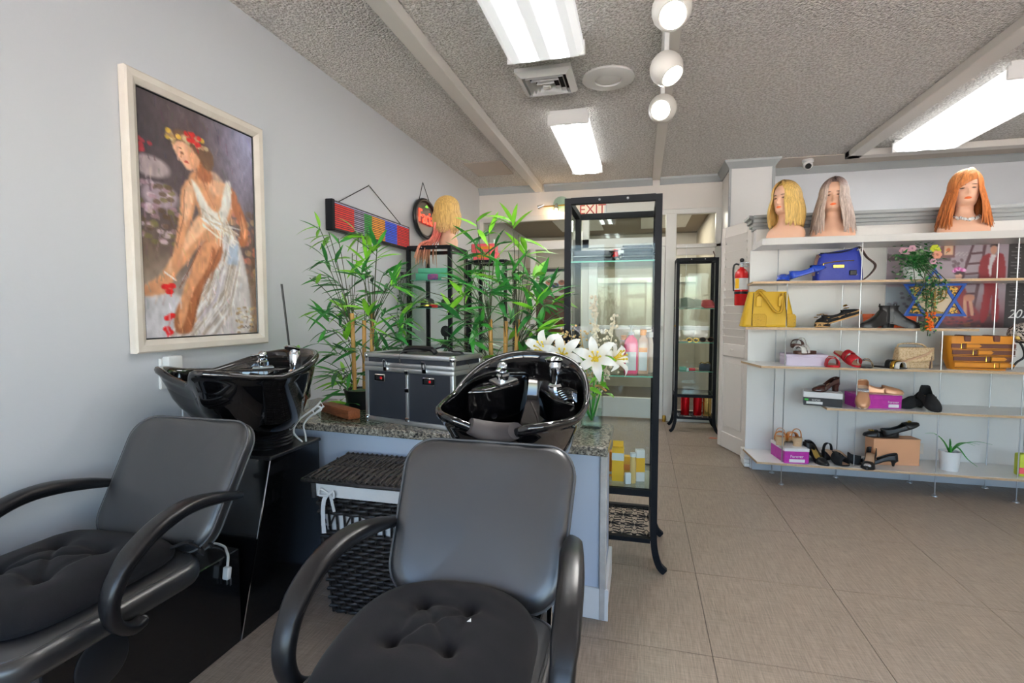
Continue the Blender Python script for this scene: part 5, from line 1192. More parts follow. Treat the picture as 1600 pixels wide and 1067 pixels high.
# ------------------------------------------------------------------ shoes
def outline(toe):
    tip = {'round': ((.93, .34), (.98, .2)), 'point': ((.9, .24), (.97, .09)), 'almond': ((.92, .29), (.975, .13))}[toe]
    return [(0, .12), (.015, .24), (.05, .34), (.1, .385), (.25, .37), (.42, .365), (.56, .43), (.7, .495), (.8, .46), tip[0], tip[1], (1, .02)]
def zbase(t, heel):
    if t < .2: return heel
    if t > .68: return .004 * max(0, (t - .85) / .15)
    q = (t - .2) / .48; return heel * (1 - q * q * (3 - 2 * q))
def shoe(label, loc, rz, up, sole, L=.24, W=.085, heel=0., st=.008, side=.05, op=.62, toe='round', hm=None, inner=None, rx=0, ry=0, group=None, heelw=.5, kind='pump', bands=(), orn=None, cat='shoe', name='shoe', hgt=None, back=1.15):
    t = thing(name, label, cat, loc, rz, group, rx, ry)
    ol = outline(toe); TT = [0, .02, .05, .1, .18, .28, .38, .48, .58, .66, .74, .82, .89, .94, .98, 1]
    Y = lambda q: L / 2 - q * L
    hw = lambda q: lerp(q, ol) * W
    b = MB(); b.loft([[(hw(q), Y(q), zbase(q, heel)), (hw(q) * 1.02, Y(q), zbase(q, heel) + st), (-hw(q) * 1.02, Y(q), zbase(q, heel) + st), (-hw(q), Y(q), zbase(q, heel))] for q in TT])
    obj('sole', b, sole, t)
    ins = MB().grid(lambda u, v: ((2 * u - 1) * hw(v) * .93, Y(.02 + .96 * v), zbase(.02 + .96 * v, heel) + st + .0015), 3, 18)
    obj('insole', ins, inner or sole, t)
    if kind == 'pump':
        def ht(q):                            # top of the dome above the sole
            return lerp(q, [(0, side), (op, side * 1.05), (.86, side * .68), (.96, side * .42), (1, side * .2)])
        d = MB().grid(lambda u, v: (lambda q, a: (hw(q) * 1.03 * math.copysign(abs(math.cos(a)) ** .75, math.cos(a)), Y(q) - (.012 * math.sin(a) if v == 0 else 0) * -1, zbase(q, heel) + st * .3 + ht(q) * abs(math.sin(a)) ** .8))(op + (1 - op) * v, PI * u), 19, 10)
        path = [(-1, q) for q in np.linspace(op, .015, 12)] + [(1, q) for q in np.linspace(.015, op, 12)]
        def wl(u, v):
            i = u * (len(path) - 1); k = int(round(i)); sx, q = path[k]
            hh = side * (back if q < .06 else lerp(q, [(.06, back * .96), (.3, .72), (op * .8, .66), (op, .86)]))
            return (sx * hw(q) * (1.03 - .1 * v), Y(q) + (.004 * v if q < .1 else 0) * -1, zbase(q, heel) + st * .3 + hh * v)
        d.grid(wl, len(path), 5)
        obj('upper', d, up, t, smooth=70, solid=.0025)
    elif kind == 'boot':
        def ht(q): return lerp(q, [(0, hgt), (.3, hgt), (.42, .105), (.6, .07), (.8, .046), (.95, .026), (1, .01)])
        d = MB().grid(lambda u, v: (lambda q, a: (hw(q) * 1.04 * math.copysign(abs(math.cos(a)) ** .7, math.cos(a)), Y(q), zbase(q, heel) + st * .3 + ht(q) * abs(math.sin(a)) ** .6))(.3 + .7 * v, PI * u), 19, 14)
        rg = []
        for z_, k in ((.0, 1.0), (.03, 1.03), (.07, .9), (.1, .86), (hgt * .95, .98), (hgt, 1.0)):
            cy = Y(.2) - .01; rg.append([(W * .4 * k * math.cos(a), cy + L * .2 * k * math.sin(a) * (1 + .06 * z_ / hgt), heel + st + z_) for a in [2 * PI * i / 20 for i in range(20)]])
        d.loft(rg, cap=False)
        obj('upper', d, up, t, smooth=70)
        obj('pull_tab', MB().tube([(-.012, Y(.0) + .004, heel + hgt - .015), (-.012, Y(0) + .006, heel + hgt + .02), (.012, Y(0) + .006, heel + hgt + .02), (.012, Y(0) + .004, heel + hgt - .015)], .003, 5), up, t)
    for (q0, q1, h, m_) in bands:
        g = MB().grid(lambda u, v: (lambda q, a: (hw(q) * 1.05 * math.copysign(abs(math.cos(a)) ** .8, math.cos(a)), Y(q), zbase(q, heel) + st * .4 + h * abs(math.sin(a)) ** .7))(q0 + (q1 - q0) * v, PI * u), 17, 5)
        obj('strap', g, m_, t, smooth=70, solid=.004)
    if heel > .012:
        hw_ = W * .36 * heelw; hb = heelw
        k = MB().loft([[(x * s, Y(.12) - .0 + y * s, z) for x, y in rrect(2 * W * .34, L * .2, .012, 4)] for s, z in ((1, heel + .001), (.35 + .6 * hb, heel * .6), (.1 + .85 * hb, .0))])
        obj('heel', k, hm or sole, t, smooth=50)
    if orn: orn(t, L, W, heel, st, side, Y, hw)
    return t
blueP = mat('blue_patent', (28, 70, 190), .15, coat=.5); tan = mat('tan_leather', (206, 132, 62), .5); cork = mat('cork_rope', (206, 166, 112), .8, var=(176, 134, 84), vscale=120)
redw = mat('red_woven', (196, 26, 40), .5, bump=.5, bscale=160); blk = mat('black_leather', (26, 25, 26), .35); blksu = mat('black_suede', (28, 28, 30), .85)
nude = mat('nude_lining', (206, 168, 136), .6); rose = mat('rose_gold_leather', (214, 160, 122), .3, .35); bone = mat('cream_leather', (226, 206, 180), .5); brn = mat('brown_patent', (72, 40, 34), .2, coat=.3)
whl = mat('white_leather', (232, 228, 222), .45); choc = mat('brown_leather', (86, 54, 42), .5); leo = mat('leopard_print', (206, 170, 126), .7, var=(36, 26, 22), vscale=55, ramp=(.46, .5))
silv = mat('silver_sequin', (214, 214, 216), .2, .8, bump=.6, bscale=220); goldl = mat('gold_leather', (206, 172, 92), .3, .5)
def toe_bar(m_): 
    return lambda t, L, W, heel, st, side, Y, hw: obj('toe_ornament', MB().box(-.016, .016, Y(.8) - .008, Y(.8) + .008, st + side * .74, st + side * .74 + .008, .003, 1).tube([(-.02, Y(.74), st + side * .82), (0, Y(.72), st + side * .9), (.02, Y(.74), st + side * .82)], .003, 5), m_, t)
def chain_orn(t, L, W, heel, st, side, Y, hw):
    c_ = MB()
    for k in range(5):
        a_ = PI * (.18 + .16 * k); cx, cz = hw(.68) * 1.06 * math.cos(a_), st + side * 1.02 * abs(math.sin(a_)) ** .8
        c_.tube([(cx + .011 * math.cos(b_), Y(.68) + .009 * math.sin(b_), cz + .004) for b_ in [2 * PI * i / 10 for i in range(10)]], .003, 5, closed=True)
    obj('gold_chain', c_, M['gold'], t)
FX = PI / 2     # toe towards +x
shoe('blue patent ballet flat propped heel-high against the blue handbag', (1.15, 4.03, Z4 + .052), FX - .1, blueP, M['brub'], L=.235, W=.082, st=.007, side=.05, op=.66, inner=nude, rx=math.radians(-18), group='blue ballet flats')
shoe('blue patent ballet flat lying toe forward under its raised partner', (1.0, 4.06, Z4 + .002), -.35, blueP, M['brub'], L=.235, W=.085, st=.007, side=.05, op=.66, inner=nude, group='blue ballet flats')
shoe('black espadrille with gold chain resting on its partner', (1.375, 4.02, Z3 + .055), FX - .15, blksu, cork, L=.24, W=.085, st=.033, side=.055, op=.58, inner=nude, orn=chain_orn, rx=math.radians(-20), group='black espadrilles')
shoe('black espadrille with gold chain standing under its partner, toe to the viewer', (1.262, 4.06, Z3), -.45, blksu, cork, L=.24, W=.085, st=.033, side=.055, op=.58, inner=nude, orn=chain_orn, group='black espadrilles')
shoe('pointed black ankle boot in front of the orange box, toe to the left', (1.575, 4.0, Z3), -FX + .25, blk, blk, L=.235, W=.08, heel=.03, st=.008, kind='boot', hgt=.115, toe='almond', heelw=.8, group='black ankle boots', cat='boot', name='ankle_boot')
shoe('pointed black ankle boot in front of the orange box, toe to the right', (1.72, 4.0, Z3), FX - .25, blk, blk, L=.235, W=.08, heel=.03, st=.008, kind='boot', hgt=.115, toe='almond', heelw=.8, group='black ankle boots', cat='boot', name='ankle_boot')
B3 = lambda m_: ((.5, .64, .05, m_), (.7, .86, .046, m_))
shoe('white strapped sandal with brown sole standing on its side partner on the lilac box', (1.12, 4.09, .945 + .035), -.5, whl, choc, L=.2, W=.085, st=.022, kind='slide', bands=((.18, .32, .075, whl), (.45, .62, .06, whl), (.7, .88, .05, choc)), inner=choc, rx=math.radians(-8), group='white sandals', name='sandal')
shoe('white strapped sandal with brown sole lying flat at the front of the lilac box', (1.14, 4.02, .945), -.9, whl, choc, L=.19, W=.085, st=.022, kind='slide', bands=((.45, .62, .055, whl), (.7, .9, .05, whl)), inner=choc, group='white sandals', name='sandal')
shoe('red woven slide flat on the shelf, toe to the viewer', (1.305, 4.0, Z2), -.15, redw, redw, L=.21, W=.09, st=.014, kind='slide', bands=((.42, .58, .066, redw), (.62, .9, .058, redw)), inner=nude, group='red woven slides', name='slide_sandal')
shoe('red woven slide tipped against its partner', (1.41, 4.02, Z2 + .048), .35, redw, redw, L=.23, W=.09, st=.012, kind='slide', bands=((.4, .58, .062, redw), (.64, .88, .055, redw)), inner=nude, rx=math.radians(24), group='red woven slides', name='slide_sandal')
shoe('black and leopard strappy sandal beside the red slides', (1.53, 4.02, Z2), -.4, blk, blk, L=.22, W=.08, st=.008, kind='slide', bands=((.4, .48, .055, leo), (.55, .63, .05, blk), (.7, .78, .046, leo)), inner=blk, group='black strapped sandals', name='sandal')
shoe('black sandal with gold band in front of the cream satchel', (1.66, 3.99, Z2), .55, blk, blk, L=.22, W=.085, st=.008, kind='slide', bands=((.45, .62, .055, blk), (.64, .76, .052, M['gold']), (.78, .9, .045, whl)), inner=blk, group='black strapped sandals', name='sandal')
# half shelf
def shoebox(label, loc, sx, sy, sz, m, lid=None, rz=0, lidh=.03, lab=None, txt=None, txtm=None):
    t = thing('shoe_box', label, 'box', loc, rz)
    obj('box', MB().box(-sx / 2 + .003, sx / 2 - .003, -sy / 2 + .003, sy / 2 - .003, 0, sz - .002), m, t)
    if lid: obj('lid', MB().box(-sx / 2, sx / 2, -sy / 2, sy / 2, sz - lidh, sz, .002, 1), lid, t)
    if lab: a, b, c_, d = lab; obj('label', MB().box(a, b, -sy / 2 - .0005, -sy / 2 + .004, c_, d), M['paper'], t)
    if txt: s_, x_, z_, q = txt; text('lettering', s_, q, txtm or M['paper'], t, (x_, -sy / 2 - .001, z_), ext=.0004)
    return t
mag = mat('magenta_card', (176, 30, 150), .45, var=(196, 50, 170), vscale=30); lil = mat('lilac_card', (222, 208, 226), .6); whc = mat('white_card', (226, 224, 224), .55); blkc = mat('black_card', (30, 28, 32), .5)
shoebox('pale lilac shoe box under the white sandals', (1.148, 4.08, Z2), .27, .18, .082, lil, lil, 0, .022)
sb_ = shoebox('black shoe box with white lid under the brown pump', (1.275, 4.06, ZH), .24, .15, .098, blkc, whc, math.radians(-14), .04, lab=(-.1, .0, .012, .03), txt=('SHOES', -.04, .04, .018))
obj('green_mark', MB().prism([(-.012, 0), (.012, 0), (.012, .012), (-.012, .012)], -.0757, -.07, 'y'), mat('green_mark', (60, 200, 70), .5), sb_).location = (-.1, 0, .036)
shoebox('magenta shoe box under the rose gold loafers', (1.6, 4.08, ZH), .29, .17, .092, mag, mag, math.radians(6), .03, lab=(.06, .125, .008, .03), txt=('Forever', .09, .045, .022))
shoe('brown patent wedge pump on the white-lidded box, toe to the left', (1.29, 4.05, ZH + .099), -FX + .35, brn, brn, L=.2, W=.075, heel=.05, st=.006, side=.045, op=.62, toe='almond', inner=nude, heelw=.75)
shoe('rose gold loafer leaning heel-up against the magenta box', (1.505, 3.99, ZH + .072), -.35, rose, bone, L=.23, W=.088, st=.013, side=.06, op=.5, inner=bone, rx=math.radians(38), group='rose gold loafers', orn=lambda t, L, W, heel, st, side, Y, hw: obj('jewel_strap', MB().box(-.035, .035, Y(.5) - .014, Y(.5) + .014, st + side * .86, st + side * 1.1, .006, 2), silv, t))
shoe('rose gold loafer lying flat on the magenta box', (1.66, 4.06, ZH + .093), FX - .2, rose, bone, L=.23, W=.085, st=.013, side=.055, op=.5, inner=bone, group='rose gold loafers')
shoe('black suede loafer turned sideways, toe to the left, beyond the magenta box', (1.83, 4.08, ZH), -FX + .4, blksu, blk, L=.21, W=.08, heel=.015, st=.01, side=.07, op=.45, inner=nude, group='black loafers', back=1.25)
shoe('black suede loafer facing the viewer by the steel rod', (1.905, 4.0, ZH), .05, blksu, blk, L=.21, W=.085, heel=.01, st=.01, side=.07, op=.5, inner=nude, group='black loafers', rx=math.radians(20), back=1.25).location.z = ZH + .037
# bottom shelf
shoebox('magenta shoe box with white lid under the tan mules, left end of the bottom shelf', (1.075, 4.07, ZB), .17, .25, .108, mag, whc, math.radians(8), .022, lab=(-.05, .055, .008, .03), txt=('Forever', .0, .05, .028))
shoe('tan mule with stacked wooden sole on the white lid, at the left', (1.02, 4.1, ZB + .109), PI - .25, tan, M['oak'], L=.2, W=.082, heel=.035, st=.028, kind='slide', bands=((.5, .86, .06, tan), (.2, .26, .075, tan)), inner=tan, heelw=1, group='tan mules', name='mule')
shoe('tan mule with stacked wooden sole on the white lid, at the right', (1.11, 4.1, ZB + .109), PI + .05, tan, M['oak'], L=.2, W=.082, heel=.035, st=.028, kind='slide', bands=((.5, .86, .06, tan), (.2, .26, .075, tan)), inner=tan, heelw=1, group='tan mules', name='mule')
shoe('black slingback with gold lining, toe to the viewer, beside the magenta box', (1.245, 4.03, ZB), .35, blk, blk, L=.24, W=.076, heel=.085, st=.005, side=.04, op=.7, toe='almond', inner=goldl, heelw=.12, group='black slingback heels')
shoe('black slingback lying turned away behind its partner', (1.25, 4.12, ZB), PI - .8, blk, blk, L=.23, W=.076, heel=.085, st=.005, side=.045, op=.66, toe='almond', inner=goldl, heelw=.12, group='black slingback heels')
shoe('black block-heeled mule standing toe down', (1.365, 4.03, ZB + .004), .5, blksu, blk, L=.21, W=.088, heel=.06, st=.008, kind='slide', bands=((.48, .9, .052, blksu), (.12, .22, .06, blksu)), inner=nude, heelw=1, group='black block heel mules', name='mule')
shoe('black block-heeled mule lying to the right of its partner', (1.455, 4.07, ZB + .004), FX - .4, blksu, blk, L=.2, W=.088, heel=.06, st=.008, kind='slide', bands=((.5, .9, .05, blksu),), inner=nude, heelw=1, group='black block heel mules', name='mule')
sq = lambda t, L, W, heel, st, side, Y, hw: obj('sequin_toe', MB().ball((0, Y(.8), st + side * .4), .024, 12, 6, (1.1, 1.2, .75)), silv, t)
shoe('black pump with silver sequin toe, heel raised, in front of the tan box', (1.56, 3.985, ZB), -.5, blk, blk, L=.23, W=.08, heel=.07, st=.006, side=.042, op=.66, toe='point', inner=nude, heelw=.2, orn=sq, group='black sequin pumps')
shoe('black pump with silver sequin toe lying on its side behind its partner', (1.63, 4.03, ZB + .01), -FX - .25, blk, blk, L=.23, W=.08, heel=.04, st=.006, side=.042, op=.66, toe='point', inner=nude, heelw=.2, orn=sq, group='black sequin pumps')
shoebox('tall tan shoe box standing under the black ballet flats', (1.755, 4.13, ZB), .31, .11, .185, mat('tan_card', (222, 164, 122), .6), mat('tan_card_lid', (214, 156, 116), .6), math.radians(8), .0001)
shoe('black ballet flat with gold toe bar lying on the tan box, toe to the left', (1.68, 4.13, ZB + .187), -FX + .1, blk, blk, L=.23, W=.08, st=.007, side=.045, op=.66, inner=blk, orn=toe_bar(M['gold']), group='black ballet flats')
shoe('black ballet flat with gold toe bar slanting across its partner, toe to the right', (1.79, 4.09, ZB + .245), FX - .05, blk, blk, L=.235, W=.08, st=.007, side=.045, op=.66, inner=blk, orn=toe_bar(M['gold']), rx=math.radians(-24), group='black ballet flats')
shoebox('orange shoe box lying behind the black ankle boots', (1.7, 4.13, Z3), .27, .16, .095, mat('orange_card', (236, 96, 34), .55), mat('orange_card_lid', (240, 104, 40), .55), 0, .025)
# aloe
al = thing('potted_aloe', 'spiky green aloe in a white pot on the bottom shelf', 'plant', (2.065, 4.05, ZB))
obj('pot', MB().lathe([(.001, 0), (.05, 0), (.06, .125), (.06, .132), (.054, .13), (.05, .11), (.001, .105)], 28), M['plastic'], al, smooth=40)
obj('soil', MB().lathe([(.051, .112), (.001, .118)], 20), mat('soil', (70, 54, 42), .9), al)
for k, (dx, dy, dz, L_) in enumerate(((-.62, -.2, .55, .26), (.7, -.3, .32, .25), (.8, .2, .16, .22), (.45, -.35, .3, .2), (.35, -.7, -.5, .2), (-.25, -.6, -.1, .13), (.1, .3, .5, .12), (-.1, -.3, .45, .1))):
    p0 = Vector((0, 0, .118)); d = Vector((dx, dy, 0)); pts = [p0, p0 + d * L_ * .3 + Vector((0, 0, .05 + .06 * max(dz, 0))), p0 + d * L_ * .7 + Vector((0, 0, .05 + L_ * .6 * dz)), p0 + d * L_ * 1.1 + Vector((0, 0, .03 + L_ * .75 * dz))]
    pts = smoothpath([q[:] for q in pts], 5); n = len(pts)
    obj('leaf', MB().sweep(pts, [(.009, .001), (0, .003), (-.009, .001), (-.006, -.003), (.006, -.003)], (0, 0, 1), [max(.06, 1.1 - i / n) for i in range(n)]), M['leafm'], al, smooth=60)
pkx = thing('snack_pack', 'lime and pink packet at the right edge of the bottom shelf', 'packet', (2.475, 4.02, ZB)); obj('pouch', MB().box(-.05, .05, -.03, .03, 0, .15, .012, 2), mat('lime_card', (196, 206, 50), .5), pkx); obj('pink_label', MB().box(-.051, .03, -.032, -.028, .02, .06), pk, pkx)
ot = thing('shelf_outlet', 'small pale wall socket behind the aloe pot', 'outlet', (1.99, 4.287, .245)); obj('plate', MB().box(-.03, .03, -.006, .0, -.04, .04, .003, 1), M['cream'], ot); obj('socket', MB().box(-.012, .012, -.008, -.004, -.02, .02, .002, 1), M['offwhite'], ot)
# ------------------------------------------------------------------ bags
def sec_bag(mb, w0, w1, d0, d1, h, bulge=.1, n=10, r=.03):
    rg = []
    for k in range(n + 1):
        v = k / n; w_ = w0 + (w1 - w0) * v; d = (d0 + (d1 - d0) * v) * (1 + bulge * math.sin(PI * v)); rg.append([(x, y, h * v) for x, y in rrect(w_, d, min(r, d * .45), 4)])
    return mb.loft([[(x * .96, y * .9, 0) for x, y, z in rg[0]]] + [[(x, y, z + .006) for x, y, z in rg[0]]] + rg[1:])
bcan = mat('royal_blue_nylon', (32, 52, 156), .5, bump=.15, bscale=60)
bb = thing('blue_handbag', 'royal blue nylon shoulder bag with brown strap on the second shelf from the top', 'bag', (1.355, 4.1, Z4))
v = []
for k in range(11):
    q = k / 10; w0 = .155 + .01 * math.sin(PI * q) - .035 * q; d = .05 * (1 + .35 * math.sin(PI * q * .8)) - .02 * q
    v.append([(x + .0 * q, y, .0 + (.205 * q) + (.035 * (x / .13) * q if x > 0 else -.006 * q)) for x, y in rrect(2 * w0, 2 * d, d * .8, 5)])
obj('body', MB().loft(v), bcan, bb, smooth=60)
obj('top_trim', MB().tube(smoothpath([(-.122, -.03, .2), (-.06, -.042, .2), (0, -.046, .203), (.06, -.042, .218), (.125, -.02, .242)], 4), .005, 6), M['black'], bb)
obj('zip_pocket', MB().tube(smoothpath([(-.11, -.06, .125), (-.02, -.068, .138), (.08, -.062, .142)], 4), .0035, 6), M['gold'], bb)
obj('zip_pull', MB().box(-.114, -.108, -.068, -.062, .085, .125, .001, 1), M['gold'], bb)
obj('name_plate', MB().box(-.05, .02, -.072, -.062, .092, .114, .002, 1), M['gold'], bb)
st_ = MB()
for (x, z) in ((-.125, .175), (-.135, .06), (.1, .215), (.07, .05), (.09, .068), (.1, .045)): st_.ball((x, -.058 if abs(x) < .11 else -.04, z), .0065, 8, 5)
for k, p in enumerate([(x, -.06 if abs(x) < .11 else -.042, z) for x, z in ((-.125, .175), (-.135, .06), (.1, .215), (.07, .05), (.09, .068), (.1, .045))]): obj('stud', MB().ball(p, .0065, 8, 5), M['steel'], bb)
obj('side_tab', MB().box(.055, .1, -.069, -.058, .04, .075, .004, 1), M['black'], bb)
obj('strap', MB().sweep(smoothpath([(.12, 0, .24), (.14, .0, .235), (.18, 0, .17), (.235, 0, .115), (.215, 0, .06), (.16, 0, .008), (.12, .01, .004)], 5), [(.018, .002), (-.018, .002), (-.018, -.002), (.018, -.002)], (0, 0, 1)), choc, bb)
obj('strap_ring', MB().tube([(.127 + .014 * math.cos(a), -.01, .235 + .014 * math.sin(a)) for a in [2 * PI * i / 14 for i in range(14)]], .003, 6, up=(0, 1, 0), closed=True), M['steel'], bb)
obj('side_strap', MB().sweep(smoothpath([(-.13, -.02, .19), (-.15, -.025, .12), (-.158, -.025, .04)], 4), [(.012, .002), (-.012, .002), (-.012, -.002), (.012, -.002)], (0, 1, 0)), choc, bb)
ycol = mat('mustard_leather', (204, 164, 26), .5, bump=.12, bscale=300); ydk = mat('dark_piping', (84, 66, 24), .6)
yb = thing('yellow_handbag', 'mustard yellow handbag with two looped handles hanging over the shelf end', 'bag', (.888, 4.03, Z3))
vb = MB(); sec_bag(vb, .36, .26, .14, .07, .255, .1); obj('body', vb, ycol, yb, smooth=60)
for sx in (-1, 1):
    obj('piping', MB().tube([(sx * .115, -.073, .01), (sx * .11, -.07, .12), (sx * .1, -.04, .245)], .003, 5), ydk, yb)
for s0, s1 in ((-.112, -.02), (.115, .172)): obj('perforated_panel', MB().prism([(s0, .008), (s1, .008), (s1, .08), (s1 - .012, .095), (s0, .095)], -.0795, -.07, 'y', bev=.002, seg=1), mat('perforated_mustard', (190, 150, 24), .6, var=(120, 92, 20), vscale=140, ramp=(.3, .42)), yb)
for (y, lift) in ((-.05, -.02), (.045, .03)):
    obj('handle', MB().tube(smoothpath([(-.07, y, .2), (-.07, y - .012, .25), (-.035, y - .03, .265 if lift > 0 else .21), (.03, y - .04, .215 if lift > 0 else .115), (.075, y - .03, .19 if lift > 0 else .12), (.085, y - .012, .235), (.075, y, .2)], 5), .0095, 8), mat('mustard_handle', (176, 138, 22), .5), yb, smooth=60)
for x in (-.07, .075): obj('handle_tab', MB().prism([(x - .018, .15), (x + .018, .15), (x + .018, .215), (x, .225), (x - .018, .215)], -.074, -.062, 'y', bev=.002, seg=1), ycol, yb); obj('ring', MB().tube([(x + .013 * math.cos(a), -.068, .225 + .013 * math.sin(a)) for a in [2 * PI * i / 12 for i in range(12)]], .003, 5, up=(0, 1, 0), closed=True), M['brass'], yb)
crm = mat('cream_monogram', (214, 188, 150), .55, var=(190, 158, 116), vscale=110, ramp=(.42, .5))
cbg = thing('cream_handbag', 'cream patterned flap handbag on the third shelf between the black sandals and the striped bag', 'bag', (1.82, 4.06, Z2))
vb = MB(); sec_bag(vb, .235, .2, .08, .06, .14, .12); obj('body', vb, crm, cbg, smooth=60)
obj('flap', MB().grid(lambda u, v: ((u - .5) * .21, -.048 - .006 * math.sin(PI * u) - .004 * v, .142 - .085 * v - .02 * math.sin(PI * u) * v), 12, 6), crm, cbg, smooth=80, solid=.005)
obj('braided_strap', MB().tube(smoothpath([(-.1, -.055, .03), (-.04, -.062, .06), (.0, -.064, .075), (.06, -.06, .1), (.1, -.045, .13)], 5), .008, 8), nude, cbg)
obj('piping', MB().tube(smoothpath([(.085, -.05, .0), (.09, -.052, .08), (.105, -.035, .14)], 4), .004, 6), choc, cbg)
obj('handle', MB().tube(smoothpath([(-.09, 0, .135), (-.08, 0, .16), (-.02, -.01, .168), (.05, -.01, .16), (.085, 0, .135)], 5), .006, 8), crm, cbg, smooth=60)
och = mat('ochre_leather', (214, 138, 30), .45, bump=.1, bscale=250); dk2 = mat('dark_brown_band', (104, 60, 46), .5)
ob = thing('striped_handbag', 'ochre handbag with brown belts and four buckles on the third shelf at the right', 'bag', (2.185, 4.05, Z2))
rg = [[(x, y, .225 * v_) for x, y in rrect(.31 + .07 * math.sin(min(1, v_ * 1.25) * PI / 2), .11 * (1 + .3 * math.sin(PI * v_)), .045, 5)] for v_ in [k / 10 for k in range(11)]]
obj('body', MB().loft(rg), och, ob, smooth=60)
def yfront(v_): return -.055 * (1 + .3 * math.sin(PI * v_)) - .002
for k, (z, xb) in enumerate(((.16, -.1), (.118, -.035), (.075, .04), (.034, .09))):
    v_ = z / .225; hwid = (.31 + .07 * math.sin(min(1, v_ * 1.25) * PI / 2)) / 2 - .012; y = yfront(v_)
    obj('belt', MB().box(-hwid, hwid, y - .002, y + .006, z - .0145, z + .0145, .002, 1), dk2 if k < 3 else och, ob)
    obj('belt_tongue', MB().prism([(xb, z - .012), (xb + .075, z - .012), (xb + .09, z), (xb + .075, z + .012), (xb, z + .012)], y - .006, y - .001, 'y', bev=.002, seg=1), och, ob)
    obj('buckle', MB().tube([(xb - .012 + a * .014, y - .007, z + b * .017) for a, b in ((-1, -1), (1, -1), (1, 1), (-1, 1))], .003, 5, up=(0, 1, 0), closed=True), M['gold'], ob)
    obj('seam', MB().tube([(-hwid, y - .003, z - .021), (hwid, y - .003, z - .021)], .0022, 5), dk2, ob)
for x in (-.085, .075): obj('top_strap', MB().box(x - .02, x + .02, -.066, .06, .185, .23, .006, 1), dk2, ob)
# leopard hat on a stand
hs = thing('hat_stand', 'curved black hat stand at the right edge of the third shelf', 'stand', (2.46, 4.05, Z2))
obj('frame', MB().tube(smoothpath([(-.075, 0, .004), (-.05, 0, .05), (-.01, 0, .09), (-.02, 0, .15), (-.05, 0, .2)], 5), .007, 8).tube(smoothpath([(.075, 0, .004), (.05, 0, .05), (.0, 0, .09), (.02, 0, .15), (.05, 0, .2)], 5), .007, 8), M['black'], hs, smooth=60)
obj('ring', MB().tube([(.05 * math.cos(a), .05 * math.sin(a), .2) for a in [2 * PI * i / 16 for i in range(16)]], .006, 6, closed=True), M['black'], hs)
lh = thing('leopard_hat', 'black and white leopard print beret resting on the hat stand', 'hat', (2.46, 4.05, Z2 + .205))
bwl = mat('leopard_cotton', (226, 216, 204), .8, var=(34, 26, 24), vscale=75, ramp=(.44, .5))
obj('crown', MB().lathe([(.05, -.02), (.085, .0), (.1, .035), (.09, .075), (.06, .1), (.02, .11), (.001, .11)], 28), bwl, lh); obj('band', MB().lathe([(.052, -.025), (.056, -.022), (.056, .0), (.052, .002)], 24, cap=False), M['black'], lh)
obj('sequin_trim', MB().ball((-.07, -.045, .012), .022, 10, 6, (1, .5, .8)), goldl, lh)
# ------------------------------------------------------------------ calendar poster, star, hanging plant
c = Canvas(170, 124, (150, 138, 148))
nz = c.noise(9)
c.mix(np.clip((c.y - .55) * 3, 0, 1) * .9, (112, 70, 78)); c.mix(np.clip((c.y - .78) * 6, 0, 1), (74, 44, 50))
c.poly([(0, .1), (.5, .13), (.5, .2), (0, .18)], (96, 84, 92), 1, curve=False)
for k in range(22): c.line([(.02 + k * .03, .14), (.05 + k * .03, .1)], .004, (184, 174, 178), .7)
c.poly([(.42, 0), (.53, 0), (.53, .16), (.42, .16)], (110, 74, 76), 1, curve=False); c.poly([(.445, .02), (.51, .02), (.51, .13), (.445, .13)], (206, 170, 140), 1, curve=False); c.dot(.478, .07, .02, .03, (196, 110, 70))
for k in range(20): c.dot(.55 + c.rng.uniform(-.04, .04), .26 + c.rng.uniform(-.08, .08), .012, .02, (104, 84, 92), .7)
c.line([(.66, .02), (.52, .8)], .014, (86, 58, 66)); c.line([(.75, .02), (.68, .9)], .014, (86, 58, 66))
for k in range(6): c.line([(.655 - .02 * k, .12 + .12 * k), (.735 - .012 * k, .11 + .12 * k)], .012, (86, 58, 66))
c.poly([(.02, .5), (.2, .52), (.26, .7), (.24, .98), (.0, .98), (0, .52)], (150, 166, 178), 2)
for k in range(14): c.dot(c.rng.uniform(.02, .22), c.rng.uniform(.58, .9), .02, .02, (90, 84, 96), .5)
c.poly([(.48, .62), (.62, .6), (.68, .72), (.74, .9), (.5, .97), (.42, .8)], (130, 50, 58), 3); c.poly([(.52, .56), (.62, .56), (.64, .74), (.53, .76)], (128, 40, 46), 2)
for k in range(50): c.dot(c.rng.uniform(.3, .84), c.rng.uniform(.82, .99), .018, .014, [(96, 50, 58), (130, 80, 50), (70, 44, 70), (60, 36, 40)][k % 4], .7)
c.line([(.62, .66), (.63, .86)], .016, (196, 150, 126)); c.line([(.66, .66), (.68, .84)], .016, (196, 150, 126)); c.dot(.65, .64, .05, .05, (186, 130, 110))
c.poly([(.53, .43), (.6, .43), (.63, .58), (.5, .58)], (128, 40, 46), 1); c.dot(.565, .385, .03, .055, (216, 170, 150)); c.poly([(.53, .34), (.56, .3), (.6, .33), (.61, .4), (.59, .36), (.54, .36)], (60, 40, 48), 1)
for k in range(14): c.dot(.525 + .082 * k / 13, .29 + .06 * abs(k / 13 - .5) + c.rng.uniform(-.01, .01), .016, .022, [(196, 110, 180), (226, 170, 216), (150, 60, 130), (210, 80, 150)][k % 4])
c.poly([(.72, .2), (.78, .12), (.82, .16), (.86, .12), (.9, .18), (.91, .42), (.86, .48), (.88, .88), (.83, .9), (.82, .6), (.79, .9), (.74, .9), (.76, .5), (.72, .44)], (136, 34, 44), 1)
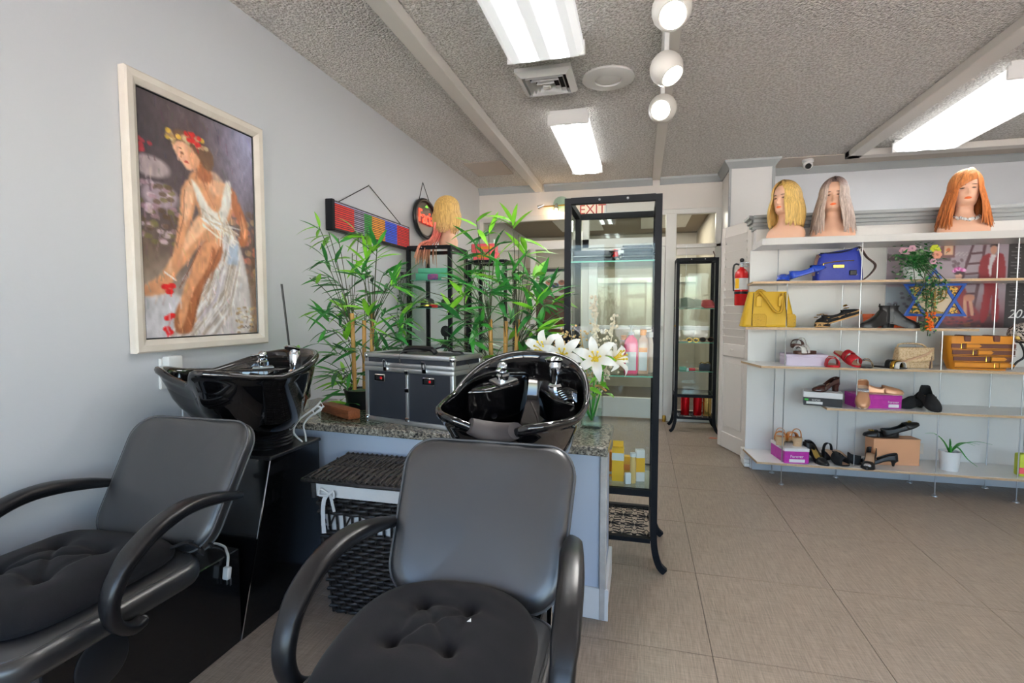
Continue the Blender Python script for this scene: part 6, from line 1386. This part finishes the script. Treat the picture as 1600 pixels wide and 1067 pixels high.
c.poly([(.795, .14), (.835, .15), (.81, .28), (.8, .4), (.785, .3)], (226, 222, 226), 1); c.dot(.815, .08, .028, .065, (196, 146, 126)); c.poly([(.785, .06), (.8, .005), (.84, .0), (.848, .06), (.84, .04), (.8, .035)], (50, 34, 34), 1)
c.line([(.885, .42), (.9, .47)], .01, (226, 200, 190))
ci = np.clip((np.arange(170) / .855).astype(int), 0, 169); c.a = c.a[:, ci]
c.poly([(.796, 0), (1.01, 0), (1.01, 1.01), (.786, 1.01)], (34, 32, 36), 0, curve=False)
for k in range(6):
    y0 = .06 + .12 * k
    for r_ in range(4): c.line([(.815, y0 + .02 * r_ + .03), (.87, y0 + .02 * r_ + .03)], .0022, (150, 148, 152), .6); c.line([(.9, y0 + .02 * r_ + .03), (.96, y0 + .02 * r_ + .03)], .0022, (150, 148, 152), .6)
    c.line([(.84, y0), (.866, y0)], .004, (200, 198, 200), .7); c.line([(.925, y0), (.955, y0)], .004, (200, 198, 200), .7)
c.a *= (.94 + .12 * nz)[..., None]
ps = thing('calendar_poster', 'large wall calendar poster with a man in red suit behind the shelves', 'poster', (2.195, 4.283, 1.43))
print_panel('print', c.a, .92, .59, print_mat('calendar_ink', .35, coat=.2), ps); obj('backing', MB().box(-.462, .462, .001, .006, -.297, .297), M['paper'], ps)
text('lettering', '2023', .085, M['paper'], ps, (.362, -.002, -.2), ext=.0003, shear=.3, align='CENTER', sx=.9)
stc, srad = (1.925, 4.045, 1.327), .205
blu = mat('blue_enamel', (16, 76, 168), .3, coat=.2); mos = mat('amber_mosaic', (226, 176, 60), .3, var=(26, 20, 20), vscale=75, ramp=(.46, .52), coat=.3)
sr = thing('star_plaque', 'blue six-pointed star plaque with gold candelabrum and amber mosaics', 'plaque', stc, 0, None, math.radians(-4))
tri = [[(srad * math.cos(PI / 2 + k * 2 * PI / 3) * .96, srad * math.sin(PI / 2 + k * 2 * PI / 3)) for k in range(3)], [(srad * math.cos(-PI / 2 + k * 2 * PI / 3) * .96, srad * math.sin(-PI / 2 + k * 2 * PI / 3)) for k in range(3)]]
for T_ in tri:
    obj('star_bar', MB().sweep([(x, -.006 if T_ is tri[0] else -.009, z) for x, z in T_], [(.016, .005), (-.016, .005), (-.016, -.005), (.016, -.005)], (0, 1, 0), closed=True), blu, sr)
hexr = srad / math.sqrt(3)
obj('centre_plate', MB().prism([(hexr * math.cos(k * PI / 3) * .96, hexr * math.sin(k * PI / 3)) for k in range(6)], .0, .004, 'y'), mat('champagne_plate', (206, 188, 160), .45), sr)
for k in range(6):
    a0 = PI / 2 + k * PI / 3; p0 = (srad * .82 * math.cos(a0) * .96, srad * .82 * math.sin(a0)); q = [(hexr * math.cos(a0 + s_ * PI / 6) * .96, hexr * math.sin(a0 + s_ * PI / 6)) for s_ in (-1, 1)]
    obj('mosaic_point', MB().prism([p0, q[0], q[1]], .0, .006, 'y'), mos, sr)
mn = MB().tube([(0, -.012, -.085), (0, -.012, .075)], .0055, 8).box(-.05, .05, -.016, -.008, -.092, -.082, .003, 1).prism([(-.045, -.085), (.045, -.085), (.0, -.065)], -.014, -.008, 'y')
for r_ in (.022, .044, .066):
    mn.tube([(r_ * math.cos(a), -.012, .045 + r_ * math.sin(a)) for a in [PI + PI * i / 14 for i in range(15)]], .0038, 6, up=(0, 1, 0))
for k in range(-3, 4): mn.tube([(k * .022, -.012, .04), (k * .022, -.012, .066)], .0045, 6); mn.ball((k * .022, -.012, .07), .006, 8, 5)
obj('candelabrum', mn, mat('antique_brass', (150, 120, 60), .35, .8), sr)
pp = thing('hanging_plant', 'leafy trailing plant with pink and yellow flowers spilling over the second shelf', 'plant', (1.81, 4.06, Z4))
obj('pot', MB().lathe([(.001, 0), (.05, 0), (.065, .09), (.06, .09), (.001, .08)], 24), M['plastic'], pp)
random.seed(21); lm, lm2, sm = MB(), MB(), MB()
def tuft(mb, c_, s_):
    d = Vector((random.uniform(-1, 1), random.uniform(-1, .4), random.uniform(-.6, .6))).normalized() * s_; n_ = d.cross(Vector((random.uniform(-.4, .4), .3, 1))).normalized() * s_ * .3
    mb.add([c_[:], (c_ + d * .45 + n_)[:], (c_ + d)[:], (c_ + d * .45 - n_)[:]], [(0, 1, 2, 3)])
for k in range(620):
    c_ = Vector((random.gauss(0, .055), random.gauss(-.03, .035), .12 + random.gauss(0, .05))); c_.z = max(c_.z, .012); c_.x = max(-.16, min(.16, c_.x)); tuft(lm if k % 3 else lm2, c_, random.uniform(.022, .04))
for k, (x, L_) in enumerate(((-.07, .12), (-.03, .2), (.02, .28), (.04, .22), (.08, .14), (.0, .34), (.1, .1))):
    pts = [(x * .5, -.06, .1), (x * .8, -.125, .04)] + [(x + .012 * math.sin(q + k), -.155 - .01 * math.cos(q), -L_ * q / 5) for q in range(6)]
    sm.tube(smoothpath(pts, 3), .0025, 5)
    for j in range(int(L_ * 230)):
        q = random.uniform(0, 5); tuft(lm if j % 2 else lm2, Vector((x + .012 * math.sin(q + k) + random.gauss(0, .012), -.155 + random.gauss(0, .01), -L_ * q / 5)), random.uniform(.02, .034))
o = obj('foliage', lm, M['leafd'], pp, smooth=0, recalc=False); o['kind'] = 'stuff'; o = obj('variegated_foliage', lm2, mat('variegated_leaf', (120, 160, 110), .5), pp, smooth=0, recalc=False); o['kind'] = 'stuff'; obj('stems', sm, M['twig'], pp)
def blossom(nm, p, m_, s_=.02):
    mb = MB()
    for k in range(6):
        a = k * PI / 3; mb.ball((p[0] + s_ * .6 * math.cos(a), p[1], p[2] + s_ * .6 * math.sin(a)), s_ * .55, 7, 5, (1, .6, 1))
    mb.ball((p[0], p[1] - s_ * .4, p[2]), s_ * .4, 7, 5); obj(nm, mb, m_, pp)
pinkf = mat('dusty_pink_petal', (206, 160, 176), .7); limef = mat('lime_petal', (196, 206, 50), .6); peach = mat('peach_petal', (230, 160, 136), .7)
for p in ((-.07, -.05, .195), (-.045, -.06, .21), (-.09, -.04, .2)): blossom('blossom', p, pinkf, .022)
blossom('blossom', (.085, -.06, .205), limef, .026); blossom('blossom', (.1, -.06, .19), limef, .02); blossom('blossom', (.095, -.07, .165), peach, .026); blossom('blossom', (.07, -.08, .12), pinkf, .018)
ov = thing('orange_garland', 'string of small orange blossoms hanging before the orange box', 'garland', (1.845, 3.93, Z4 - .3)); random.seed(8)
obj('stem', MB().tube(smoothpath([(.02, -.02, .29), (.01, -.028, .2), (.0, -.025, .08), (-.01, -.025, -.03), (-.012, -.025, -.075)], 4), .0025, 5), M['twig'], ov)
mb = MB(); l2 = MB()
for k in range(44): mb.ball((random.gauss(-.004, .014), -.03 + random.gauss(0, .008), random.uniform(-.035, .08)), random.uniform(.006, .0095), 6, 4)
for k in range(50): tuft(l2, Vector((random.gauss(.0, .014), -.028 + random.gauss(0, .008), random.uniform(-.08, .29))), .024)
o = obj('blossoms', mb, mat('orange_blossom', (240, 110, 26), .6), ov); o['kind'] = 'stuff'; o = obj('foliage', l2, M['leafd'], ov, smooth=0); o['kind'] = 'stuff'
# ------------------------------------------------------------------ mannequin heads with wigs
def head_pt(th, z):
    """surface of the bust, th measured from the face (-y); z from the base up"""
    rx = lerp(z, [(0, .135), (.05, .14), (.085, .12), (.11, .075), (.13, .054), (.16, .047), (.19, .048), (.205, .055), (.225, .062), (.26, .07), (.31, .076), (.35, .074), (.385, .06), (.405, .04), (.415, .018), (.418, .001)])
    rf = lerp(z, [(0, .07), (.05, .075), (.085, .06), (.11, .052), (.13, .046), (.16, .044), (.185, .05), (.197, .08), (.21, .09), (.225, .087), (.25, .088), (.29, .09), (.32, .094), (.35, .09), (.385, .068), (.405, .045), (.415, .02), (.418, .001)])
    rb = lerp(z, [(0, .07), (.05, .075), (.085, .066), (.11, .058), (.14, .052), (.18, .055), (.22, .075), (.27, .095), (.32, .1), (.36, .09), (.39, .066), (.408, .04), (.418, .001)])
    s_, c_ = math.sin(th), math.cos(th); r = rf if c_ > 0 else rb
    x = rx * math.copysign(abs(s_) ** (.85), s_); y = -r * math.copysign(abs(c_) ** .9, c_)
    if c_ > 0:
        g = lambda a, w_: math.exp(-(a / w_) ** 2)
        dx = x; f = 0
        f += .02 * g(dx, .009) * (g(z - .262, .014)) + .011 * g(dx, .0075) * g(z - .285, .022)   # nose
        f -= .009 * (g(dx - .03, .014) + g(dx + .03, .014)) * g(z - .298, .012)                   # eye sockets
        f += .004 * g(abs(dx) - .03, .016) * g(z - .318, .009)                                    # brow
        f += .007 * g(dx, .018) * (g(z - .236, .006) + g(z - .226, .006)) - .003 * g(dx, .016) * g(z - .231, .002)  # lips
        f += .006 * g(dx, .016) * g(z - .205, .009)                                               # chin
        f += .004 * g(abs(dx) - .042, .014) * g(z - .262, .02)                                    # cheeks
        y -= f
    return x, y, z
def head_mesh():
    zs = sorted(set([0, .001] + [.02 * k for k in range(1, 9)] + [.165 + .0035 * k for k in range(50)] + [.345 + .012 * k for k in range(6)] + [.41, .415, .418]))
    n = 64; TH = [(2 * PI * j / n) for j in range(n)]
    TH = [t - .35 * math.sin(t) if False else t for t in TH]
    return MB().loft([[head_pt(t, z) for t in TH] for z in zs])
def patch(z0, z1, x0, x1, off, nu=10, nv=5, shape=None):
    def fn(u, v):
        z = z0 + (z1 - z0) * v; x = x0 + (x1 - x0) * u
        if shape: z = (z0 + z1) / 2 + (z - (z0 + z1) / 2) * shape(u)
        lo, hi = -1.4, 1.4
        for _ in range(24):
            m_ = (lo + hi) / 2
            if head_pt(m_, z)[0] < x: lo = m_
            else: hi = m_
        p = head_pt((lo + hi) / 2, z); return (p[0], p[1] - off, p[2])
    return MB().grid(fn, nu, nv)
HM = head_mesh()
def mannequin(label, loc, rz, hair, zend, part, bangs=0, width=1.0, curl=.02, faceopen=.62, tail=False, seed=1, cat='mannequin head', hcol=None):
    t = thing('mannequin_head', label, cat, loc, rz)
    obj('bust', HM, M['skin'], t, smooth=80)
    sn = lambda u: max(.05, math.sin(PI * u) ** .7)
    obj('lips', patch(.2235, .2395, -.02, .02, .0012, 12, 7, sn), M['lip'], t, smooth=80)
    for sx in (-1, 1):
        obj('eye', patch(.2935, .3025, sx * .03 - .0135, sx * .03 + .0135, .001, 10, 5, sn), M['brow'], t, smooth=80)
        obj('brow', patch(.315, .3205, sx * .031 - .018, sx * .031 + .018, .001, 10, 3, sn), M['brow'], t, smooth=80)
    random.seed(seed); wg = MB(); C0 = Vector((0, .006, .315)); R0 = Vector((.086, .108, .115))
    N = 120; sec = [(math.cos(a), .42 * math.sin(a)) for a in [2 * PI * i / 6 for i in range(6)]]
    def surf(pol, az, k=1): return Vector((C0.x + R0.x * k * math.sin(pol) * math.sin(az), C0.y - R0.y * k * math.sin(pol) * math.cos(az), C0.z + R0.z * k * math.cos(pol)))
    def lock(az, k, p0, zend_, r, cu):
        pts = []; pp = Vector((part, -.3 * math.cos(az) * .1, 0))
        for i in range(9):
            pol = p0 + (1.62 - p0) * i / 8; q = surf(pol, az, k); q.x += part * (1 - i / 8) * .8; pts.append(q)
        last = pts[-1]; dirx = Vector((last.x - C0.x, last.y - C0.y, 0)).normalized()
        for i in range(1, 8):
            f = i / 7; z = last.z + (zend_ - last.z) * f
            sw = .018 * math.sin(f * PI) * width + cu * f * f * 1.2
            side = Vector((-dirx.y, dirx.x, 0)) * (.006 * math.sin(f * 5 + az * 7))
            q = Vector((last.x, last.y, z)) + dirx * sw + side
            if abs(q.x) < .06 and q.y < 0 and z < .2: q.y -= .0
            pts.append(q)
        n = len(pts); wg.sweep([p[:] for p in pts], sec, (dirx.x, dirx.y, .3), [r * (.55 + .45 * min(1, i / 3)) * (1 if i < n - 4 else 1 - .2 * (i - n + 4)) for i in range(n)])
    for i in range(N):
        az = faceopen + (2 * PI - 2 * faceopen) * (i + .5) / N + random.uniform(-.02, .02)
        lock(az, 1.0 + .05 * random.random(), random.uniform(.05, .2), zend + random.uniform(-.02, .025), .0115, curl * random.uniform(.5, 1.3))
    for i in range(26):
        az = random.uniform(faceopen, 2 * PI - faceopen); lock(az, 1.07, .12, zend + random.uniform(-.01, .05), .008, curl * 1.2)
    # top cap and the hair framing the forehead
    for s_ in (-1, 1):
        for i in range(14):
            a1 = s_ * (faceopen * (.15 + .85 * i / 13)); 
            if bangs and abs(a1) < .3: continue
            pts = [surf(.12, s_ * 1.2, 1.02)]
            for j in range(1, 6):
                f = j / 5; q = surf(.12 + (.55 + .55 * i / 13) * f, a1 * (.25 + .75 * f) * (1 if f < .5 else 1) + s_ * (faceopen - abs(a1)) * f * f * .95, 1.04); pts.append(q)
            for p in pts: p.x += part * .5
            wg.sweep([p[:] for p in pts], sec, (0, -1, .3), [.009, .011, .011, .011, .01, .008])
    if bangs:
        for i in range(30):
            f0 = i / 29; a_end = -bangs * .78 + bangs * 1.2 * f0; plen = 1.3 + .55 * (1 - f0) ** 1.3
            pts = []
            for j in range(8):
                f = j / 7; q = surf(.15 + (plen - .15) * f, bangs * .3 * (1 - f) + a_end * f, 1.03 + .1 * math.sin(f * PI) + .03 * f); pts.append(q)
            wg.sweep([p[:] for p in pts], sec, (0, -1, .3), [.009, .011, .012, .012, .012, .011, .009, .004])
    wo_ = obj('wig', wg, hair, t, smooth=80, recalc=False)
    cap = MB().loft([[surf(p_, a, .985)[:] for a in [2 * PI * j / 32 for j in range(32)]] for p_ in (.02, .3, .6, .85)], cap=True)
    for v_ in range(len(cap.v)):
        x, y, z = cap.v[v_]
        if y < -.06 and z < .385: cap.v[v_] = (x * .9, y * .8, z + .012)
    obj('wig_cap', cap, hair, t, smooth=80)
    return t
def hairmat(name, roots, tips, z0, z1, mid=None):
    m = mat(name, tips, .5, spec=.4); N = m.node_tree.nodes; L = m.node_tree.links; p = N['Principled BSDF']
    tc = N.new('ShaderNodeTexCoord'); sx = N.new('ShaderNodeSeparateXYZ'); mr = N.new('ShaderNodeMapRange'); mr.inputs['From Min'].default_value = z0; mr.inputs['From Max'].default_value = z1
    r = N.new('ShaderNodeValToRGB'); r.color_ramp.elements[0].color = srgb(*tips); r.color_ramp.elements[1].color = srgb(*roots)
    if mid: e = r.color_ramp.elements.new(.5); e.color = srgb(*mid)
    n = N.new('ShaderNodeTexNoise'); mp = N.new('ShaderNodeMapping'); mp.inputs['Scale'].default_value = (160, 160, 8); n.inputs['Scale'].default_value = 1
    mx = N.new('ShaderNodeMix'); mx.data_type = 'RGBA'; mx.blend_type = 'MULTIPLY'; r2 = N.new('ShaderNodeValToRGB'); r2.color_ramp.elements[0].position = .35; r2.color_ramp.elements[0].color = (.6, .57, .54, 1); r2.color_ramp.elements[1].position = .62
    L.new(tc.outputs['Object'], sx.inputs[0]); L.new(sx.outputs['Z'], mr.inputs[0]); L.new(mr.outputs[0], r.inputs[0]); L.new(tc.outputs['Object'], mp.inputs[0]); L.new(mp.outputs[0], n.inputs[0]); L.new(n.outputs['Fac'], r2.inputs[0])
    mx.inputs[0].default_value = 1; L.new(r.outputs[0], mx.inputs[6]); L.new(r2.outputs[0], mx.inputs[7]); L.new(mx.outputs[2], p.inputs['Base Color'])
    return m
mannequin('mannequin head in a golden blonde bob wig on the top shelf by the pillar', (1.01, 4.1, ZT1), math.radians(-46), hairmat('golden_blonde_hair', (104, 80, 48), (232, 196, 116), .35, .45, (214, 174, 96)), .105, -.02, curl=.012, seed=3, faceopen=.62)
mannequin('mannequin head in a long ash grey wig with dark roots on the top shelf', (1.315, 4.1, ZT1), math.radians(-19), hairmat('ash_grey_hair', (84, 64, 58), (206, 188, 178), .34, .43, (150, 126, 120)), .045, .01, curl=.035, seed=5, faceopen=.5)
m3 = mannequin('mannequin head in a copper red wig with swept bangs and a pearl necklace', (2.1, 4.1, ZT1), math.radians(-17), hairmat('copper_hair_lit_top', (234, 160, 94), (204, 120, 62), .3, .43), .05, .0, bangs=1, curl=.042, seed=8, faceopen=.72)  # lighter crown colour paints the highlight on top of the hair
m3['label'] = 'mannequin head in a copper red wig with swept bangs on the top shelf'
nk = thing('pearl_necklace', 'chunky white pearl necklace round the neck of the copper wig head', 'necklace', (2.1, 4.1, ZT1 + .1)); random.seed(4)
for k in range(15):
    a = -1.25 + 2.5 * k / 14; obj('pearl', MB().ball((.066 * math.sin(a) * 1.1, -.052 * math.cos(a) - .016, .03 - .035 * math.cos(a) + random.uniform(-.004, .004)), random.uniform(.009, .013), 8, 6), M['plastic'] if k % 3 else silv, nk)
# blonde and pink wig seen from behind
bp = hairmat('blonde_pink_hair', (214, 176, 104), (240, 130, 120), .02, .2, (222, 178, 130))
m4 = mannequin('mannequin head in a long blonde wig with pink ends on a glass cabinet', (-1.6, 4.08, 1.79), math.radians(125), bp, .13, .0, curl=-.01, seed=11, faceopen=.55)
pt_ = MB(); random.seed(6)
for k in range(36):
    o_ = Vector((random.gauss(0, .022), random.gauss(0, .022), 0)); pts = [Vector((.0, .075, .2)) + o_ * 1.3, Vector((-.015, .105, .11)) + o_ * .8, Vector((-.03, .14, .05)) + o_ * .9, Vector((-.02, .19, .015)) + o_ * 1.6, Vector((-.02, .215, -.07)) + o_ * 2, Vector((-.02, .22, -.14 + random.uniform(-.04, .04))) + o_ * 2.2]
    pt_.sweep(smoothpath([q[:] for q in pts], 3), [(math.cos(a), .5 * math.sin(a)) for a in [2 * PI * i / 5 for i in range(5)]], (0, 0, 1), [.008] * 13 + [.006, .004, .002])
obj('pink_ponytail', pt_, hairmat('pink_hair', (240, 128, 116), (224, 180, 140), -.16, .08), m4, smooth=80, recalc=False)
# ------------------------------------------------------------------ fire extinguisher on the bifold door
fe = thing('fire_extinguisher', 'red fire extinguisher hanging on the louvred bifold door', 'extinguisher', (.808, 4.585, 1.3), math.radians(-25))
obj('cylinder', MB().lathe([(.001, 0), (.048, 0), (.052, .006), (.052, .25), (.048, .275), (.03, .3), (.016, .308), (.016, .318), (.001, .318)], 32), M['red'], fe, smooth=40)
obj('label', MB().lathe([(.0526, .13), (.0526, .225)], 32, cap=False), M['paper'], fe)
yl = MB().add([(.0532 * math.cos(a), .0532 * math.sin(a), z) for z in (.14, .222) for a in [-PI / 2 - .8 + .09 * i for i in range(9)]], [(i, i + 1, i + 10, i + 9) for i in range(8)]); obj('yellow_label', yl, yel, fe, smooth=80)
obj('mount_strap', MB().lathe([(.0528, .095), (.0545, .097), (.0545, .113), (.0528, .115)], 32, cap=False).box(-.012, .012, .045, .06, .09, .12), M['black'], fe)
obj('valve', MB().lathe([(.014, .316), (.014, .335), (.01, .34), (.01, .35)], 16).box(-.012, .012, -.012, .012, .33, .35, .003, 1), M['steel'], fe)
obj('lever', MB().prism([(-.012, .35), (.055, .345), (.06, .335), (.062, .341), (.056, .356), (-.012, .362)], -.008, .008, 'y', bev=.002).prism([(-.012, .34), (.055, .322), (.05, .315), (-.012, .33)], -.008, .008, 'y', bev=.002), M['chrome'], fe)
obj('gauge', MB().lathe([(.001, .0), (.015, 0), (.015, .008), (.001, .009)], 16, T=Matrix.Translation((0, -.012, .335)) @ Matrix.Rotation(PI / 2, 4, 'X')), M['chrome'], fe)
obj('hose', MB().tube(smoothpath([(-.01, .0, .335), (-.05, .0, .345), (-.066, .0, .31), (-.062, -.005, .2), (-.058, -.005, .12)], 5), .008, 8), M['brub'], fe)
obj('top_knob', MB().ball((0, .0, .375), .018, 12, 8), M['brub'], fe)
# things on the window cabinet, floor scrap
cl = thing('curling_comb', 'thin dark comb standing on the back edge of the window cabinet', 'comb', (.735, 5.7, 1.79)); obj('handle', MB().tube([(0, 0, 0), (.004, 0, .05), (-.012, 0, .09)], .005, 6), choc, cl)
rg_ = obj('floor_mark', MB().prism([(-.04, -.02), (.03, -.025), (.045, .01), (-.02, .025)], 0, .003, 'z'), mat('terracotta_scrap', (190, 120, 96), .7)); rg_.location = (.705, 5.27, 0); tag(rg_, 'terracotta coloured scrap on the floor by the bifold door', 'scrap')
# fonts become plain meshes
dg = bpy.context.evaluated_depsgraph_get()
for o in [o for o in bpy.data.objects if o.type == 'FONT']:
    me = bpy.data.meshes.new_from_object(o.evaluated_get(dg)); n = bpy.data.objects.new(o.name, me); C.objects.link(n)
    n.parent = o.parent; n.location = o.location; n.rotation_euler = o.rotation_euler; n.scale = o.scale; nm = o.name; bpy.data.objects.remove(o); n.name = nm
